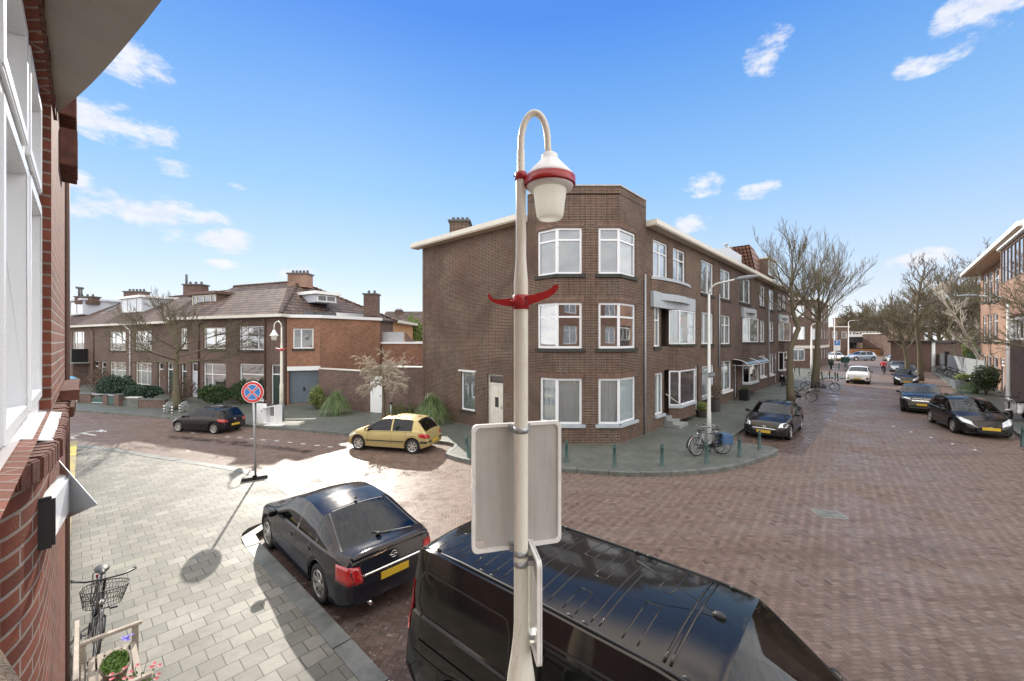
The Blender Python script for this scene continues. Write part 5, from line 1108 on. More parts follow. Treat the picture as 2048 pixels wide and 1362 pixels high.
def car(name, label, cat, S, paintm, detail=2, group=None, plate_front=True):
    L, W0, top, sh, plan = S['L'], S['W'] / 2, S['top'], S['sh'], S['plan']; sill = S.get('sill', .22); wr = S['wr']; ra = wr + .055; fx, rx = S['fx'], S['rx']; tum = S.get('tum', .30)
    c = empty(name, (0, 0, 0), 0, label, cat, group); OFF[c.name] = Vector((0, 0, 0))
    xs = set(); n = 64 if detail > 1 else 40
    for i in range(n + 1): xs.add(round(L * (i / n), 4))
    for q in (.02, .05, .09): xs.add(q); xs.add(round(L - q, 4))
    for xc in (fx, rx):
        for k in range(13): xs.add(round(xc + ra * math.cos(math.pi * k / 12), 4))
        xs.add(round(xc - ra - .002, 4)); xs.add(round(xc + ra + .002, 4))
    for k in ('cowl', 'head', 'rtop', 'rbot', 'sg0', 'sg1', 'bp', 'sgm'):
        if k in S: xs.add(S[k]); 
        if k == 'bp' and k in S: xs.add(S['bp'] + .07)
    xs = sorted(x for x in xs if 0 <= x <= L); out = [xs[0]]
    for x in xs[1:]:
        if x - out[-1] > .0015: out.append(x)
    xs = out
    secs = []; NB = 5; NG = 4; NR = 5
    for x in xs:
        zt = smooth_interp(top, x, .06); zs = min(smooth_interp(sh, x, .05), zt - .01); w = smooth_interp(plan, x, .05) * W0; zb = sill + max(0, .10 * (1 - x / .35)) + max(0, .06 * (1 - (L - x) / .4))
        for xc in (fx, rx):
            if abs(x - xc) < ra: zb = max(zb, min(wr + math.sqrt(max(0, ra * ra - (x - xc) ** 2)), zs - .06))
        h = max(zt - zs, .01); g = min(1, h / .25); P = [(0, zb), (w * .80, zb), (w * .965, zb + .012)]
        for j in range(1, NB + 1):
            f = j / NB; z = zb + .012 + (zs - zb - .012) * f; zz = (z - sill) / max(zs - sill, .1); bul = 1 - .035 * (2 * zz - .95) ** 2 - (.012 if zz < .3 else 0); P.append((w * bul, z))
        yb = P[-1][0]; ye = yb - .03 * g - tum * h - .02; ye = max(ye, yb * .45); ze = zt - min(S.get('rr', .055), .45 * h); y8 = yb - .028 * g; z8 = zs + .022 * g
        P.append((y8, z8))
        for j in range(1, NG + 1): f = j / NG; b = .018 * math.sin(math.pi * f) * g; P.append((y8 + (ye - y8) * f + b, z8 + (ze - z8) * f))
        us = (.07, .3, .55, .8, 1.0)
        for u in us: P.append((ye * (1 - u), ze + (zt - ze) * math.sin(u * math.pi / 2) ** (.8)))
        secs.append([Vector((x, a, b)) for a, b in P])
    K = len(secs[0]); iG0 = 3 + NB; iE = iG0 + NG
    parts = {'body': MB(), 'windscreen': MB(), 'rear_window': MB()}; glass = S.get('glass', True); segs = {}
    allm = MB()
    def V_(i, j, s): v = secs[i][j]; return Vector((v.x, v.y * s, v.z))
    for i in range(len(xs) - 1):
        xm = (xs[i] + xs[i + 1]) / 2
        for j in range(K - 1):
            tgt = 'body'
            if j >= iE + 1:
                if S['head'] < xm < S['cowl']: tgt = 'windscreen'
                elif glass and S.get('rbot', -1) < xm < S.get('rtop', -1) and j >= iE + S.get('rgi', 1): tgt = 'rear_window'
            elif iG0 <= j < iE:
                if S['sg0'] < xm < S['sg1'] and not (S['bp'] < xm < S['bp'] + .07) and secs[i][iE].z - secs[i][iG0].z > .06:
                    tgt = 'sw%d' % (0 if xm < S['bp'] else 1)
                    if 'sgm' in S and S['sgm'] < xm < S['sgm'] + .04: tgt = 'body'
            for s in (1, -1):
                key = tgt + ('L' if s > 0 else 'R') if tgt.startswith('sw') else tgt
                if key not in parts: parts[key] = MB()
                a, b, c_, d = V_(i, j, s), V_(i + 1, j, s), V_(i + 1, j + 1, s), V_(i, j + 1, s); q = (3, 2, 1, 0) if s > 0 else (0, 1, 2, 3)
                parts[key].add([a, b, c_, d], [q], True); allm.add([a, b, c_, d], [q])
    for i, rev in ((0, False), (len(secs) - 1, True)):
        pts = [V_(i, j, 1) for j in range(K)] + [V_(i, j, -1) for j in range(K - 2, 0, -1)]
        if rev: pts = pts[::-1]
        parts['body'].add(pts, [tuple(range(len(pts)))]); allm.add(pts, [tuple(range(len(pts)))])
    bvh = BVHTree.FromPolygons([tuple(v) for v in allm.v], allm.f)
    def bld(mb, nm, mat, par, sharp=38):
        o = mb.build(nm, mat, par); bm = bmesh.new(); bm.from_mesh(o.data); bmesh.ops.remove_doubles(bm, verts=bm.verts, dist=.0008); bmesh.ops.recalc_face_normals(bm, faces=bm.faces) if nm == 'body' else None; bm.to_mesh(o.data); bm.free()
        o.data.polygons.foreach_set('use_smooth', [True] * len(o.data.polygons)); o.data.set_sharp_from_angle(angle=R(sharp)); return o
    body = bld(parts['body'], 'body', paintm, c)
    for k, mb in parts.items():
        if k == 'body' or not mb.f: continue
        bld(mb, k if not k.startswith('sw') else 'side_window', M_cglass, c)
    # wheels
    yw = W0 * S.get('ww', .955)
    for x in (rx, fx):
        for s in (1, -1): wheel(c, x, s * yw, wr, s, S.get('spokes', 5), S.get('rimr', .68))
    m = MB()
    for xc in (fx, rx):
        for s in (1, -1):
            a = [bvh.find_nearest(Vector((xc + (ra + .012) * math.cos(math.pi * k / 14), s * W0, wr + (ra + .012) * math.sin(math.pi * k / 14))))[0] for k in range(15)]
            m.tube(a, .011, 5)
    m.build('arch_trim', paintm if S.get('archpaint', True) else M_trim, c)
    m = MB(); m.box(.35, L - .35, -W0 * .72, W0 * .72, .14, sill + .12)
    for xc in (fx, rx): m.box(xc - wr, xc + wr, -W0 * .70, W0 * .70, .2, wr + ra)
    m.build('underbody', M_trim, c)
    if detail > 1 or True:
        zf_ = sill + .16; xf = S['cowl'] - 1.28
        for xr_, ys in ((xf, (-.36, .36)), (xf - .86, (-.36, .36))) if S is not van_ else ((xf + .1, (-.45, .45)),):
            for y in ys:
                m = MB(); m.obox((xr_, y - .22, zf_), (.48, 0, .05), (0, .44, 0), (0, 0, .16)); m.obox((xr_ - .08, y - .21, zf_ + .1), (.12, 0, 0), (0, .42, 0), (-.16, 0, .52)); m.obox((xr_ - .26, y - .12, zf_ + .64), (.08, 0, 0), (0, .24, 0), (-.03, 0, .17)); m.build('seat', M_seat, c, bevel=.03)
        m = MB(); m.obox((S['cowl'] - .42, -W0 * .78, zf_ + .28), (.4, 0, 0), (0, W0 * 1.56, 0), (.02, 0, .20)); m.build('dashboard', M_seat, c)
    side = lambda x, z, s: (x, s * W0, z)
    # seams, handles, mirrors
    m = MB()
    for s in (1, -1):
        for x in S['doors']:
            zz = interp(sh, x); strip(m, bvh, [side(x, zz - .0, s), side(x - .01, zz * .6, s), side(x + S.get('dl', .0), sill + .04, s)], .0045)
        zz = interp(sh, 2) * .0
        if S.get('crease'): strip(m, bvh, [side(S['crease'][0], S['crease'][2], s), side(S['crease'][1], S['crease'][3], s)], .004, n=20)
        strip(m, bvh, [side(S['sg0'] - .05, interp(sh, S['sg0']) + .012, s), side(S['sg1'], interp(sh, S['sg1']) + .012, s)], .009, .003, n=24)
    strip(m, bvh, [(S['cowl'] + .05, -W0 * .82, interp(top, S['cowl'])), (S['cowl'] + .05, W0 * .82, interp(top, S['cowl']))], .02, .003)
    hx = L - .14; bon = [(hx, s_ * W0 * .62, interp(top, hx)) for s_ in (-1, 0, 1)]
    for s in (1, -1): strip(m, bvh, [(S['cowl'] + .03, s * W0 * .86, interp(sh, S['cowl']) + .03), (S['cowl'] + .6, s * W0 * .84, interp(sh, S['cowl'] + .6) + .02), (hx, s * W0 * .60, interp(top, hx))], .004)
    m.build('seam', M_trim, c)
    m = MB()
    for s in (1, -1):
        for x in S['handles']:
            z = interp(sh, x) - S.get('hd', .13); loc, nn, _, _ = bvh.find_nearest(Vector((x, s * W0 * 1.05, z))); m.ball(loc + Vector((0, s * .012, 0)), (.085, .014, .016), 8, 5)
    m.build('handle', paintm if not S.get('chromeh') else M_chrome, c)
    for s in (1, -1):
        x = S['cowl'] - S.get('mx', .38); z = interp(sh, x) + .08; y = W0 * 1.0; m = MB()
        m.ball((x, s * (y + .075), z), (.075, .105, .075), 12, 8); m.tube([(x + .02, s * (y - .09), z - .06), (x + .02, s * (y + .03), z - .02)], .022, 6); mi = m.build('mirror', paintm if not S.get('bmir') else M_trim, c)
        m = MB(); m.box(x - .078, x - .066, *sorted((s * (y + .0), s * (y + .15))), z - .045, z + .045); m.build('mirror_glass', M_cglass, mi)
    # lights
    for s in (1, -1):
        m = MB(); rows = [[(p[0] if p[0] > 0 else p[0], s * p[1], p[2]) for p in r] for r in S['tail']]; patch(m, bvh, rows, 8, 4, .007); m.build('tail_light', M_tail, c)
        m = MB(); rows = [[(L + p[0], s * p[1], p[2]) for p in r] for r in S['headl']]; patch(m, bvh, rows, 8, 4, .006); m.build('headlight', M_head, c)
    # plates, grille, intake, badge
    def rectx(m, x, y0, y1, z0, z1, n=8, eps=.006): patch(m, bvh, [[(x, y0, z0), (x, y1, z0)], [(x, y0, z1), (x, y1, z1)]], n, 3, eps)
    def flat(nm, x, zc, w, h, mat, front):
        loc = bvh.find_nearest(Vector((x, 0, zc)))[0]; m = MB(); t = .012; xx = loc.x
        m.box(xx if front else xx - t - .004, xx + t + .004 if front else xx, -w / 2, w / 2, zc - h / 2, zc + h / 2); return m.build(nm, mat, c)
    if S.get('pr'): flat('number_plate', 0, S['pr'], .52, .115, M_plate, False)
    if plate_front and S.get('pf'): flat('number_plate', L, S['pf'], .52, .115, M_plate, True)
    if S.get('grille'):
        y0, z0, z1, y1 = S['grille']; m = MB(); patch(m, bvh, [[(L, -y1, z0), (L, 0, z0 - .01), (L, y1, z0)], [(L, -y0, z1), (L, 0, z1), (L, y0, z1)]], 10, 3, .004); gr = m.build('grille', M_trim, c)
        m = MB(); nb = S.get('bars', 2)
        for k in range(nb): z = z0 + (z1 - z0) * (k + .5) / nb; yy = y1 + (y0 - y1) * (k + .5) / nb; strip(m, bvh, [(L, -yy, z), (L, 0, z), (L, yy, z)], .009, .012)
        m.build('grille_bar', M_chrome, gr)
    if S.get('intake'):
        y0, z0, z1 = S['intake']; m = MB(); patch(m, bvh, [[(L, -y0, z0), (L, y0, z0)], [(L, -y0 * .9, z1), (L, y0 * .9, z1)]], 10, 2, .004); m.build('intake', M_trim, c)
    m = MB(); zc = interp(top, S['cowl']) + .03
    for y in (-.35, .25): strip(m, bvh, [(S['cowl'] - .02, y, zc), (S['cowl'] - .12, y + .45, zc + .1)], .008, .018)
    m.build('wiper', M_trim, c)
    return c, bvh, body
def ring(m, c, r, t, ax, sides=20):
    """thin torus facing x (ax=1/-1)"""
    pts = [Vector(c) + Vector((0, r * math.cos(2 * math.pi * k / sides), r * math.sin(2 * math.pi * k / sides))) for k in range(sides + 1)]; m.tube(pts, t, 6, cap=False)
van_ = None
sedan = dict(L=4.6, W=1.80, wr=.325, fx=3.70, rx=1.0, sill=.20, cowl=3.38, head=2.60, rtop=1.28, rbot=.42, sg0=.72, sg1=3.22, bp=1.98, sgm=1.16, doors=(1.2, 2.02, 3.1), handles=(1.38, 2.22), tum=.36, rr=.06, ww=.965, rgi=1,
    top=[(0, .60), (.03, .80), (.06, .97), (.12, 1.03), (.42, 1.04), (1.28, 1.385), (1.9, 1.45), (2.3, 1.44), (2.6, 1.38), (3.38, .99), (3.9, .89), (4.3, .77), (4.5, .64), (4.6, .48)],
    sh=[(0, .55), (.05, .88), (.4, .955), (2.2, .93), (3.4, .90), (4.0, .80), (4.4, .66), (4.6, .44)], plan=[(0, .80), (.06, .88), (.35, .97), (.9, 1.0), (3.6, 1.0), (4.1, .95), (4.4, .80), (4.52, .62), (4.6, .45)], spokes=7, rimr=.70, crease=(.35, 4.1, .62, .60),
    tail=[[(-.02, .56, .62), (.05, .80, .62), (.32, .90, .66)], [(.0, .60, .88), (.1, .80, .90), (.36, .88, .90)]], headl=[[(-.12, .38, .60), (-.3, .80, .60)], [(-.25, .42, .70), (-.5, .84, .76)]], grille=(.35, .48, .62, .28), intake=(.6, .28, .36), pr=.60, pf=.42)
# near blue-black saloon, tail towards us
sal, bv, bo_ = car('parked_car', 'dark blue black saloon parked at the light pavement, tail towards the van', 'car', sedan, M_pblue, group='cars parked in the side street')
m = MB(); c0 = bv.find_nearest(Vector((0, 0, .87)))[0] - Vector((.012, 0, 0)); ring(m, c0, .052, .007, 1); m.tube([c0 + Vector((-.003, -.085, -.01)), c0 + Vector((-.003, .0, .012)), c0 + Vector((-.003, .0, -.012)), c0 + Vector((-.003, .085, .01))], .008, 5); m.build('badge', M_chrome, sal)
m = MB(); patch(m, bv, [[(0, -.56, .70), (0, .56, .70)], [(0, -.56, .735), (0, .56, .735)]], 14, 1, .012); m.build('chrome_strip', M_chrome, sal)
m = MB(); strip(m, bv, [(.36, -.55, 1.06), (.46, .0, 1.12), (.55, .12, 1.14)], .012, .02); m.ball((.45, .05, 1.085), (.04, .05, .03)); m.build('rear_wiper', M_trim, sal)
m = MB(); m.ball((1.42, 0, 1.44), (.05, .03, .02)); m.tube([(1.44, 0, 1.44), (1.36, 0, 1.50)], .009, 6); m.build('antenna', M_trim, sal)
m = MB(); strip(m, bv, [(.02, -.8, .60), (.0, 0, .545), (.02, .8, .60)], .004); strip(m, bv, [(.06, -.58, .98), (.05, -.585, .60), (.04, .585, .60), (.06, .58, .98)], .004, n=40); strip(m, bv, [(.42, -.72, 1.03), (1.28, -.56, 1.38)], .014, .003); strip(m, bv, [(.42, .72, 1.03), (1.28, .56, 1.38)], .014, .003)
strip(m, bv, [(1.3, -.5, 1.39), (1.3, .5, 1.39)], .01, .003); m.build('trim_line', M_trim, sal)
m = MB(); xs_ = [(.02, 1.0), (.03, 1.055), (.10, 1.06), (.16, 1.035)]
vs = []
for k in range(17):
    y = -.70 + 1.4 * k / 16; f = 1 - (abs(y) / .74) ** 6
    for (x, z) in xs_: vs.append((x + .03 * (abs(y) / .7) ** 2, y, 1.0 + (z - 1.0) * max(f, .1)))
m.add(vs, [(4 * k + j, 4 * k + 4 + j, 4 * k + 5 + j, 4 * k + 1 + j) for k in range(16) for j in range(3)], True); m.build('boot_spoiler', M_pblue, sal)
m = MB(); m.tube([(-.03, .45, .25), (.3, .45, .27)], .032, 8); m.build('exhaust_pipe', M_chrome, sal)
def put(o, rear_xy, dirv, L, scale=1.0):
    """rear_xy = ground point under the middle of the tail; dirv = heading"""
    a = math.atan2(dirv[1], dirv[0]); o.rotation_euler = (0, 0, a); o.location = (rear_xy[0], rear_xy[1], 0); o.scale = (scale,) * 3
def put_wheels(o, S, Pf, Pr, side):
    """place a car from the ground contacts of its front and rear wheel on one side"""
    d = Vector((Pf.x - Pr.x, Pf.y - Pr.y, 0)); s = d.length / (S['fx'] - S['rx']); d.normalize(); left = Vector((-d.y, d.x, 0)); yw = S['W'] / 2 * .9
    r = Vector((Pr.x, Pr.y, 0)) - d * S['rx'] * s - left * side * yw * s; o.rotation_euler = (0, 0, math.atan2(d.y, d.x)); o.location = r; o.scale = (s,) * 3; print(o.name, 'scale', round(s, 3))
put_wheels(sal, sedan, G(540, 1094), G(643, 1203), 1)
# ---- van
van = dict(L=5.05, W=1.92, wr=.33, fx=4.12, rx=1.0, sill=.24, cowl=4.22, head=3.42, rtop=-1, rbot=-1, sg0=3.1, sg1=4.1, bp=2.96, doors=(1.75, 2.92, 3.95), handles=(2.75, 3.1), tum=.115, rr=.07, ww=.97, mx=.25,
    top=[(0, .50), (.0, 1.2), (.03, 1.74), (.10, 1.86), (.4, 1.89), (2.0, 1.905), (3.0, 1.90), (3.42, 1.86), (4.22, 1.22), (4.7, 1.05), (4.95, .85), (5.05, .5)],
    sh=[(0, .46), (.05, 1.12), (3.2, 1.10), (4.2, 1.06), (4.7, .90), (4.95, .7), (5.05, .45)], plan=[(0, .93), (.06, .965), (.3, 1.0), (4.0, 1.0), (4.5, .95), (4.85, .82), (5.05, .6)], spokes=8, rimr=.62,
    tail=[[(.0, .88, .90), (.10, .97, .90)], [(.0, .86, 1.45), (.10, .93, 1.45)]], headl=[[(-.2, .5, .75), (-.35, .88, .80)], [(-.32, .55, .92), (-.62, .9, 1.02)]], grille=(.4, .62, .72, .45), intake=(.65, .32, .44), pr=.62, pf=.45, archpaint=False)
van_ = van; M_pvan = paint('van_paint', (.010, .011, .012), rough=.09); M_pblue2 = paint('saloon_paint', (.012, .014, .022), rough=.17)
vn, bv, _b = car('panel_van', 'black panel van with a ribbed roof parked in the foreground below the sign panels', 'van', van, M_pvan)
zr = lambda x, y: bv.ray_cast(Vector((x, y, 4)), Vector((0, 0, -1)))[0].z
m = MB()
def ribpath(pts, w=.010, h=.011):
    for a, b in zip(pts[:-1], pts[1:]):
        n = max(1, int((Vector(b) - Vector(a)).length / .12)); P = [Vector(a).lerp(Vector(b), k / n) for k in range(n + 1)]
        m.tube([(p.x, p.y, zr(p.x, p.y) - .004) for p in P], w, 5)
random.seed(2)
for i in range(9):
    x = .35 + i * .29; y0, y1 = -.66, .66
    if i in (1, 4, 7): ribpath([(x, y0), (x, y1)]); ribpath([(x + .08, y0), (x + .08, y1)])
    else:
        k = (-.15, .1, .0, .2, -.05, .1, -.2, .15, 0)[i]; ribpath([(x, y1), (x, k + .12), (x + .13, k + .12), (x + .13, y1)]); ribpath([(x, y0), (x, k - .14), (x + .13, k - .14), (x + .13, y0)]); 
ribpath([(3.02, -.68), (3.02, .68)], .014); ribpath([(3.07, -.68), (3.07, .68)], .014); m.build('roof_rib', M_pvan, vn)
m = MB()
for s in (1, -1):
    m.tube([(x, s * .735, zr(x, s * .7) + .0) for x in (.15, .8, 1.6, 2.4, 3.1, 3.35)], .016, 5)
    for x in (.4, 1.1, 1.25, 2.2, 2.35, 3.2): m.ball((x, s * .715, zr(x, s * .70) + .01), (.035, .02, .018), 8, 5)
m.build('roof_channel', M_trim, vn)
m = MB(); xa = 3.22; m.ball((xa, .1, zr(xa, .1) + .012), (.06, .04, .03), 10, 6); m.tube([(xa, .1, zr(xa, .1) + .02), (xa - .75, .1, zr(xa, .1) + .23)], .004, 5); m.build('antenna', M_trim, vn)
m = MB()
for s in (1, -1):
    for x0, x1 in ((.22, 1.62), (1.88, 2.85)):
        q = [(x0 + .08, s * .9, 1.62), (x1 - .06, s * .9, 1.62), (x1, s * .95, 1.5), (x1, s * .96, 1.12), (x0 + .12, s * .96, 1.12), (x0, s * .95, 1.25), (x0, s * .9, 1.5), (x0 + .08, s * .9, 1.62)]; strip(m, bv, q, .012, .004, n=60)
    strip(m, bv, [(.2, s * .96, .72), (3.9, s * .96, .70)], .016, .006, n=40); strip(m, bv, [(.3, s * .96, .88), (2.9, s * .96, .88)], .014, .012, n=40)
m.build('side_pressing', M_trim, vn)
for s in (1, -1):
    m = MB(); patch(m, bv, [[(1.95, s * .95, 1.18), (2.8, s * .95, 1.18)], [(1.98, s * .9, 1.58), (2.78, s * .9, 1.58)]], 10, 5, .004); m.build('side_window', M_cglass, vn)
dv = Vector((.727, -.687, 0)); rv = Vector(((829 - 1024) / FX * 4.93, 4.93, 0)); rf = Vector((-.12, 6.17, 0)); wd = (rf - rv).normalized(); mid = (rv + rf) / 2
dv = Vector((wd.y, -wd.x, 0)); vn.location = mid - dv * .06; vn.rotation_euler = (0, 0, math.atan2(dv.y, dv.x)); print('van dir', dv)
# ---- hatchbacks and others
hatch = dict(L=4.05, W=1.72, wr=.31, fx=3.27, rx=.68, sill=.21, cowl=3.12, head=2.25, rtop=.52, rbot=.14, sg0=.70, sg1=2.98, bp=1.62, doors=(.98, 1.66, 2.78), handles=(1.08, 1.86), tum=.30, rr=.06, rgi=1,
    top=[(0, .52), (.03, .74), (.10, .93), (.14, .97), (.50, 1.40), (.9, 1.46), (1.7, 1.49), (2.0, 1.465), (2.25, 1.41), (3.12, .96), (3.6, .82), (3.85, .68), (4.05, .45)],
    sh=[(0, .48), (.08, .86), (.4, .93), (1.6, .90), (3.1, .86), (3.6, .74), (3.9, .56), (4.05, .40)], plan=[(0, .78), (.08, .88), (.35, .97), (.8, 1.0), (3.2, 1.0), (3.6, .94), (3.85, .80), (3.97, .62), (4.05, .45)], spokes=7, rimr=.70, crease=(.5, 3.5, .42, .42),
    tail=[[(-.02, .48, .66), (.08, .76, .66), (.36, .84, .72)], [(.03, .52, .80), (.12, .76, .84), (.42, .83, .86)]], headl=[[(-.1, .40, .56), (-.35, .80, .58)], [(-.35, .45, .70), (-.75, .80, .78)]], grille=(.3, .46, .56, .3), intake=(.6, .26, .40), pr=.48, pf=.40)
gold, bv, _b = car('parked_car', 'gold hatchback with black side strips parked before the garden wall', 'car', hatch, M_pgold, group='cars parked in the side street')
m = MB()
for s in (1, -1): strip(m, bv, [(1.0, s * .86, .50), (2.9, s * .86, .48)], .022, .008, n=30); patch(m, bv, [[(-.03, s * .38, .46), (.1, s * .8, .46), (.3, s * .86, .46)], [(-.03, s * .38, .54), (.1, s * .8, .54), (.3, s * .86, .55)]], 8, 1, .012)
for s in (1, -1): patch(m, bv, [[(4.06, s * .3, .44), (3.9, s * .72, .44)], [(4.06, s * .3, .50), (3.9, s * .72, .50)]], 6, 1, .012)
m.build('rubbing_strip', M_trim, gold); m = MB(); patch(m, bv, [[(1.75, -.35, 1.5), (1.75, .35, 1.5)], [(2.1, -.35, 1.45), (2.1, .35, 1.45)]], 6, 4, .004); m.build('sunroof', M_cglass, gold); m = MB(); m.tube([(.75, 0, 1.44), (.62, 0, 1.56)], .006, 5); m.ball((.76, 0, 1.445), (.04, .025, .02)); m.build('antenna', M_trim, gold)
put_wheels(gold, hatch, G(717.5, 899.5), G(825, 907.5), 1)
import copy
co = copy.deepcopy(hatch); co.update(L=4.02, spokes=10, crease=(.6, 3.5, .60, .55), doors=(1.5, 2.78), handles=(1.72,), bp=1.45, sg0=.62)
cor, bv, _b = car('parked_car', 'black hatchback parked beside the left street tree, behind the round sign', 'car', co, M_pblack, group='cars parked in the side street')
m = MB(); c0 = bv.find_nearest(Vector((0, 0, .80)))[0] - Vector((.014, 0, 0)); ring(m, c0, .05, .009, 1); m.build('badge', M_chrome, cor)
put_wheels(cor, co, G(357, 863.5), G(428, 868), 1)
merc = copy.deepcopy(sedan); merc.update(L=4.7, W=1.82, fx=3.86, cowl=3.42, head=2.62, grille=(.46, .44, .60, .40), bars=1, intake=(.70, .24, .36), pf=.38, headl=[[(-.10, .52, .57), (-.32, .86, .60)], [(-.28, .56, .66), (-.62, .88, .72)]], spokes=5)
merc['top'] = [(a if a < 4.2 else a + .1, b) for a, b in sedan['top']]; merc['sh'] = [(a if a < 4.2 else a + .1, b) for a, b in sedan['sh']]; merc['plan'] = [(a if a < 4.2 else a + .1, b + (.06 if a > 4.3 else 0)) for a, b in sedan['plan']]
mc, bv, _b = car('parked_car', 'black saloon with a star badge in its grille, parked behind the green bollards', 'car', merc, M_pblack, group='cars parked in the right street')
m = MB(); c0 = bv.find_nearest(Vector((4.7, 0, .56)))[0] + Vector((.02, 0, 0)); ring(m, c0, .085, .010, 1, 24)
for a in (90, 210, 330): m.tube([c0, c0 + Vector((0, .082 * math.cos(R(a)), .082 * math.sin(R(a))))], .009, 5)
m.build('badge', M_chrome, mc)
def put_front(o, S, Fc, d, scale):
    """nose ground point, heading"""
    d = Vector((d[0], d[1], 0)).normalized(); o.location = Vector((Fc.x, Fc.y, 0)) - d * S['L'] * scale; o.rotation_euler = (0, 0, math.atan2(d.y, d.x)); o.scale = (scale,) * 3
put_front(mc, merc, G(1527, 880), -DR, 1.0)
hy = copy.deepcopy(hatch); hy.update(L=4.25, W=1.78, grille=(.40, .52, .60, .36), bars=1, pf=.42, spokes=7, bmir=False)
hc, bv, _b = car('parked_car', 'black hatchback nearest on the right side, beside the grey street light', 'car', hy, M_pblack, group='cars parked in the right street')
m = MB(); c0 = bv.find_nearest(Vector((4.2, 0, .58)))[0] + Vector((.02, 0, 0)); m.tube([c0 + Vector((0, .08 * math.cos(k * .4), .04 * math.sin(k * .4))) for k in range(17)], .006, 5); 
for y in (-.03, .03): m.tube([c0 + Vector((0, y, -.028)), c0 + Vector((0, y - .008, .028))], .006, 5)
m.tube([c0 + Vector((0, -.03, 0)), c0 + Vector((0, .03, .004))], .006, 5); m.build('badge', M_chrome, hc)
put_wheels(hc, hy, G(1907, 865.5), G(1862, 845), -1)
suv = dict(L=4.37, W=1.92, wr=.36, fx=3.52, rx=.86, sill=.26, cowl=3.1, head=2.3, rtop=.55, rbot=.14, sg0=.8, sg1=2.95, bp=1.7, doors=(1.1, 1.74, 2.85), handles=(1.2, 1.95), tum=.34, rr=.06, archpaint=False,
    top=[(0, .6), (.03, .85), (.12, 1.12), (.5, 1.5), (1.0, 1.57), (1.8, 1.60), (2.3, 1.53), (3.1, 1.16), (3.7, 1.07), (4.1, .96), (4.3, .80), (4.37, .5)], sh=[(0, .55), (.1, 1.06), (1.6, 1.08), (3.1, 1.03), (3.8, .93), (4.2, .78), (4.37, .48)], plan=[(0, .84), (.08, .92), (.4, 1.0), (3.6, 1.0), (4.0, .95), (4.2, .86), (4.37, .66)], spokes=5, rimr=.72,
    tail=[[(.0, .55, .92), (.1, .85, .92), (.3, .93, .95)], [(.05, .58, 1.02), (.12, .85, 1.04), (.35, .92, 1.06)]], headl=[[(-.12, .50, .80), (-.35, .88, .80)], [(-.2, .52, .87), (-.5, .90, .93)]], grille=(.48, .76, .88, .46), bars=3, intake=(.72, .34, .48), pr=.7, pf=.55)
sv, bv, _b = car('parked_car', 'black off road car with lettering on its bonnet edge, parked behind the nearest right hatchback', 'car', suv, M_pblack, group='cars parked in the right street')
F_t = Fac((suv['L'] - .10, -1), (suv['L'] - .10, 1)); OFF[sv.name] = Vector((0, 0, 0))
zt_ = bv.ray_cast(Vector((4.22, 0, 3)), Vector((0, 0, -1)))[0].z
tx = text('RANGE ROVER', F_t, 1.0, .05, zt_ + .01, .11, M_chrome, sv, 'bonnet_lettering')
for v in tx.data.vertices: v.co = Vector((v.co.x - (v.co.z - zt_) * .9, v.co.y * 1.15, zt_ + (v.co.z - zt_) * .45 + .02))
hits = bv
put_front(sv, suv, G(1846, 829), -DR, 1.0)
cap = copy.deepcopy(suv); cap.update(L=4.2, W=1.80, grille=(.42, .66, .74, .30), bars=1, intake=(.55, .32, .44), pf=.50, bmir=True)
for k in ('top', 'sh'): cap[k] = [(min(a, 4.2) if a < 4.3 else 4.2, b * .97) for a, b in suv[k]]
cap['plan'] = [(a if a < 4.3 else 4.2, b) for a, b in suv['plan'] if a < 4.15 or a > 4.3]; cap['top'] = [p for p in suv['top'] if p[0] < 4.05] + [(4.05, .93), (4.15, .76), (4.2, .5)]; cap['sh'] = [p for p in suv['sh'] if p[0] < 4.0] + [(4.08, .74), (4.2, .48)]
cw_, bv, _b = car('driving_car', 'white car driving towards us on the crown of the right street', 'car', cap, M_pwhite)
m = MB(); c0 = bv.find_nearest(Vector((4.2, 0, .70)))[0] + Vector((.02, 0, 0))
m.tube([c0 + Vector((0, 0, .10)), c0 + Vector((0, .055, 0)), c0 + Vector((0, 0, -.10)), c0 + Vector((0, -.055, 0)), c0 + Vector((0, 0, .10))], .012, 5); m.build('badge', M_chrome, cw_)
m = MB()
for s in (1, -1): patch(m, bv, [[(4.15, s * .55, .40), (3.9, s * .85, .42)], [(4.15, s * .55, .56), (3.9, s * .86, .62)]], 6, 2, .006)
m.build('fog_surround', M_trim, cw_)
put_front(cw_, cap, G(1715, 768), -DR, 1.05)
toy = copy.deepcopy(hatch); toy.update(L=4.3, W=1.80, grille=(.5, .30, .42, .55), intake=(.6, .22, .28))
ty, bv, _b = car('parked_car', 'black car parked third from the front on the right, between the two roadside trunks', 'car', toy, M_pblack, detail=1, group='cars parked in the right street')
put_front(ty, toy, G(1813, 772), -DR, 1.0)
rest = [((1816, 755), M_pblack, hatch, 'dark car mostly hidden behind the third parked car on the right'), ((1797, 744.5), M_pgrey, toy, 'silver grey people carrier fifth in the right hand row'), ((1791, 735), M_pblue, hatch, 'dark blue car sixth in the right hand row, behind the silver one'), ((1789, 728.5), M_pwhite, suv, 'white car at the far end of the right hand row')]
for (p, mt, S_, lb) in rest:
    o, bv, _b = car('parked_car', lb, 'car', S_, mt, detail=1, group='cars parked in the right street'); q = G(*p); put_front(o, S_, q, -DR, 1.0)
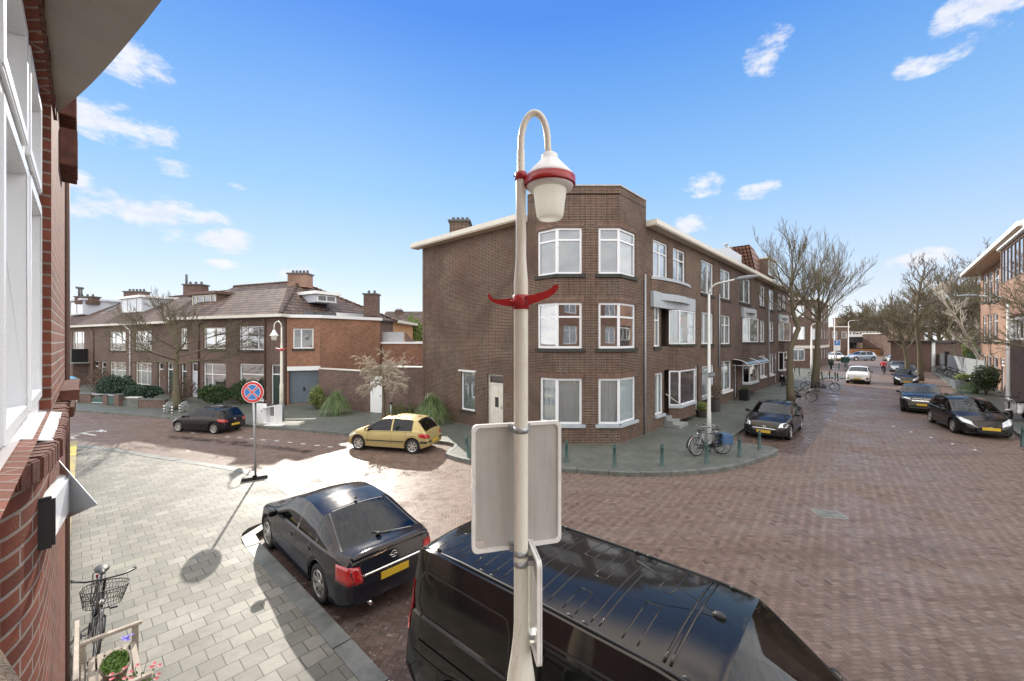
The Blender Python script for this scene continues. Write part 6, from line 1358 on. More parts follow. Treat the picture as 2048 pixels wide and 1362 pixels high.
for (p, mt, S_, lb, d, sc) in (((1694, 721), M_plb, hatch, 'pale blue people carrier seen side on at the far junction', (-1, .05), 1.35), ((1777, 722), M_pgrey, hatch, 'silver car seen from behind beyond the junction', (.5, 1), 1.1), ((1678, 722), M_pwhite, hatch, 'small pale car left of the people carrier at the far junction', (-.5, -1), 1.25), ((1835, 721.5), M_plb, sedan, 'blue saloon half hidden by the trunks at the far junction', (-1, -.1), 1.2)):
    o, bv, _b = car('parked_car', lb, 'car', S_, mt, detail=1, group='cars parked at the far junction'); q = G(*p); put_front(o, S_, q, d, sc)
# ---------------------------------------------------------------- trees and plants
def bark(name, a, b, green=.0):
    t = NT(name); p = t.obj(); n = t.noise(p, 3, 5, .7); n2 = t.noise(p, 25, 4); c = t.ramp(n2, [(.3, a), (.7, b)])
    if green: c = t.mix(t.ramp(n, [(.4, (0, 0, 0)), (.7, (green,) * 3)]), c, (.13, .14, .055))
    t.fin(c, .85, 0, .2); t.bump(n2, .5, .02); return t.m
M_bark = bark('street_tree_bark', (.105, .085, .062), (.175, .145, .105), .5); M_bark2 = bark('pale_twig_bark', (.34, .29, .22), (.46, .40, .31)); M_bark3 = bark('dark_bark', (.095, .075, .056), (.165, .13, .095), .3); M_birch = bark('birch_bark', (.45, .40, .34), (.62, .57, .50))
def rdir(rng, d, ang):
    """direction tilted from d by about ang"""
    o = d.orthogonal().normalized(); o.rotate(Matrix.Rotation(rng.uniform(0, 2 * math.pi), 3, d)); return (d * math.cos(ang) + o * math.sin(ang)).normalized()
def grow(m, rng, p, d, L, r, depth, P):
    n = 4 if depth > 0 else 3; pts = [p]; rad = [r]; q = p.copy(); dd = d.copy(); r1 = r * (.45 if depth else .35)
    for i in range(n):
        dd = (dd + Vector((rng.uniform(-1, 1), rng.uniform(-1, 1), rng.uniform(-1, 1))) * P['wig'] + Vector((0, 0, P['up'] * (1 if depth < P['depth'] else .6)))).normalized()
        q = q + dd * (L / n); pts.append(q.copy()); rad.append(max(r + (r1 - r) * (i + 1) / n, P['rmin'] * .7))
    m.tube(pts, rad, 5 if depth >= P['depth'] - 1 else (4 if depth >= 2 else 3), cap=False)
    if depth <= 0: return
    k = P['kids'][min(len(P['kids']) - 1, P['depth'] - depth)]
    for i in range(k):
        f = P.get('f0', .3) + (1 - P.get('f0', .3)) * (i + rng.random() * .7) / k; f = min(f, .98); j = min(int(f * n), n - 1); a = pts[j].lerp(pts[j + 1], f * n - j)
        base = (pts[j + 1] - pts[j]).normalized(); nd = rdir(rng, base, P['ang'] * rng.uniform(.6, 1.3)); nd.z += P.get('lift', .15); nd.z *= P.get('flat', 1); nd.normalize()
        grow(m, rng, a, nd, L * P['len'] * rng.uniform(.7, 1.15) * (1.1 - .35 * f), max(rad[j] * P['rr'], P['rmin']), depth - 1, P)
    grow(m, rng, pts[-1], dd, L * P['len'] * .9, max(rad[-1], P['rmin']), depth - 1, P)
def tree(name, label, base, trunk, nmain, L, P, mat, seed, group=None, rtr=.25, start=.75, tang=.8, tmat=None, cat='tree', lead=1.0):
    """trunk: list of points above base; main limbs leave its upper part; crown is one mesh of limbs and twigs"""
    rng = random.Random(seed); o = root(name, tuple(base), label, cat, group); base = Vector(base)
    pts = [base + Vector(t) for t in trunk]; n = len(pts); rad = [rtr * (1.25 if i == 0 else 1 - .62 * i / (n - 1)) for i in range(n)]; pts = [base - Vector((0, 0, .1))] + pts[:0] + pts if False else pts
    m = MB(); sp = []; sr = []
    for i in range(n - 1):
        for k in range(4): sp.append(pts[i].lerp(pts[i + 1], k / 4) + Vector((rng.uniform(-1, 1), rng.uniform(-1, 1), 0)) * rtr * .10 * (0 if i == 0 and k == 0 else 1)); sr.append(rad[i] + (rad[i + 1] - rad[i]) * k / 4)
    sp.append(pts[-1]); sr.append(rad[-1]); m.tube(sp, sr, 12); m.build('trunk', tmat or mat, o)
    c = MB(); tot = len(sp) - 1
    for i in range(nmain):
        f = start + (1 - start) * (i / max(nmain - 1, 1)); j = min(int(f * tot), tot - 1); a = sp[j].lerp(sp[j + 1], f * tot - j); az = i * 2.4 + rng.uniform(-.4, .4); el = tang * rng.uniform(.75, 1.2) * (1.15 - .5 * (i / nmain))
        d = Vector((math.sin(el) * math.cos(az), math.sin(el) * math.sin(az), math.cos(el))); grow(c, rng, a, d, L * rng.uniform(.8, 1.15), sr[j] * .55, P['depth'], P)
    grow(c, rng, sp[-1], (sp[-1] - sp[-2]).normalized(), L * lead, sr[-1], P['depth'], P)
    c.build('crown', mat, o); return o
PP = dict(wig=.15, up=.05, depth=4, kids=(4, 4, 3, 3), ang=.65, len=.62, rr=.5, rmin=.009)
def P_(**k): d = dict(PP); d.update(k); return d
lt_ = PV(352, 819)
tree('street_tree', 'bare spreading tree behind three striped posts on the left pavement', lt_, [(0, 0, 0), (.02, 0, 1.4), (0, 0, 2.5), (.05, 0, 3.3), (0, 0, 3.9)], 10, 2.5, P_(wig=.12, up=.0, rmin=.009, ang=.55), M_bark, 11, rtr=.19, start=.56, tang=1.2, lead=.55)
umb = PV(766, 849)
tree('street_tree', 'small umbrella shaped tree with pale drooping twigs in front of the white garden gate', umb, [(0, 0, 0), (.05, 0, 1.1), (0, 0, 2.15)], 8, .98, P_(depth=3, wig=.28, up=-.10, rmin=.013, kids=(6, 6, 5), ang=.8, len=.62, flat=.55, lift=.10), M_bark2, 5, rtr=.11, start=.82, tang=1.15, tmat=M_bark3)
G4 = 'bare street trees along the right street'
tree('street_tree', 'tall bare street tree with a crooked trunk behind the black saloon with the star badge', PV(1582, 803), [(0, 0, 0), (-.1, 0, 2.2), (-.05, 0, 3.6), (.5, 0, 5.0), (.15, 0, 6.2), (0, 0, 7.6), (.05, 0, 8.6)], 11, 2.1, P_(rmin=.008, up=.11, kids=(4, 3, 3, 2)), M_bark, 21, G4, rtr=.215, start=.58, tang=.95)
tree('street_tree', 'bare street tree forking high, with two bicycles leaning on its trunk', PV(1631, 776), [(0, 0, 0), (.1, 0, 3.0), (.25, 0, 5.4), (.35, 0, 6.6)], 12, 3.5, P_(rmin=.009, up=.06, len=.64, ang=.46), M_bark, 22, G4, rtr=.27, start=.70, tang=.85, lead=1)
tree('street_tree', 'slim leaning bare tree behind the parked cars, its trunk lit yellow', PV(1816, 752), [(0, 0, 0), (-.15, 0, 2.2), (-.7, 0, 4.2)], 9, 2.9, P_(rmin=.015, up=.03, len=.64, ang=.55), M_bark, 23, G4, rtr=.25, start=.7, tang=.8)
tree('street_tree', 'tall narrow dark tree nearest the east pavement, above the third parked car', PV(1842, 762), [(0, 0, 0), (-.1, 0, 3), (-.5, 0, 6), (-.3, 0, 8.6), (.1, 0, 10.6)], 15, 1.35, P_(rmin=.014, wig=.3, up=.06, kids=(3, 3, 2, 2)), M_bark3, 24, G4, rtr=.23, start=.45, tang=1.1)
for i, (x, lb) in enumerate(((1787, 'left one of the two thin distant trunks behind the white parked car'), (1797, 'right one of the two thin distant trunks behind the white parked car'))):
    tree('street_tree', lb, PV(x, 727), [(0, 0, 0), (.1, 0, 4), (.0, 0, 7)], 6, 3.2, P_(rmin=.035, depth=3), M_bark3, 30 + i, G4, rtr=.22, start=.6, tang=.8)
G5 = 'bare trees behind the grey garden fence'
for i, (x, Y, hh, r_, lb, mt) in enumerate(((1900, 57, 8, .45, 'bare garden tree directly behind the gate post of the grey fence', M_bark), (1920, 60, 8, .4, 'bare garden tree behind the right half of the grey fence', M_bark3), (1878, 66, 9, .35, 'bare tree rising behind the brick shed roof', M_bark3), (1950, 64, 12, .5, 'tallest bare tree, rising behind the sunlit east building', M_bark3))):
    X = (x - 1024) / FX * Y
    tree('garden_tree', lb, Vector((X, Y, 0)), [(0, 0, 0), (.2, 0, hh * .3), (-.1, 0, hh * .6), (.1, 0, hh)], 12, 4.2, P_(rmin=.026, wig=.22, kids=(4, 4, 3, 2), up=.04), mt, 40 + i, G5, rtr=r_, start=.4, tang=.95)
tree('garden_tree', 'pale birch leaning left over the grey fence', Vector(((1962 - 1024) / FX * 44, 44, 0)), [(0, 0, 0), (-.3, 0, 2.5), (-2.2, 0, 6.0), (-4.0, 0, 8.5)], 8, 1.6, P_(rmin=.018, depth=3), M_birch, 50, G5, rtr=.2, start=.3, tang=.8)
tree('street_tree', 'bare tree mostly beyond the right edge, its mossy branches reaching across the east building', Vector((25.0, 17.6, PAVE)), [(0, 0, 0), (0, 0, 2.2), (-.1, 0, 3.6), (0, 0, 5.2)], 11, 2.5, P_(rmin=.012, up=.02, wig=.2), M_bark, 60, rtr=.24, start=.5, tang=1.15)
for i, (x, Y, hh, s_) in enumerate(((1725, 150, 9, 5.0), (1755, 160, 10, 5.5), (1782, 145, 8, 4.6), (1706, 170, 9, 5))):
    tree('distant_tree', 'brown leafless tree above the railway at the end of the street', Vector(((x - 1024) / FX * Y, Y, 0)), [(0, 0, 0), (0, 0, hh * .6), (.3, 0, hh)], 10, s_, P_(rmin=.06, kids=(4, 4, 3)), M_bark, 70 + i, 'brown trees above the railway', rtr=.4, start=.5, tang=.95)
# leafy plants
M_lf = foliage('laurel_leaf', (.025, .05, .018), (.07, .11, .035)); M_lf2 = foliage('conifer_leaf', (.018, .042, .028), (.045, .08, .05)); M_lf3 = foliage('yellow_green_leaf', (.11, .15, .035), (.19, .23, .06)); M_gr = foliage('pampas_blade', (.09, .12, .045), (.22, .22, .10)); M_gr2 = foliage('green_blade', (.085, .135, .045), (.20, .27, .11)); M_silver = foliage('silver_leaf', (.26, .28, .26), (.42, .44, .42)); M_brown = foliage('brown_leaf', (.08, .055, .04), (.15, .10, .07))
def leaves(m, rng, c, rad, n, s, shell=.55, up=0):
    c = Vector(c)
    for _ in range(n):
        v = Vector((rng.gauss(0, 1), rng.gauss(0, 1), rng.gauss(0, 1))).normalized(); k = 1 - shell * rng.random() ** 2; lump = .82 + .35 * noise.noise(v * 2.2 + c)
        p = c + Vector((v.x * rad[0], v.y * rad[1], v.z * rad[2])) * k * lump
        if p.z < PAVE + .02: p.z = PAVE + .05
        a = Vector((rng.uniform(-1, 1), rng.uniform(-1, 1), rng.uniform(-1, 1) + up)).normalized(); b = a.orthogonal().normalized(); w = s * rng.uniform(.6, 1.3); a, b = a * w, b * w * .5
        m.add([p - a, p + b, p + a, p - b], [(0, 1, 2, 3)])
def shrub(name, label, c, rad, n, s, mat, cat='shrub', seed=1, group=None):
    rng = random.Random(seed); o = root(name, (c[0], c[1], PAVE), label, cat, group); m = MB(); leaves(m, rng, c, rad, n, s); m.build('foliage', mat, o)
    m = MB()
    for k in range(5): a = rng.uniform(0, 6.3); m.tube([(c[0], c[1], PAVE - .02), (c[0] + rad[0] * .4 * math.cos(a), c[1] + rad[1] * .4 * math.sin(a), c[2])], [.03, .012], 5)
    m.build('stems', M_bark3, o); return o
def blades(m, rng, c, n, h, spread, w=.012):
    for _ in range(n):
        a = rng.uniform(0, 2 * math.pi); b = Vector(c) + Vector((rng.uniform(-.12, .12), rng.uniform(-.12, .12), 0)); d = Vector((math.cos(a), math.sin(a), 0)); hh = h * rng.uniform(.6, 1.1); sp = spread * rng.uniform(.2, 1.1); side = Vector((-d.y, d.x, 0)) * w
        P = [b + d * sp * t ** 1.3 + Vector((0, 0, hh * (2.6 * t - 2.6 * t * t * (.55 + .5 * sp / spread)))) for t in (0, .25, .5, .75, 1.0)]
        vs = []
        for i, q in enumerate(P): k = 1 - i / 4.4; vs += [q - side * k, q + side * k]
        m.add(vs, [(2 * i, 2 * i + 1, 2 * i + 3, 2 * i + 2) for i in range(4)], True)
def grass(label, px, py, h, spread, n, mat, seed, plume=0, w=.012, cc=None, name='pampas_grass'):
    c = cc if cc is not None else PV(px, py); rng = random.Random(seed); o = root(name, tuple(c), label, 'ornamental grass'); m = MB(); blades(m, rng, c, n, h, spread, w); m.build('blades', mat, o)
    if plume:
        m = MB()
        for i in range(plume): a = rng.uniform(0, 6.3); t = c + Vector((math.cos(a) * .35, math.sin(a) * .35, h * rng.uniform(1.1, 1.4))); m.tube([c, c.lerp(t, .6), t], [.012, .008, .006], 4); m.tube([t - Vector((0, 0, .3)), t, t + Vector((.02, 0, .25))], [.01, .05, .008], 6)
        m.build('plumes', plain('plume%d' % seed, (.42, .34, .24), .9), o)
    return o
grass('tall drooping grass clump beside the blue garage door', 672, 828, 1.35, 1.1, 900, M_gr2, 1, w=.016)
shrub('garden_shrub', 'yellow green feathery shrub left of the drooping grass by the garage', PV(634, 818) + Vector((0, 0, .75)), (.55, .5, .85), 1600, .05, M_lf3, seed=3)
grass('green grass fountain at the left foot of the corner building', 864, 846, 1.5, 1.25, 1100, M_gr2, 2, w=.016)
for i, x in enumerate((785, 803, 822)): grass('low tawny grass tuft %s of the umbrella tree along the garden wall' % ('just right', 'second to the right', 'third to the right')[i], x, 834, .75, .5, 300, M_gr, 5 + i, w=.012, name='grass_tuft')
def S_(px, py, z): p = PV(px, py); p.z = z; return p
shrub('garden_shrub', 'dark green mounded shrub in the garden under the row house windows', Vector((-28.3, 29.2, 1.0)), (1.7, .9, .95), 3600, .07, M_lf2, seed=4)
shrub('garden_shrub', 'low spreading conifer spilling over the garden wall, left of the street tree', Vector((-24.6, 27.2, .9)), (1.4, .8, .5), 2600, .075, M_lf2, seed=5)
shrub('garden_shrub', 'glossy laurel hedge right of the left street tree', Vector((-19.6, 26.9, .8)), (1.4, .5, .7), 3400, .075, M_lf, seed=6)
shrub('garden_shrub', 'square cut evergreen hedge under the end house window, behind the round sign', Vector((-17.6, 26.9, .95)), (1.2, .5, .9), 2600, .065, M_lf, seed=7)
shrub('garden_shrub', 'brown leafless bush between the row houses and the street tree', Vector((-22.3, 27.6, 1.0)), (1.1, .7, 1.0), 1500, .05, M_brown, seed=8)
shrub('garden_shrub', 'brown climbing bush against the row house wall left of the hedge', Vector((-31.5, 31.2, 1.2)), (1.0, .7, 1.2), 1500, .06, M_brown, seed=9)
for i, x in enumerate((338, 368)): q = PV(x, 824); shrub('silver_plant', 'silvery plant %s of the left street trunk' % ('left', 'right')[i], q + Vector((0, 0, .32)), (.26, .25, .33), 500, .04, M_silver, 'plant', seed=10 + i)
shrub('evergreen_tree', 'tall light green conifer behind the annex, left of the corner building', Vector(((826 - 1024) / FX * 45, 45, 4.6)), (1.35, 1.3, 2.7), 6000, .11, M_lf3, 'tree', seed=12)
shrub('climbing_rose', 'reddish tangle of shoots on the annex roof behind the garden wall', Vector(((815 - 1024) / FX * 26, 26, 2.9)), (1.5, .5, .45), 900, .05, plain('red_shoots', (.30, .16, .12), .8), 'climbing plant', seed=13)
shrub('garden_shrub', 'dark round clipped bush in front of the east building doors', PV(1972, 790) + Vector((0, 0, 1.35)), (.95, .9, 1.1), 3600, .075, M_lf, seed=14)
grass('wind blown green grass left of the dark round bush', 1950, 786, 1.0, 1.4, 700, M_gr2, 15, w=.02)
grass('pampas clump with pale plumes by the end of the grey fence', 1958, 776, 1.0, .6, 260, M_gr, 16, plume=7, w=.02)
shrub('ivy', 'bright green ivy climbing the trunk behind the grey fence', Vector(((1938 - 1024) / FX * 51, 51, 3.0)), (.8, .6, 2.3), 2600, .11, M_lf3, 'climbing plant', seed=17)
shrub('garden_shrub', 'green bush behind the right end of the grey fence', Vector(((1958 - 1024) / FX * 47, 47, 2.2)), (1.2, .8, 1.6), 2200, .10, M_lf, seed=18)
# planters at the foot of the terrace
def planter(label, F_, t_, o_, w, h, mat, lm, r, n, seed, ls=.05):
    p = F_.P(t_, o_, PAVE); o = root('planter', tuple(p), label, 'planter'); m = MB(); m.lathe([(0, p.z), (w * .42, p.z), (w * .5, p.z + h), (w * .44, p.z + h), (w * .42, p.z + h - .05), (0, p.z + h - .05)], (p.x, p.y, 0), sides=4 if mat is M_black else 16, smooth=False); m.build('pot', mat, o)
    rng = random.Random(seed); m = MB(); leaves(m, rng, p + Vector((0, 0, h + r[2] * .8)), r, n, ls); m.build('foliage', lm, o)
M_terra = plain('dark_pot', (.06, .055, .05), .6)
planter('wide pot with a bushy bright green plant beside the black front door', FR, FR.t(1386), .55, .8, .35, M_terra, M_lf3, (.42, .4, .28), 700, 1)
planter('tall dark pot with a tangled brown shrub, behind the curved street lamp', FR, FR.t(1412), .5, .65, .75, M_terra, M_brown, (.42, .4, .55), 900, 2)
planter('square black planter left of the arched awning', FR, FR.t(1470), .6, .9, .7, M_black, M_lf, (.35, .35, .15), 300, 3)
planter('blue grey tub with green plants below the dark round bush', FE, FE.t(2000), 2.0, 1.7, .7, plain('blue_tub', (.16, .19, .22), .5), M_lf3, (.8, .7, .35), 1100, 4, .08)
# ground cover: moss patches in the far right bay
# ---------------------------------------------------------------- bollards, posts, lamps, signs
M_bol = plain('green_bollard_paint', (.024, .062, .056), .35, var=.12)
def bollard(name, label, p, h=.74, r=.062, lean=None, mat=None, group='green bollards round the corner pavement'):
    o = root(name, tuple(p), label, 'bollard', group); m = MB(); p = Vector(p); ax = Vector(lean or (0, 0, 1)).normalized(); pr = [(0, r * 1.25), (.03, r * 1.25), (.035, r * 1.12), (h * .80, r * .80), (h * .84, r * .80), (h * .845, r * .92), (h * .87, r * .92), (h * .875, r * .80), (h * .93, r * .78), (h * .965, r * .62), (h, r * .1)]
    m.tube([p + ax * (a - .02) for a, b in pr], [b for a, b in pr], 14); m.build('post', mat or M_bol, o); m = MB(); c = p + ax * (h * .93); m.ball(c, (r * .8, r * .8, r * .85), 12, 8); m.build('cap', mat or M_bol, o); return o
for (x, y, lb) in ((1133, 924, 'green bollard nearest the sign panels, first of the arc'), (1229, 932, 'green bollard in front of the pier between the ground floor bay windows'), (1324, 932, 'green bollard at the middle of the pavement curve'), (1413, 927, 'green bollard in front of the bicycles at the curved lamp'), (1479, 914, 'green bollard just right of the blue pannier'), (1519, 899, 'green bollard before the plate of the black saloon, last of the arc')):
    bollard('bollard', lb, PV(x, y))
bollard('bollard', 'knocked over green bollard leaning left, beside the sign panels', PV(938, 914), lean=(-.16, .1, 1))
bollard('bollard', 'green bollard cut off by the right edge of the picture', PV(2046, 893), h=.8)
M_bolk = plain('black_bollard_paint', (.02, .03, .03), .45)
for i, (x, y, lb) in enumerate(((1589, 744, 'black bollard under the ground floor window of the far corner building'), (1598, 750, 'black bollard right of the one under the far window'), (1643, 757, 'black bollard just right of the forked tree trunk'), (1658.5, 757, 'black bollard second right of the forked tree trunk'), (1670, 759.5, 'black bollard third right of the forked tree trunk'), (1675, 762, 'black bollard beside the white driving car'), (1663, 738, 'black bollard beside the litter bin far along the pavement'), (1678, 737, 'black bollard at the middle of the low railing'), (1694, 737, 'black bollard at the right end of the low railing'))):
    bollard('bollard', lb, PV(x, y), h=.85, r=.085, mat=M_bolk, group='black bollards at the cross street')
for i, (x, y, lb) in enumerate(((328, 829, 'dark and white striped post left of the silvery plant'), (344, 831.5, 'middle dark and white striped post by the left street tree'), (359, 828, 'dark and white striped post nearest the black hatchback'))):
    p = PV(x, y); o = root('marker_post', tuple(p), lb, 'marker post', 'striped posts round the left street tree'); m = MB(); m.tube([p, p + Vector((0, 0, .52))], .035, 8); m.build('post', M_white, o); m = MB()
    for z in (.06, .22, .38): m.tube([p + Vector((0, 0, z)), p + Vector((0, 0, z + .08))], .0375, 8)
    m.build('dark_band', M_copper, o)
p = PV(782, 836); o = root('garden_light', tuple(p), 'short grey garden light post by the tawny grass', 'garden light'); m = MB(); m.tube([p, p + Vector((0, 0, .75))], .05, 8); m.build('post', M_zinc, o); m = MB(); m.tube([p + Vector((0, 0, .75)), p + Vector((0, 0, .85))], .085, 10); m.build('cap', M_black, o)
# old style lamp post across the side street
q = PV(563, 845); ol = root('lamp_post', tuple(q), 'cream lamp post with a grey foot and small bell lamp on the far pavement', 'lamp post')
m = MB(); m.tube([q, q + Vector((0, 0, .95))], .13, 12); m.build('foot', plain('grey_foot', (.14, .16, .17), .5), ol); m = MB(); m.tube([q + Vector((0, 0, z)) for z in (.95, 1.9, 2.1, 3.9, 4.1, 4.85)], [.095, .085, .062, .058, .036, .03], 12); pts = [q + Vector((-.19 + .19 * math.cos(k * math.pi / 12), 0, 4.85 + .30 * math.sin(k * math.pi / 12))) for k in range(13)] + [q + Vector((-.38, 0, 4.7))]; m.build('shaft', M_cpole, ol); m = MB(); m.tube(pts, .026, 8); m.build('curved_arm', M_cpole, ol)
c = q + Vector((-.38, 0, 4.7)); m = MB(); m.lathe([(0, .02), (.05, .02), (.09, -.08), (.21, -.27), (.2, -.29), (0, -.29)], c, sides=20); m.build('lamp_shade', M_shade, ol); m = MB(); m.lathe([(.14, -.29), (.11, -.5), (0, -.5)], c, sides=16); m.build('lamp_globe', M_globe, ol); m = MB(); m.lathe([(.07, 3.66), (.085, 3.66), (.085, 3.76), (.07, 3.76)], q, sides=12)
for s in (1, -1): prism3(m, [q + Vector((s * .08, -.03, 3.66)), q + Vector((s * .08, -.03, 3.75)), q + Vector((s * .28, -.03, 3.82)), q + Vector((s * .30, -.03, 3.8))], (0, .02, 0))
m.build('red_bracket', M_red, ol)
def tall_lamp(label, p, h, arm, d, dims=.07, group=None):
    p = Vector(p); d = Vector(d).normalized(); o = root('street_light', tuple(p), label, 'street light', group); m = MB(); m.tube([p, p + Vector((0, 0, 1.2)), p + Vector((0, 0, 1.25)), p + Vector((0, 0, h - .5))], [dims * 1.25, dims * 1.2, dims, dims * .62], 12)
    m.build('column', M_lpole, o); m = MB(); pts = [p + d * (arm * .30 * (1 - math.cos(k * math.pi / 2 / 8))) + Vector((0, 0, h - .5 + .42 * math.sin(k * math.pi / 2 / 8))) for k in range(9)] + [p + d * (arm * .62) + Vector((0, 0, h))]; m.tube(pts, dims * .5, 8); m.build('arm', M_lpole, o)
    m = MB(); a = p + d * arm * .6 + Vector((0, 0, h)); b = p + d * arm * 1.12 + Vector((0, 0, h + .06)); m.tube([a, a.lerp(b, .2), a.lerp(b, .6), b], [.035, .085, .09, .03], 10); oo = m.build('lantern', M_lhead, o); return o
M_lpole = plain('white_column', (.60, .60, .57), .4, var=.05); M_lhead = plain('lantern_housing', (.20, .21, .22), .4)
L1 = tall_lamp('curved white street light with a street name board, bicycles at its foot', PV(1418, 884), 6.6, 1.6, -DL)
tall_lamp('grey street light on the east pavement, arching left over the parked cars', PV(2016, 834), 6.7, 1.7, DL, .085)
tall_lamp('distant street light in front of the far corner building', PV(1623, 741), 6.6, 1.5, -DL, .12, 'distant street lights'); tall_lamp('distant street light beyond the far corner building', PV(1669, 722), 11, 2.5, -DL, .12, 'distant street lights'); tall_lamp('distant street light above the railway viaduct', PV(1697, 716), 9, 2.5, (1, 0, 0), .12, 'distant street lights')
p = PV(1418, 884); fS = Fac((p.x - .06 - DR.x * .15, p.y - .1 - DR.y * .15), (p.x - .06 + DR.x * .72, p.y - .1 + DR.y * .72)); fS = fS.off(.02); ns = root('street_name_board', tuple(fS.P(0, 0, 2.75)), 'grey street name board fixed to the curved white street light', 'street sign')
m = MB(); fS.box(m, 0, fS.L, 0, .02, 2.78, 2.98); m.build('board', plain('name_board', (.10, .11, .12), .5), ns); m = MB(); random.seed(3); k = .06
while k < fS.L - .08: w_ = random.uniform(.02, .045); fS.box(m, k, k + .012, .021, .024, 2.83, 2.93); fS.box(m, k, k + w_, .021, .0235, random.choice((2.83, 2.875, 2.918)), random.choice((2.845, 2.89, 2.93)) if 0 else 2.93); k += w_ + .02
m.build('lettering', plain('pale_letters', (.42, .43, .42), .5), ns)
# temporary no stopping sign on its rubber foot
b = PV(511, 958); sg = root('no_stopping_sign', tuple(b), 'round blue no stopping sign with red rim and cross, on a black portable foot', 'traffic sign')
top = b + Vector((-.10, .05, 2.95)); m = MB(); m.tube([b + Vector((0, 0, .08)), top], .03, 10); m.build('pole', M_metal, sg)
m = MB(); fd = Vector((.78, .5, 0)).normalized(); sd_ = Vector((-fd.y, fd.x, 0))
for k in (-.26, .0): m.obox(b + fd * (k * 1.0 - .1) - sd_ * .13, fd * .42, sd_ * .22, Vector((0, 0, .10)))
m.build('rubber_foot', M_trim, sg, bevel=.02)
fn = Vector((-.35, -.94, 0)).normalized(); fn = Vector((.06, -1, 0)).normalized(); ux = Vector((-fn.y, fn.x, 0)); c = b + Vector((-.095, .05, 2.62)); M_sblue = plain('sign_blue', (.035, .19, .50), .35, var=.04); M_sred = plain('sign_red', (.58, .035, .03), .35, var=.05)
def disc(m, c, r, o, n=40, r0=0, th=.004):
    P = [c + ux * r * math.cos(2 * math.pi * k / n) + Vector((0, 0, r * math.sin(2 * math.pi * k / n))) + fn * o for k in range(n)]; prism3(m, P, -fn * th)
RS = .325
m = MB(); disc(m, c, RS, .045, th=.008); pl = m.build('sign_plate', M_white, sg); m = MB(); disc(m, c, RS * .955, .049); m.build('red_rim', M_sred, sg); m = MB(); disc(m, c, RS * .735, .053); m.build('white_line', M_white, sg); m = MB(); disc(m, c, RS * .69, .057); m.build('blue_field', M_sblue, sg)
for nm, w, o, mt in (('white_cross', .085, .061, M_white), ('red_cross', .05, .065, M_sred)):
    m = MB()
    for a in (45, 135): d = ux * math.cos(R(a)) + Vector((0, 0, math.sin(R(a)))); e = ux * -math.sin(R(a)) + Vector((0, 0, math.cos(R(a)))); L_x = RS * (.69 if nm == 'white_cross' else .74); q0 = c + fn * (o + (a > 90) * .0012); prism3(m, [q0 - d * L_x - e * w / 2 * .7, q0 + d * L_x - e * w / 2 * .7, q0 + d * L_x + e * w / 2 * .7, q0 - d * L_x + e * w / 2 * .7], -fn * .003)
    m.build(nm, mt, sg)
# ---------------------------------------------------------------- bulky waste by the old lamp post
def thing(name, label, cat, loc, group=None): return root(name, tuple(loc), label, cat, group)
gw_ = 'bulky waste on the far pavement'
q = PV(537, 849); t = thing('cupboard_carcass', 'white open cupboard carcass lying among the bulky waste', 'cupboard', q, gw_); m = MB(); a = Vector((.93, -.37, 0)); c_ = Vector((.37, .93, 0)); o = q - a * .45
m.obox(o, a * .06, c_ * .4, (0, 0, .75)); m.obox(o + a * .84, a * .06, c_ * .4, (0, 0, .95)); prism3(m, [o + Vector((0, 0, .75)), o + a * .9 + Vector((0, 0, .95)), o + a * .9 + Vector((0, 0, .99)), o + Vector((0, 0, .80))], c_ * .4); m.obox(o + a * .06, a * .78, c_ * .4, (0, 0, .06)); m.obox(o + a * .06 + c_ * .36, a * .78, c_ * .03, (0, 0, .35)); m.build('frame', M_white, t)
q = PV(513, 846); t = thing('white_panel', 'white board with a round hole standing behind the black hatchback', 'board', q, gw_); m = MB(); m.obox(q, (.55, -.15, 0), (.02, .06, 0), (0, 0, 1.0)); s_ = m.build('board', M_white, t); m = MB(); m.tube([q + Vector((.35, -.13, .62)), q + Vector((.35, -.02, .62))], .04, 10); m.build('hole', M_black, t)
for (x, y, dx, dy, w, lb, mt, h_) in ((545, 852.5, .95, -.1, .45, 'pale board lying flat at the kerb in front of the cupboard carcass', M_white, .04), (590, 840, 1.9, .1, .1, 'long grey batten lying right of the old lamp post', M_cream, .06), (524, 850, .8, .0, .4, 'cardboard sheet lying left of the cupboard carcass', M_wood, .03)):
    q = PV(x, y); t = thing('loose_board', lb, 'board', q, gw_); m = MB(); m.obox(q - Vector((dx / 2, dy / 2, 0)), (dx, dy, .02), (.1, w, 0), (0, 0, h_)); m.build('plank', mt, t)
q = PV(576, 849); t = thing('metal_frame', 'flat white rectangular frame lying at the kerb right of the lamp foot', 'frame', q, gw_); m = MB(); o = q - Vector((.6, .2, 0))
for u0, u1, v0, v1 in ((0, 1.25, 0, .06), (0, 1.25, .54, .6), (0, .06, .06, .54), (1.19, 1.25, .06, .54)): m.box(o.x + u0, o.x + u1, o.y + v0, o.y + v1, q.z + .0, q.z + .1)
m.box(o.x + .06, o.x + 1.19, o.y + .06, o.y + .54, q.z + .02, q.z + .04); m.build('frame', M_cream, t)
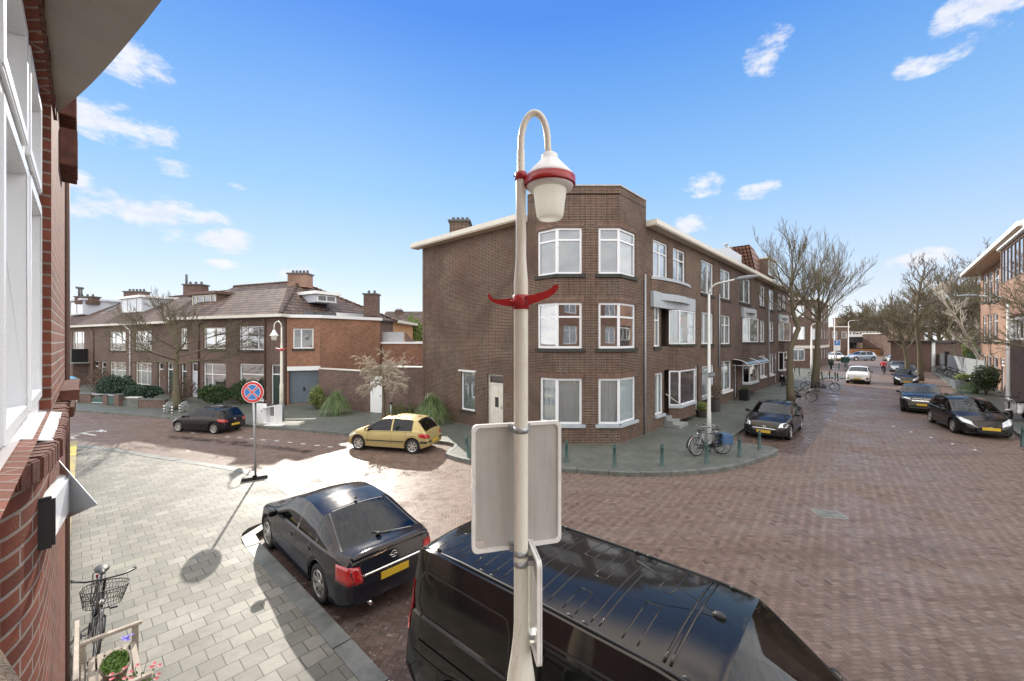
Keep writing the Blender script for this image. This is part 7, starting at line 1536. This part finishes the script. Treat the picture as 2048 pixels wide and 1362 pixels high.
# ---------------------------------------------------------------- bicycles
def torus(m, c, R_, r, ax, n=28, s=6):
    pts = [Vector(c) + (Vector((math.cos(2 * math.pi * k / n) * R_, 0, math.sin(2 * math.pi * k / n) * R_))) for k in range(n + 1)]; m.tube(pts, r, s, cap=False)
def bicycle(name, label, col_, rack=True, basket=False, fine=False, group=None, tyrec=None):
    b = empty(name, (0, 0, 0), 0, label, 'bicycle', group); OFF[b.name] = Vector((0, 0, 0)); k = 1.0; RW = .345; wb = 1.10; f = .018
    for x in (0, wb):
        m = MB(); torus(m, (x, 0, RW), RW - .018, .019 if not tyrec else .02, 'y', 30 if fine else 20); w = m.build('wheel', tyrec or M_tyre, b)
        m = MB(); torus(m, (x, 0, RW), RW - .042, .008, 'y', 28 if fine else 18, 5); m.tube([(x, -.05, RW), (x, .05, RW)], .02, 8)
        for i in range(28 if fine else 12): a = 2 * math.pi * i / (28 if fine else 12); m.tube([(x, .025 * (-1) ** i, RW), (x + (RW - .045) * math.cos(a), 0, RW + (RW - .045) * math.sin(a))], .0015 if fine else .003, 3, cap=False)
        m.build('rim', M_metal, w)
        m = MB(); m.tube([(x + (RW + .025) * math.cos(R(a)), 0, RW + (RW + .025) * math.sin(R(a))) for a in (range(-10, 150, 15) if x > 0 else range(20, 200, 15))], .016, 6); m.build('mudguard', col_, b)
    m = MB(); bb = (.46, 0, .29); st = (.30, 0, .78); hd = (.93, 0, .86); hb = (.975, 0, .62)
    for p, q, r in ((bb, st, f), (st, (.28, 0, .86), .014), ((.31, 0, .74), (.93, 0, .80), f), (bb, hb, f), (hd, hb, .02), ((0, .05, RW), bb, .01), ((0, -.05, RW), bb, .01), ((0, .05, RW), (.31, .02, .74), .009), ((0, -.05, RW), (.31, -.02, .74), .009), (hb, (1.0, .05, .58), .014), (hb, (1.0, -.05, .58), .014), ((1.0, .05, .58), (wb, .05, RW), .012), ((1.0, -.05, .58), (wb, -.05, RW), .012)): m.tube([p, q], r, 7)
    m.build('frame', col_, b); m = MB(); m.tube([hd, (.91, 0, 1.02), (.93, 0, 1.04)], .014, 7); m.tube([(.74, .30, 1.03), (.84, .29, 1.05), (.93, .18, 1.05), (.93, 0, 1.04), (.93, -.18, 1.05), (.84, -.29, 1.05), (.74, -.30, 1.03)], .012, 7); h = m.build('handlebar', M_black if basket else M_metal, b)
    m = MB()
    for s in (1, -1): m.tube([(.80, s * .295, 1.04), (.70, s * .305, 1.02)], .018, 8)
    m.build('grip', M_trim, h); m = MB(); m.ball((.20, 0, .90), (.14, .085, .035), 12, 6); m.ball((.33, 0, .90), (.09, .035, .028), 8, 5); m.build('saddle', M_trim, b)
    m = MB(); m.tube([(.46, -.06, .29), (.46, -.06, .14), (.46, -.13, .14)], .01, 6); m.tube([(.46, .06, .29), (.46, .06, .44), (.46, .13, .44)], .01, 6); m.box(.41, .51, -.2, -.12, .125, .15); m.box(.41, .51, .12, .2, .43, .455); m.build('pedals', M_trim, b)
    m = MB(); prism3(m, [(-.02, -.03, .27), (.5, -.03, .2), (.56, -.03, .3), (.48, -.03, .38), (0, -.03, .42)], (0, -.02, 0)); m.build('chain_guard', col_ if fine else M_trim, b)
    if rack:
        m = MB()
        for y in (-.06, 0, .06): m.tube([(.24, y, .70), (-.18, y, .71)], .007, 5)
        for y in (-.07, .07): m.tube([(-.15, y, .71), (0, y * .8, RW)], .006, 5)
        m.tube([(-.18, -.07, .71), (-.18, .07, .71)], .007, 5); m.build('rack', M_trim, b)
    m = MB(); m.ball((1.0, 0, .78), (.04, .035, .04), 10, 6); m.build('lamp', M_chrome, b)
    m = MB(); m.box(-.215, -.195, -.03, .03, .62, .67); m.build('rear_reflector', M_tail, b)
    if basket:
        m = MB(); ring_ = lambda z, sx, sy, ox: [(ox + sx * math.cos(2 * math.pi * k / 20), sy * math.sin(2 * math.pi * k / 20), z) for k in range(21)]
        for z, k_ in ((1.02, 1.0), (.98, .96), (.92, .9), (.86, .84), (.80, .78)): m.tube(ring_(z, .17 * k_, .235 * k_, 1.10), .006 if z > 1 else .0035, 5, cap=False)
        for i in range(40):
            a = 2 * math.pi * i / 40; a2 = a + .25; m.tube([(1.1 + .17 * math.cos(a), .235 * math.sin(a), 1.02), (1.1 + .78 * .17 * math.cos(a2), .78 * .235 * math.sin(a2), .80)], .002, 3, cap=False); m.tube([(1.1 + .17 * math.cos(a), .235 * math.sin(a), 1.02), (1.1 + .78 * .17 * math.cos(a - .25), .78 * .235 * math.sin(a - .25), .80)], .002, 3, cap=False)
        for i in range(7): y = -.15 + .05 * i; m.tube([(.98, y, .80), (1.22, y, .80)], .0025, 3)
        m.build('basket', M_black, b)
    return b
M_bk = plain('black_bike_paint', (.015, .015, .017), .3, coat=1); M_bs = plain('silver_bike_paint', (.45, .46, .47), .3, metal=.6)
def lean(o, p, dirv, tilt=0, z=None):
    o.rotation_mode = 'XYZ'; o.rotation_euler = (R(tilt), 0, math.atan2(dirv[1], dirv[0])); o.location = (p[0], p[1], p[2] if z is None else z)
nbk = bicycle('bicycle', 'black town bicycle with a wire front basket leaning on the near wall, behind the bench', M_bk, basket=True, fine=True)
fw_ = sn(7.35, .08); lean(nbk, Vector((fw_.x, fw_.y, PAVE)) + DP * 1.18, -DP, -6)
gb = bicycle('bicycle', 'black bicycle carrying the blue pannier, behind a green bollard', M_bk, group='bicycles at the curved street light'); q = PV(1447, 908); lean(gb, q, (-.98, -.16), 5)
gs = bicycle('bicycle', 'silver bicycle with a red rear light, left of the curved street light', M_bs, group='bicycles at the curved street light'); q = PV(1394, 912); lean(gs, q, (.93, .38), -4)
q = PV(1447, 908); t = thing('pannier_bag', 'blue double pannier hanging on the rack of the black bicycle', 'bag', q + Vector((0, 0, .4))); m = MB()
d_ = Vector((-.98, -.16, 0)).normalized(); sd2 = Vector((-d_.y, d_.x, 0))
for s in (1, -1): m.obox(q - d_ * .24 + sd2 * (s * .10 - (.11 if s < 0 else 0)) + Vector((0, 0, .40)), d_ * .38, sd2 * .11, Vector((0, 0, .34)))
m.obox(q - d_ * .2 - sd2 * .12 + Vector((0, 0, .735)), d_ * .3, sd2 * .24, Vector((0, 0, .02))); m.build('bag', plain('blue_canvas', (.06, .12, .24), .7), t, bevel=.03)
mk = bicycle('bicycle', 'dark bicycle whose wheel shows behind the black saloon at the crooked tree', M_bk); q = PV(1585, 800); lean(mk, q, (.5, -.6), 6)
b1 = bicycle('bicycle', 'dark bicycle lying against the left side of the forked tree', M_bk, group='bicycles at the forked tree'); lean(b1, PV(1634, 781), (-1, -.12), 9)
b2 = place(b1, (0, 0, 0), 0, 'bicycle parked on the right side of the forked tree', 'bicycles at the forked tree'); lean(b2, PV(1636, 781), (.75, -.5), -7); b3 = place(b1, (0, 0, 0), 0, 'bicycle parked behind the left side of the forked tree, further away', 'bicycles at the forked tree'); lean(b3, PV(1622, 757), (.15, -1), 4)
words = ('first', 'second', 'third', 'fourth', 'fifth', 'sixth', 'seventh', 'eighth', 'ninth', 'tenth', 'eleventh', 'twelfth')
fd_ = (fb - fa).normalized(); random.seed(8)
for i in range(12):
    s_ = (1 + i * 2.0) if i < 6 else (15 + (i - 6) * 1.7); c = fa + fd_ * s_ + Ff.n * .55; o = place(gs if i in (4, 5, 8) else b1, (0, 0, 0), 0, '%s bicycle from the far end of the row along the grey fence' % words[i], 'bicycles along the grey fence'); lean(o, Vector((c.x, c.y, PAVE)), (Ff.n * -1 + fd_ * random.uniform(-.5, .2)), random.uniform(-8, 8)); o.scale = (1.15,) * 3
# mopeds
def moped(label, p, d, colr, scale=1.0):
    o = empty('moped', (0, 0, 0), 0, label, 'moped'); OFF[o.name] = Vector((0, 0, 0)); m = MB()
    for x in (0, 1.22): m = MB(); torus(m, (x, 0, .25), .19, .06, 'y', 22, 8); w = m.build('wheel', M_tyre, o); m = MB(); m.lathe([(0, -.03), (.14, -.03), (.14, .03), (0, .03)], (x, 0, .25), 'y', 16); m.build('rim', M_alloy, w)
    m = MB(); prof = [(-.22, .42, .62), (-.05, .36, .78), (.25, .34, .80), (.42, .28, .62), (.50, .24, .36), (.75, .22, .32), (.92, .24, .40), (.99, .32, .75), (1.03, .55, .98), (1.10, .70, .95)]
    vs = []
    for (x, a, b) in prof:
        w = .15 if x < .45 else .13 if x < .95 else .20
        for k in range(10): t_ = 2 * math.pi * k / 10; vs.append((x, w * math.cos(t_), (a + b) / 2 + (b - a) / 2 * math.sin(t_)))
    m.add(vs, [(10 * i + k, 10 * i + (k + 1) % 10, 10 * i + 10 + (k + 1) % 10, 10 * i + 10 + k) for i in range(len(prof) - 1) for k in range(10)], True); m.build('body', colr, o)
    m = MB(); m.ball((.12, 0, .80), (.34, .13, .06), 12, 6); m.build('seat', M_trim, o); m = MB(); m.tube([(1.22, 0, .30), (1.06, 0, .95), (1.02, 0, 1.05)], .03, 8); m.tube([(.95, .32, 1.05), (1.02, 0, 1.06), (.95, -.32, 1.05)], .016, 7); m.build('handlebar', M_trim, o)
    m = MB(); m.ball((1.13, 0, .93), (.06, .09, .09), 10, 6); m.build('headlight', M_head, o); m = MB(); m.ball((1.2, 0, .47), (.24, .08, .06), 10, 5); m.build('mudguard', colr, o); m = MB()
    for s in (1, -1): m.tube([(.98, s * .25, 1.06), (1.0, s * .3, 1.22)], .006, 5); m.ball((1.0, s * .31, 1.25), (.015, .05, .035), 8, 5)
    m.build('mirror', M_trim, o); lean(o, p, d, 4); o.scale = (scale,) * 3; return o
moped('black moped parked against the terrace beyond the arched awning', FR.P(FR.t(1548), .9, PAVE), -DR, M_pblack); moped('white and black moped cut off by the right edge of the picture', PV(2052, 838), (-.9, -.25), M_pwhite, 1.15); moped('dark moped under the end of the grey fence, before the pampas', PV(1930, 778), (-.5, -.85), M_pdg)
# ---------------------------------------------------------------- the cyclist in the red jacket
cy = G(1767, 749); cyb = bicycle('bicycle', 'bicycle ridden away from us by the person in the red jacket', M_bk); lean(cyb, cy - DR * .3, DR, 0, 0); cyb.scale = (1.05,) * 3
def skin_mesh(name, nodes, edges, mat, par, sub=2):
    me = bpy.data.meshes.new(name); me.from_pydata([n[0] for n in nodes], edges, []); o = bpy.data.objects.new(name, me); col.objects.link(o); sk = o.modifiers.new('s', 'SKIN'); sb = o.modifiers.new('b', 'SUBSURF'); sb.levels = sub
    for v, n in zip(me.skin_vertices[0].data, nodes): v.radius = n[1] if isinstance(n[1], tuple) else (n[1], n[1])
    me.skin_vertices[0].data[0].use_root = True
    dg = bpy.context.evaluated_depsgraph_get(); m2 = bpy.data.meshes.new_from_object(o.evaluated_get(dg)); bpy.data.objects.remove(o); m2.name = name; m2.materials.clear(); m2.materials.append(mat); m2.polygons.foreach_set('use_smooth', [True] * len(m2.polygons)); r = bpy.data.objects.new(name, m2); col.objects.link(r)
    if par is not None: reg(r, par); OFF[r.name] = Vector((0, 0, 0))
    return r
person = empty('person', (0, 0, 0), 0, 'cyclist seen from behind in a red jacket, dark trousers and dark hair, riding away', 'person'); OFF[person.name] = Vector((0, 0, 0))
M_skin = plain('skin', (.45, .27, .19), .5); M_jeans = plain('dark_trousers', (.02, .022, .028), .8); M_jack = plain('red_jacket', (.48, .02, .035), .7); M_hair = plain('dark_hair', (.03, .02, .015), .6)
body = skin_mesh('body', [((.18, 0, .98), .13), ((.25, 0, 1.22), .12), ((.34, 0, 1.44), .12), ((.37, 0, 1.54), .05), ((.41, 0, 1.62), .075), ((.43, 0, 1.72), .085), ((.20, .10, .95), .085), ((.50, .11, .88), .07), ((.42, .12, .44), .045), ((.52, .12, .40), .035), ((.20, -.10, .95), .085), ((.46, -.12, .62), .07), ((.42, -.12, .18), .045), ((.52, -.12, .14), .035), ((.35, .18, 1.42), .055), ((.52, .25, 1.20), .042), ((.74, .27, 1.06), .03), ((.80, .275, 1.05), .028), ((.35, -.18, 1.42), .055), ((.52, -.25, 1.20), .042), ((.74, -.27, 1.06), .03), ((.80, -.275, 1.05), .028)],
    [(0, 1), (1, 2), (2, 3), (3, 4), (4, 5), (0, 6), (6, 7), (7, 8), (8, 9), (0, 10), (10, 11), (11, 12), (12, 13), (2, 14), (14, 15), (15, 16), (16, 17), (2, 18), (18, 19), (19, 20), (20, 21)], M_skin, person)
skin_mesh('jacket', [((.16, 0, .93), .15), ((.24, 0, 1.2), .155), ((.33, 0, 1.44), .14), ((.36, 0, 1.53), .09), ((.35, .19, 1.42), .08), ((.52, .27, 1.2), .065), ((.72, .28, 1.07), .048), ((.35, -.19, 1.42), .08), ((.52, -.27, 1.2), .065), ((.72, -.28, 1.07), .048)], [(0, 1), (1, 2), (2, 3), (2, 4), (4, 5), (5, 6), (2, 7), (7, 8), (8, 9)], M_jack, person)
skin_mesh('trousers', [((.18, 0, .95), .145), ((.22, .11, .93), .10), ((.50, .12, .88), .082), ((.42, .12, .50), .06), ((.22, -.11, .93), .10), ((.46, -.12, .62), .082), ((.42, -.12, .24), .06)], [(0, 1), (1, 2), (2, 3), (0, 4), (4, 5), (5, 6)], M_jeans, person)
m = MB(); m.ball((.415, 0, 1.735), (.105, .095, .115), 12, 8); m.build('hair', M_hair, person); m = MB()
for y in (.12, -.12): z = .40 if y > 0 else .14; m.ball((.50, y, z - .0), (.12, .045, .045), 10, 6)
m.build('shoe', M_trim, person)
person.location = cy - DR * .3; person.rotation_euler = (0, 0, math.atan2(DR.y, DR.x)); person.scale = (1.05,) * 3
# ---------------------------------------------------------------- bench, pots and flowers by the near wall
bq = Vector((-5.08, 4.80, PAVE)); u = -DP; v = NP  # along the bench towards us / away from the wall
bench = root('garden_bench', tuple(bq), 'weathered slatted wooden bench against the near brick wall', 'bench')
def B(m, a0, a1, b0, b1, z0, z1): m.obox(bq + u * a0 + v * b0 + Vector((0, 0, z0)), u * (a1 - a0), v * (b1 - b0), Vector((0, 0, z1 - z0)))
def BX(nm, *bs): m = MB(); [B(m, *b_) for b_ in bs]; return m.build(nm, M_wood, bench, bevel=.004)
for a in (.0, 1.16):
    BX('leg', (a, a + .055, .44, .50, 0, .60)); BX('leg', (a, a + .055, -.02, .04, 0, .60)); m = MB(); m.obox(bq + u * (a - .01) + v * -.06 + Vector((0, 0, .60)), u * .075, v * .60, Vector((0, 0, .035))); m.build('armrest', M_wood, bench, bevel=.012)
for i in range(6): BX('seat_slat', (.03, 1.19, .06 + i * .072, .06 + i * .072 + .055, .395, .42))
BX('seat_rail', (.055, 1.16, .445, .475, .33, .394), (.055, 1.16, .0, .03, .33, .394)); BX('side_rail', (.01, .045, .05, .44, .33, .39)); BX('side_rail', (1.17, 1.205, .05, .44, .33, .39))
bk = BX('backrest', (.0, 1.215, -.05, -.01, .84, .90), (.0, 1.215, -.045, -.01, .47, .51), (.0, .05, -.05, -.005, .60, .84), (1.165, 1.215, -.05, -.005, .60, .84))
m = MB()
for i in range(11): B(m, .09 + i * .095, .135 + i * .095, -.04, -.018, .51, .84)
m.build('back_slats', M_wood, bk)
def oval_pot(name, label, c, rx_, ry, h, mat, seed, flowers):
    o = root(name, tuple(c), label, 'flower pot'); m = MB(); pr = [(.78, 0), (1.0, h), (1.08, h), (1.08, h + .02), (.95, h + .02), (.9, h - .03), (0, h - .03)]; vs = []; n = 28
    for r_, z in [(0, 0)] + pr:
        for k in range(n): a = 2 * math.pi * k / n; q = c + u * (rx_ * r_ * math.cos(a)) + v * (ry * r_ * math.sin(a)); vs.append((q.x, q.y, c.z + z))
    m.add(vs, [(n * i + k, n * i + (k + 1) % n, n * i + n + (k + 1) % n, n * i + n + k) for i in range(len(pr)) for k in range(n)], True); m.build('pot', mat, o, recalc=True)
    rng = random.Random(seed); m = MB()
    for _ in range(900):
        a = rng.uniform(0, 6.3); r_ = math.sqrt(rng.random()); p = c + u * (rx_ * r_ * math.cos(a)) + v * (ry * r_ * math.sin(a)); p.z = c.z + h + rng.uniform(-.02, .065) * (1.1 - r_ * .6); d = Vector((rng.uniform(-1, 1), rng.uniform(-1, 1), rng.uniform(.0, .8))).normalized(); b_ = d.orthogonal().normalized(); s_ = rng.uniform(.010, .02); m.add([p - d * s_, p + b_ * s_ * .6, p + d * s_, p - b_ * s_ * .6], [(0, 1, 2, 3)])
    m.build('leaves', M_lf4, o)
    for (nm, mt, cc, n_, sp) in flowers:
        m = MB()
        for _ in range(n_):
            p = cc + Vector((rng.uniform(-sp, sp), rng.uniform(-sp, sp), rng.uniform(-.02, .03)))
            for k in range(5): a = 2 * math.pi * k / 5; d = Vector((math.cos(a), math.sin(a), .35)) * .018; s_ = Vector((-math.sin(a), math.cos(a), 0)) * .013; m.add([p, p + d * .6 + s_, p + d, p + d * .6 - s_], [(0, 1, 2, 3)])
        m.build(nm, mt, o)
M_lf4 = foliage('fresh_leaf', (.07, .15, .03), (.19, .30, .07)); M_vio = plain('violet_petal', (.13, .10, .55), .6, var=.3); M_pink = plain('pink_petal', (.55, .12, .14), .6, var=.3); M_pot = plain('brown_pot', (.12, .085, .055), .6)
pc = bq + u * .62 + v * .27 + Vector((0, 0, .425)); oval_pot('flower_pot', 'oval brown pot of small green plants with violet pansies on the bench seat', pc, .23, .12, .13, M_pot, 3, [('pansies', M_vio, pc + v * .10 - u * .22 + Vector((0, 0, .25)), 12, .05)])
rc = Vector((-4.02, 4.27, PAVE)); o = root('rose_bush', tuple(rc), 'small pink flowering bush in front of the bench at the bottom edge', 'rose bush'); m = MB(); rng = random.Random(9)
for _ in range(14): a = rng.uniform(0, 6.3); m.tube([rc, rc + Vector((math.cos(a) * .12, math.sin(a) * .12, .45)), rc + Vector((math.cos(a) * rng.uniform(.1, .32), math.sin(a) * rng.uniform(.1, .32), rng.uniform(.5, .68)))], [.008, .005, .003], 4)
m.build('stems', M_bark, o); m = MB(); leaves(m, rng, rc + Vector((0, 0, .50)), (.26, .26, .17), 420, .018); m.build('leaves', M_lf4, o); m = MB()
for _ in range(26):
    v3 = Vector((rng.gauss(0, 1), rng.gauss(0, 1), abs(rng.gauss(0, 1)))).normalized(); p = rc + Vector((v3.x * .29, v3.y * .29, .52 + v3.z * .19))
    for k in range(6): a = 2 * math.pi * k / 6; d = Vector((math.cos(a), math.sin(a), .5)) * .024; s_ = Vector((-math.sin(a), math.cos(a), 0)) * .014; m.add([p, p + d * .6 + s_, p + d, p + d * .6 - s_], [(0, 1, 2, 3)])
m.build('flowers', M_pink, o)
# ---------------------------------------------------------------- manhole, markings, street clutter
mh = G(1659, 1029); cv = root('manhole_cover', (mh.x, mh.y, 0), 'rectangular grey steel inspection cover set in the right road', 'manhole cover'); m = MB(); a = Vector((.98, -.2, 0)); b_ = Vector((.2, .98, 0)); a *= .62; b_ *= .75; o = mh - a * .5 - b_ * .3
m.obox(o + Vector((0, 0, -.02)), a * 1.0, b_ * .62, (0, 0, .028)); m.build('frame', M_kerb, cv); m = MB()
for i in range(2): m.obox(o + a * (.05 + .46 * i) + b_ * .05 + Vector((0, 0, .009)), a * .44, b_ * .52, (0, 0, .006))
pl_ = m.build('lid', M_kerb2, cv); m = MB()
for i in range(2):
    for j in range(9): c = o + a * (.08 + .46 * i) + b_ * (.08 + .05 * j) + Vector((0, 0, .0155)); m.obox(c, a * .38, b_ * .014, (0, 0, .004))
m.build('tread_pattern', M_kerb, pl_)
m = MB()
def dash(p, d, L_=.2, w=.1):
    d = Vector((d[0], d[1], 0)).normalized(); s = Vector((-d.y, d.x, 0)); p = Vector((p[0], p[1], 0)); q = [p - d * L_ / 2 - s * w / 2, p + d * L_ / 2 - s * w / 2, p + d * L_ / 2 + s * w / 2, p - d * L_ / 2 + s * w / 2]; m.add([(c.x, c.y, .006) for c in q], [(0, 1, 2, 3)])
for x, y in ((386, 866.5), (455, 874), (480, 875), (503, 877.5), (527, 880), (553, 882), (580, 885), (606, 888), (634, 891), (660, 894)): dash(G(x, y), (1, -.25), .24, .1)
for x, y in ((1745, 800), (1787, 853), (1822, 864), (1862, 875), (1905, 888), (1950, 900)): dash(G(x, y), DR, .2, .09)
for (x0, y0, x1, y1) in ((135, 876, 158, 870), (158, 867, 190, 862), (166, 867, 192, 871), (192, 862, 208, 864), (130, 873, 150, 877), (200, 860, 212, 864)):
    A_, B_ = G(x0, y0), G(x1, y1); d = B_ - A_; dash((A_ + B_) / 2, d, d.length, .12)
struct(m, 'road_marking', plain('worn_road_paint', (.50, .50, .48), .7, var=.2))
q = PV(1690, 734); o = root('utility_box', tuple(q), 'dark green box on a post at the end of the low railing', 'utility box'); m = MB(); m.box(q.x - .5, q.x + .5, q.y - .2, q.y + .2, .8, 1.7); m.build('box', M_bol, o); m = MB(); m.tube([q, q + Vector((0, 0, .8))], .08, 8); m.build('post', M_bolk, o)
q = PV(1679, 738); r_ = root('low_railing', tuple(q), 'low dark railing between black bollards on the far pavement', 'railing'); m = MB(); m.tube([PV(1664, 738) + Vector((0, 0, .7)), PV(1694, 737) + Vector((0, 0, .7))], .05, 8); m.build('rail', M_bolk, r_)
q = PV(1662, 738); o = root('litter_bin', tuple(q), 'dark round litter bin beside the low railing', 'litter bin'); m = MB(); m.lathe([(0, 0), (.12, 0), (.12, .5), (.3, .6), (.36, 1.3), (.3, 1.45), (0, 1.5)], q, sides=16); m.build('bin', M_bolk, o)
q = PV(1673, 723); o = root('parking_sign', tuple(q), 'blue parking sign on a pole beyond the far corner building', 'traffic sign'); m = MB(); m.tube([q, q + Vector((0, 0, 4.4))], .08, 6); m.build('pole', M_metal, o); f_ = Fac((q.x - .65, q.y - .12), (q.x + .65, q.y - .12)); m = MB(); f_.box(m, 0, 1.3, 0, .05, 2.3, 4.4); m.build('sign_plate', M_white, o); m = MB(); f_.box(m, .08, 1.22, .051, .06, 3.35, 4.32); m.build('blue_field', M_sblue, o); text('P', f_, .65, .065, 3.84, .9, M_white, o, 'lettering')
# garden fronts of the row houses
gs_ = [(152, 181, 788, 806, 'brown brick garden pier right of the white picket fence', M_brick_w), (205, 214, 790, 810, 'narrow brick garden pier between the two green gates', M_brick_w), (227, 237, 790, 812, 'narrow brick garden pier right of the green gate', M_brick_w), (253, 276, 796, 815, 'low mossy garden wall with a pale house number plate', M_kerb2), (277, 330, 800, 816, 'low brown brick wall below the spreading conifer', M_brick_w)]
def atgr(x0, x1, yt, yb):
    a, b_ = PV(x0, yb - (.8 if x0 < 250 else .5)), PV(x1, yb); f = Fac(a, b_); return f, H + (681 - yt) / FX * a.y
for x0, x1, yt, yb, lb, mt in gs_:
    f, zt = atgr(x0, x1, yt, yb); o = root('garden_wall', tuple(f.P(0, 0, PAVE)), lb, 'wall'); m = MB(); f.box(m, 0, f.L, -.25, 0, 0, zt); m.build('wall', mt, o); m = MB(); f.box(m, -.03, f.L + .03, -.28, .03, zt + .003, zt + .06); m.build('coping', M_cream if 'pale' in lb else M_kerb2, o)
for (x0, x1, yt, yb, lb, nb2) in ((181, 205, 786, 808, 'green garden railing with two white rails', 2), (214, 227, 788, 811, 'small green garden gate', 1)):
    f, zt = atgr(x0, x1, yt, yb); o = root('garden_gate', tuple(f.P(0, 0, PAVE)), lb, 'gate'); m = MB()
    if nb2 == 1: f.box(m, .05, f.L - .05, -.1, -.05, PAVE + .05, zt - .15)
    else: f.box(m, .05, f.L - .05, -.1, -.05, PAVE + .02, PAVE + .35)
    m.build('panel', plain('green_gate_%d' % nb2, (.04, .10, .08), .5), o)
    for k in range(nb2): m = MB(); z_ = zt - .05 - k * .55; f.box(m, .02, f.L - .02, -.09, -.04, z_ - .05, z_); m.build('rail', M_lgrey, o)
f, zt = atgr(132, 152, 789, 806); o = root('picket_fence', tuple(f.P(0, 0, PAVE)), 'weathered white picket fence in front of the farthest row house', 'fence'); m = MB(); k = 0
while k < f.L: f.box(m, k, k + .07, -.05, 0, PAVE + .05, zt); k += .17
m.build('pickets', M_cream, o)
q = Vector((-35.2, 32.5, PAVE)); o = root('blue_bag', (q.x, q.y, q.z), 'light blue plastic bag on top of the garden clutter under the balcony', 'bag'); m = MB(); m.ball(q + Vector((0, 0, .95)), (.5, .4, .38), 12, 8); m.build('bag', plain('blue_plastic', (.12, .38, .60), .4), o)

# ---------------------------------------------------------------- pale and stained patches lying on the paving
def stainmat(name, c, rough, thr, sc=6):
    t = NT(name); p = t.pos(); tr = t.node('BsdfTransparent'); uv = t.uv(); e = t.node('Attribute'); e.attribute_name = 'fade'; mx = t.node('MixShader'); n = t.noise(p, sc, 6, .75)
    k = t.node('Clamp')
    t.l.new(t.math('MULTIPLY', t.math('MULTIPLY', t.math('SUBTRACT', t.math('ADD', n, t.math('MULTIPLY', e.outputs['Fac'], .22)), thr), 3.2), e.outputs['Fac']), k.inputs[0])
    t.fin(c, rough, 0, .3); t.l.new(k.outputs[0], mx.inputs[0]); t.l.new(tr.outputs[0], mx.inputs[1]); t.l.new(t.b.outputs[0], mx.inputs[2]); t.l.new(mx.outputs[0], t.n['Material Output'].inputs[0]); return t.m
def streak(name, px, w, mat, z):
    P = smooth_line([Vector((*G(x, y)[:2], 0)) for x, y in px], 2); n = len(P); m = MB(); vs = []; fd = []
    for i, p in enumerate(P):
        t_ = (P[min(i + 1, n - 1)] - P[max(i - 1, 0)]).normalized(); s_ = Vector((-t_.y, t_.x, 0)); e = min(1, i / 2, (n - 1 - i) / 2)
        for k, f in ((-1, 0), (-.4, 1), (.4, 1), (1, 0)): q = p + s_ * w * k; vs.append((q.x, q.y, z)); fd.append(f * e)
    m.add(vs, [(4 * i + k, 4 * i + k + 1, 4 * i + k + 5, 4 * i + k + 4) for i in range(n - 1) for k in range(3)]); o = struct(m, name, mat); a = o.data.attributes.new('fade', 'FLOAT', 'POINT'); a.data.foreach_set('value', fd)
    if o.data.polygons[0].normal.z < 0: o.data.flip_normals()
M_st1 = stainmat('pale_streak', (.30, .28, .26), .6, .68, 7); M_st2 = stainmat('dark_dirt', (.03, .022, .016), .5, .62, 2.2); M_st3 = stainmat('leaf_litter', (.15, .085, .04), .8, .70, 12)
streak('pale_streak', [(1698, 785), (1694, 830), (1690, 870), (1686, 900), (1672, 930), (1650, 950), (1630, 968)], .30, M_st1, .005)  # thin pale sheet on the road, broken by noise, fading at its edges
streak('dirt_stain', [(330, 872), (390, 878), (450, 884), (505, 886)], .38, M_st2, .005); streak('dirt_stain', [(455, 886), (520, 893), (585, 899), (625, 905)], .35, M_st2, .0055); streak('leaf_litter', [(560, 912), (610, 922), (700, 918)], .5, M_st3, .005)
streak('leaf_litter', [(690, 905), (760, 925), (830, 930), (900, 925)], .5, M_st3, .0052)

# dead leaves and grit gathered along the kerbs and in the bays
rng = random.Random(77); m = MB()
def scatter(pts, n, spread, z, s0=.02):
    P = [Vector((p[0], p[1], 0)) for p in pts]
    for _ in range(n):
        i = rng.randrange(len(P) - 1); q = P[i].lerp(P[i + 1], rng.random()) + Vector((rng.gauss(0, spread), rng.gauss(0, spread), z + rng.uniform(.002, .012))); a = rng.uniform(0, 6.3); s_ = s0 * rng.uniform(.5, 1.4); d = Vector((math.cos(a), math.sin(a), rng.uniform(-.2, .2))) * s_; e = Vector((-math.sin(a), math.cos(a), rng.uniform(-.2, .2))) * s_ * .6
        m.add([q - d, q + e, q + d, q - e], [(0, 1, 2, 3)])
scatter([G(1478, 880), G(1530, 850), G(1606, 790), G(1660, 766)], 900, .75, .004, .035)
scatter([PV(x, y) for x, y in ((1140, 934), (1300, 946), (1440, 940), (1555, 905))], 120, .25, .0, .02)
scatter([G(700, 905), G(800, 925), G(900, 930)], 160, .7, .0, .018); scatter([G(560, 1110), G(700, 1260), G(780, 1350)], 140, .10, .004, .012)
scatter([PV(200, 1300), PV(180, 1000), PV(190, 920)], 60, .5, PAVE, .012); scatter([PV(600, 850), PV(700, 860), PV(860, 872)], 120, .5, PAVE, .02); scatter([G(1250, 1000), G(1700, 1080), G(1900, 1250)], 90, 1.6, .0, .014)
tag(m.build('fallen_leaves', plain('dead_leaf', (.24, .17, .10), .8, var=.5, scale=60)), 'dry leaves and grit scattered along the kerbs and parking bays', 'leaves', kind='stuff')
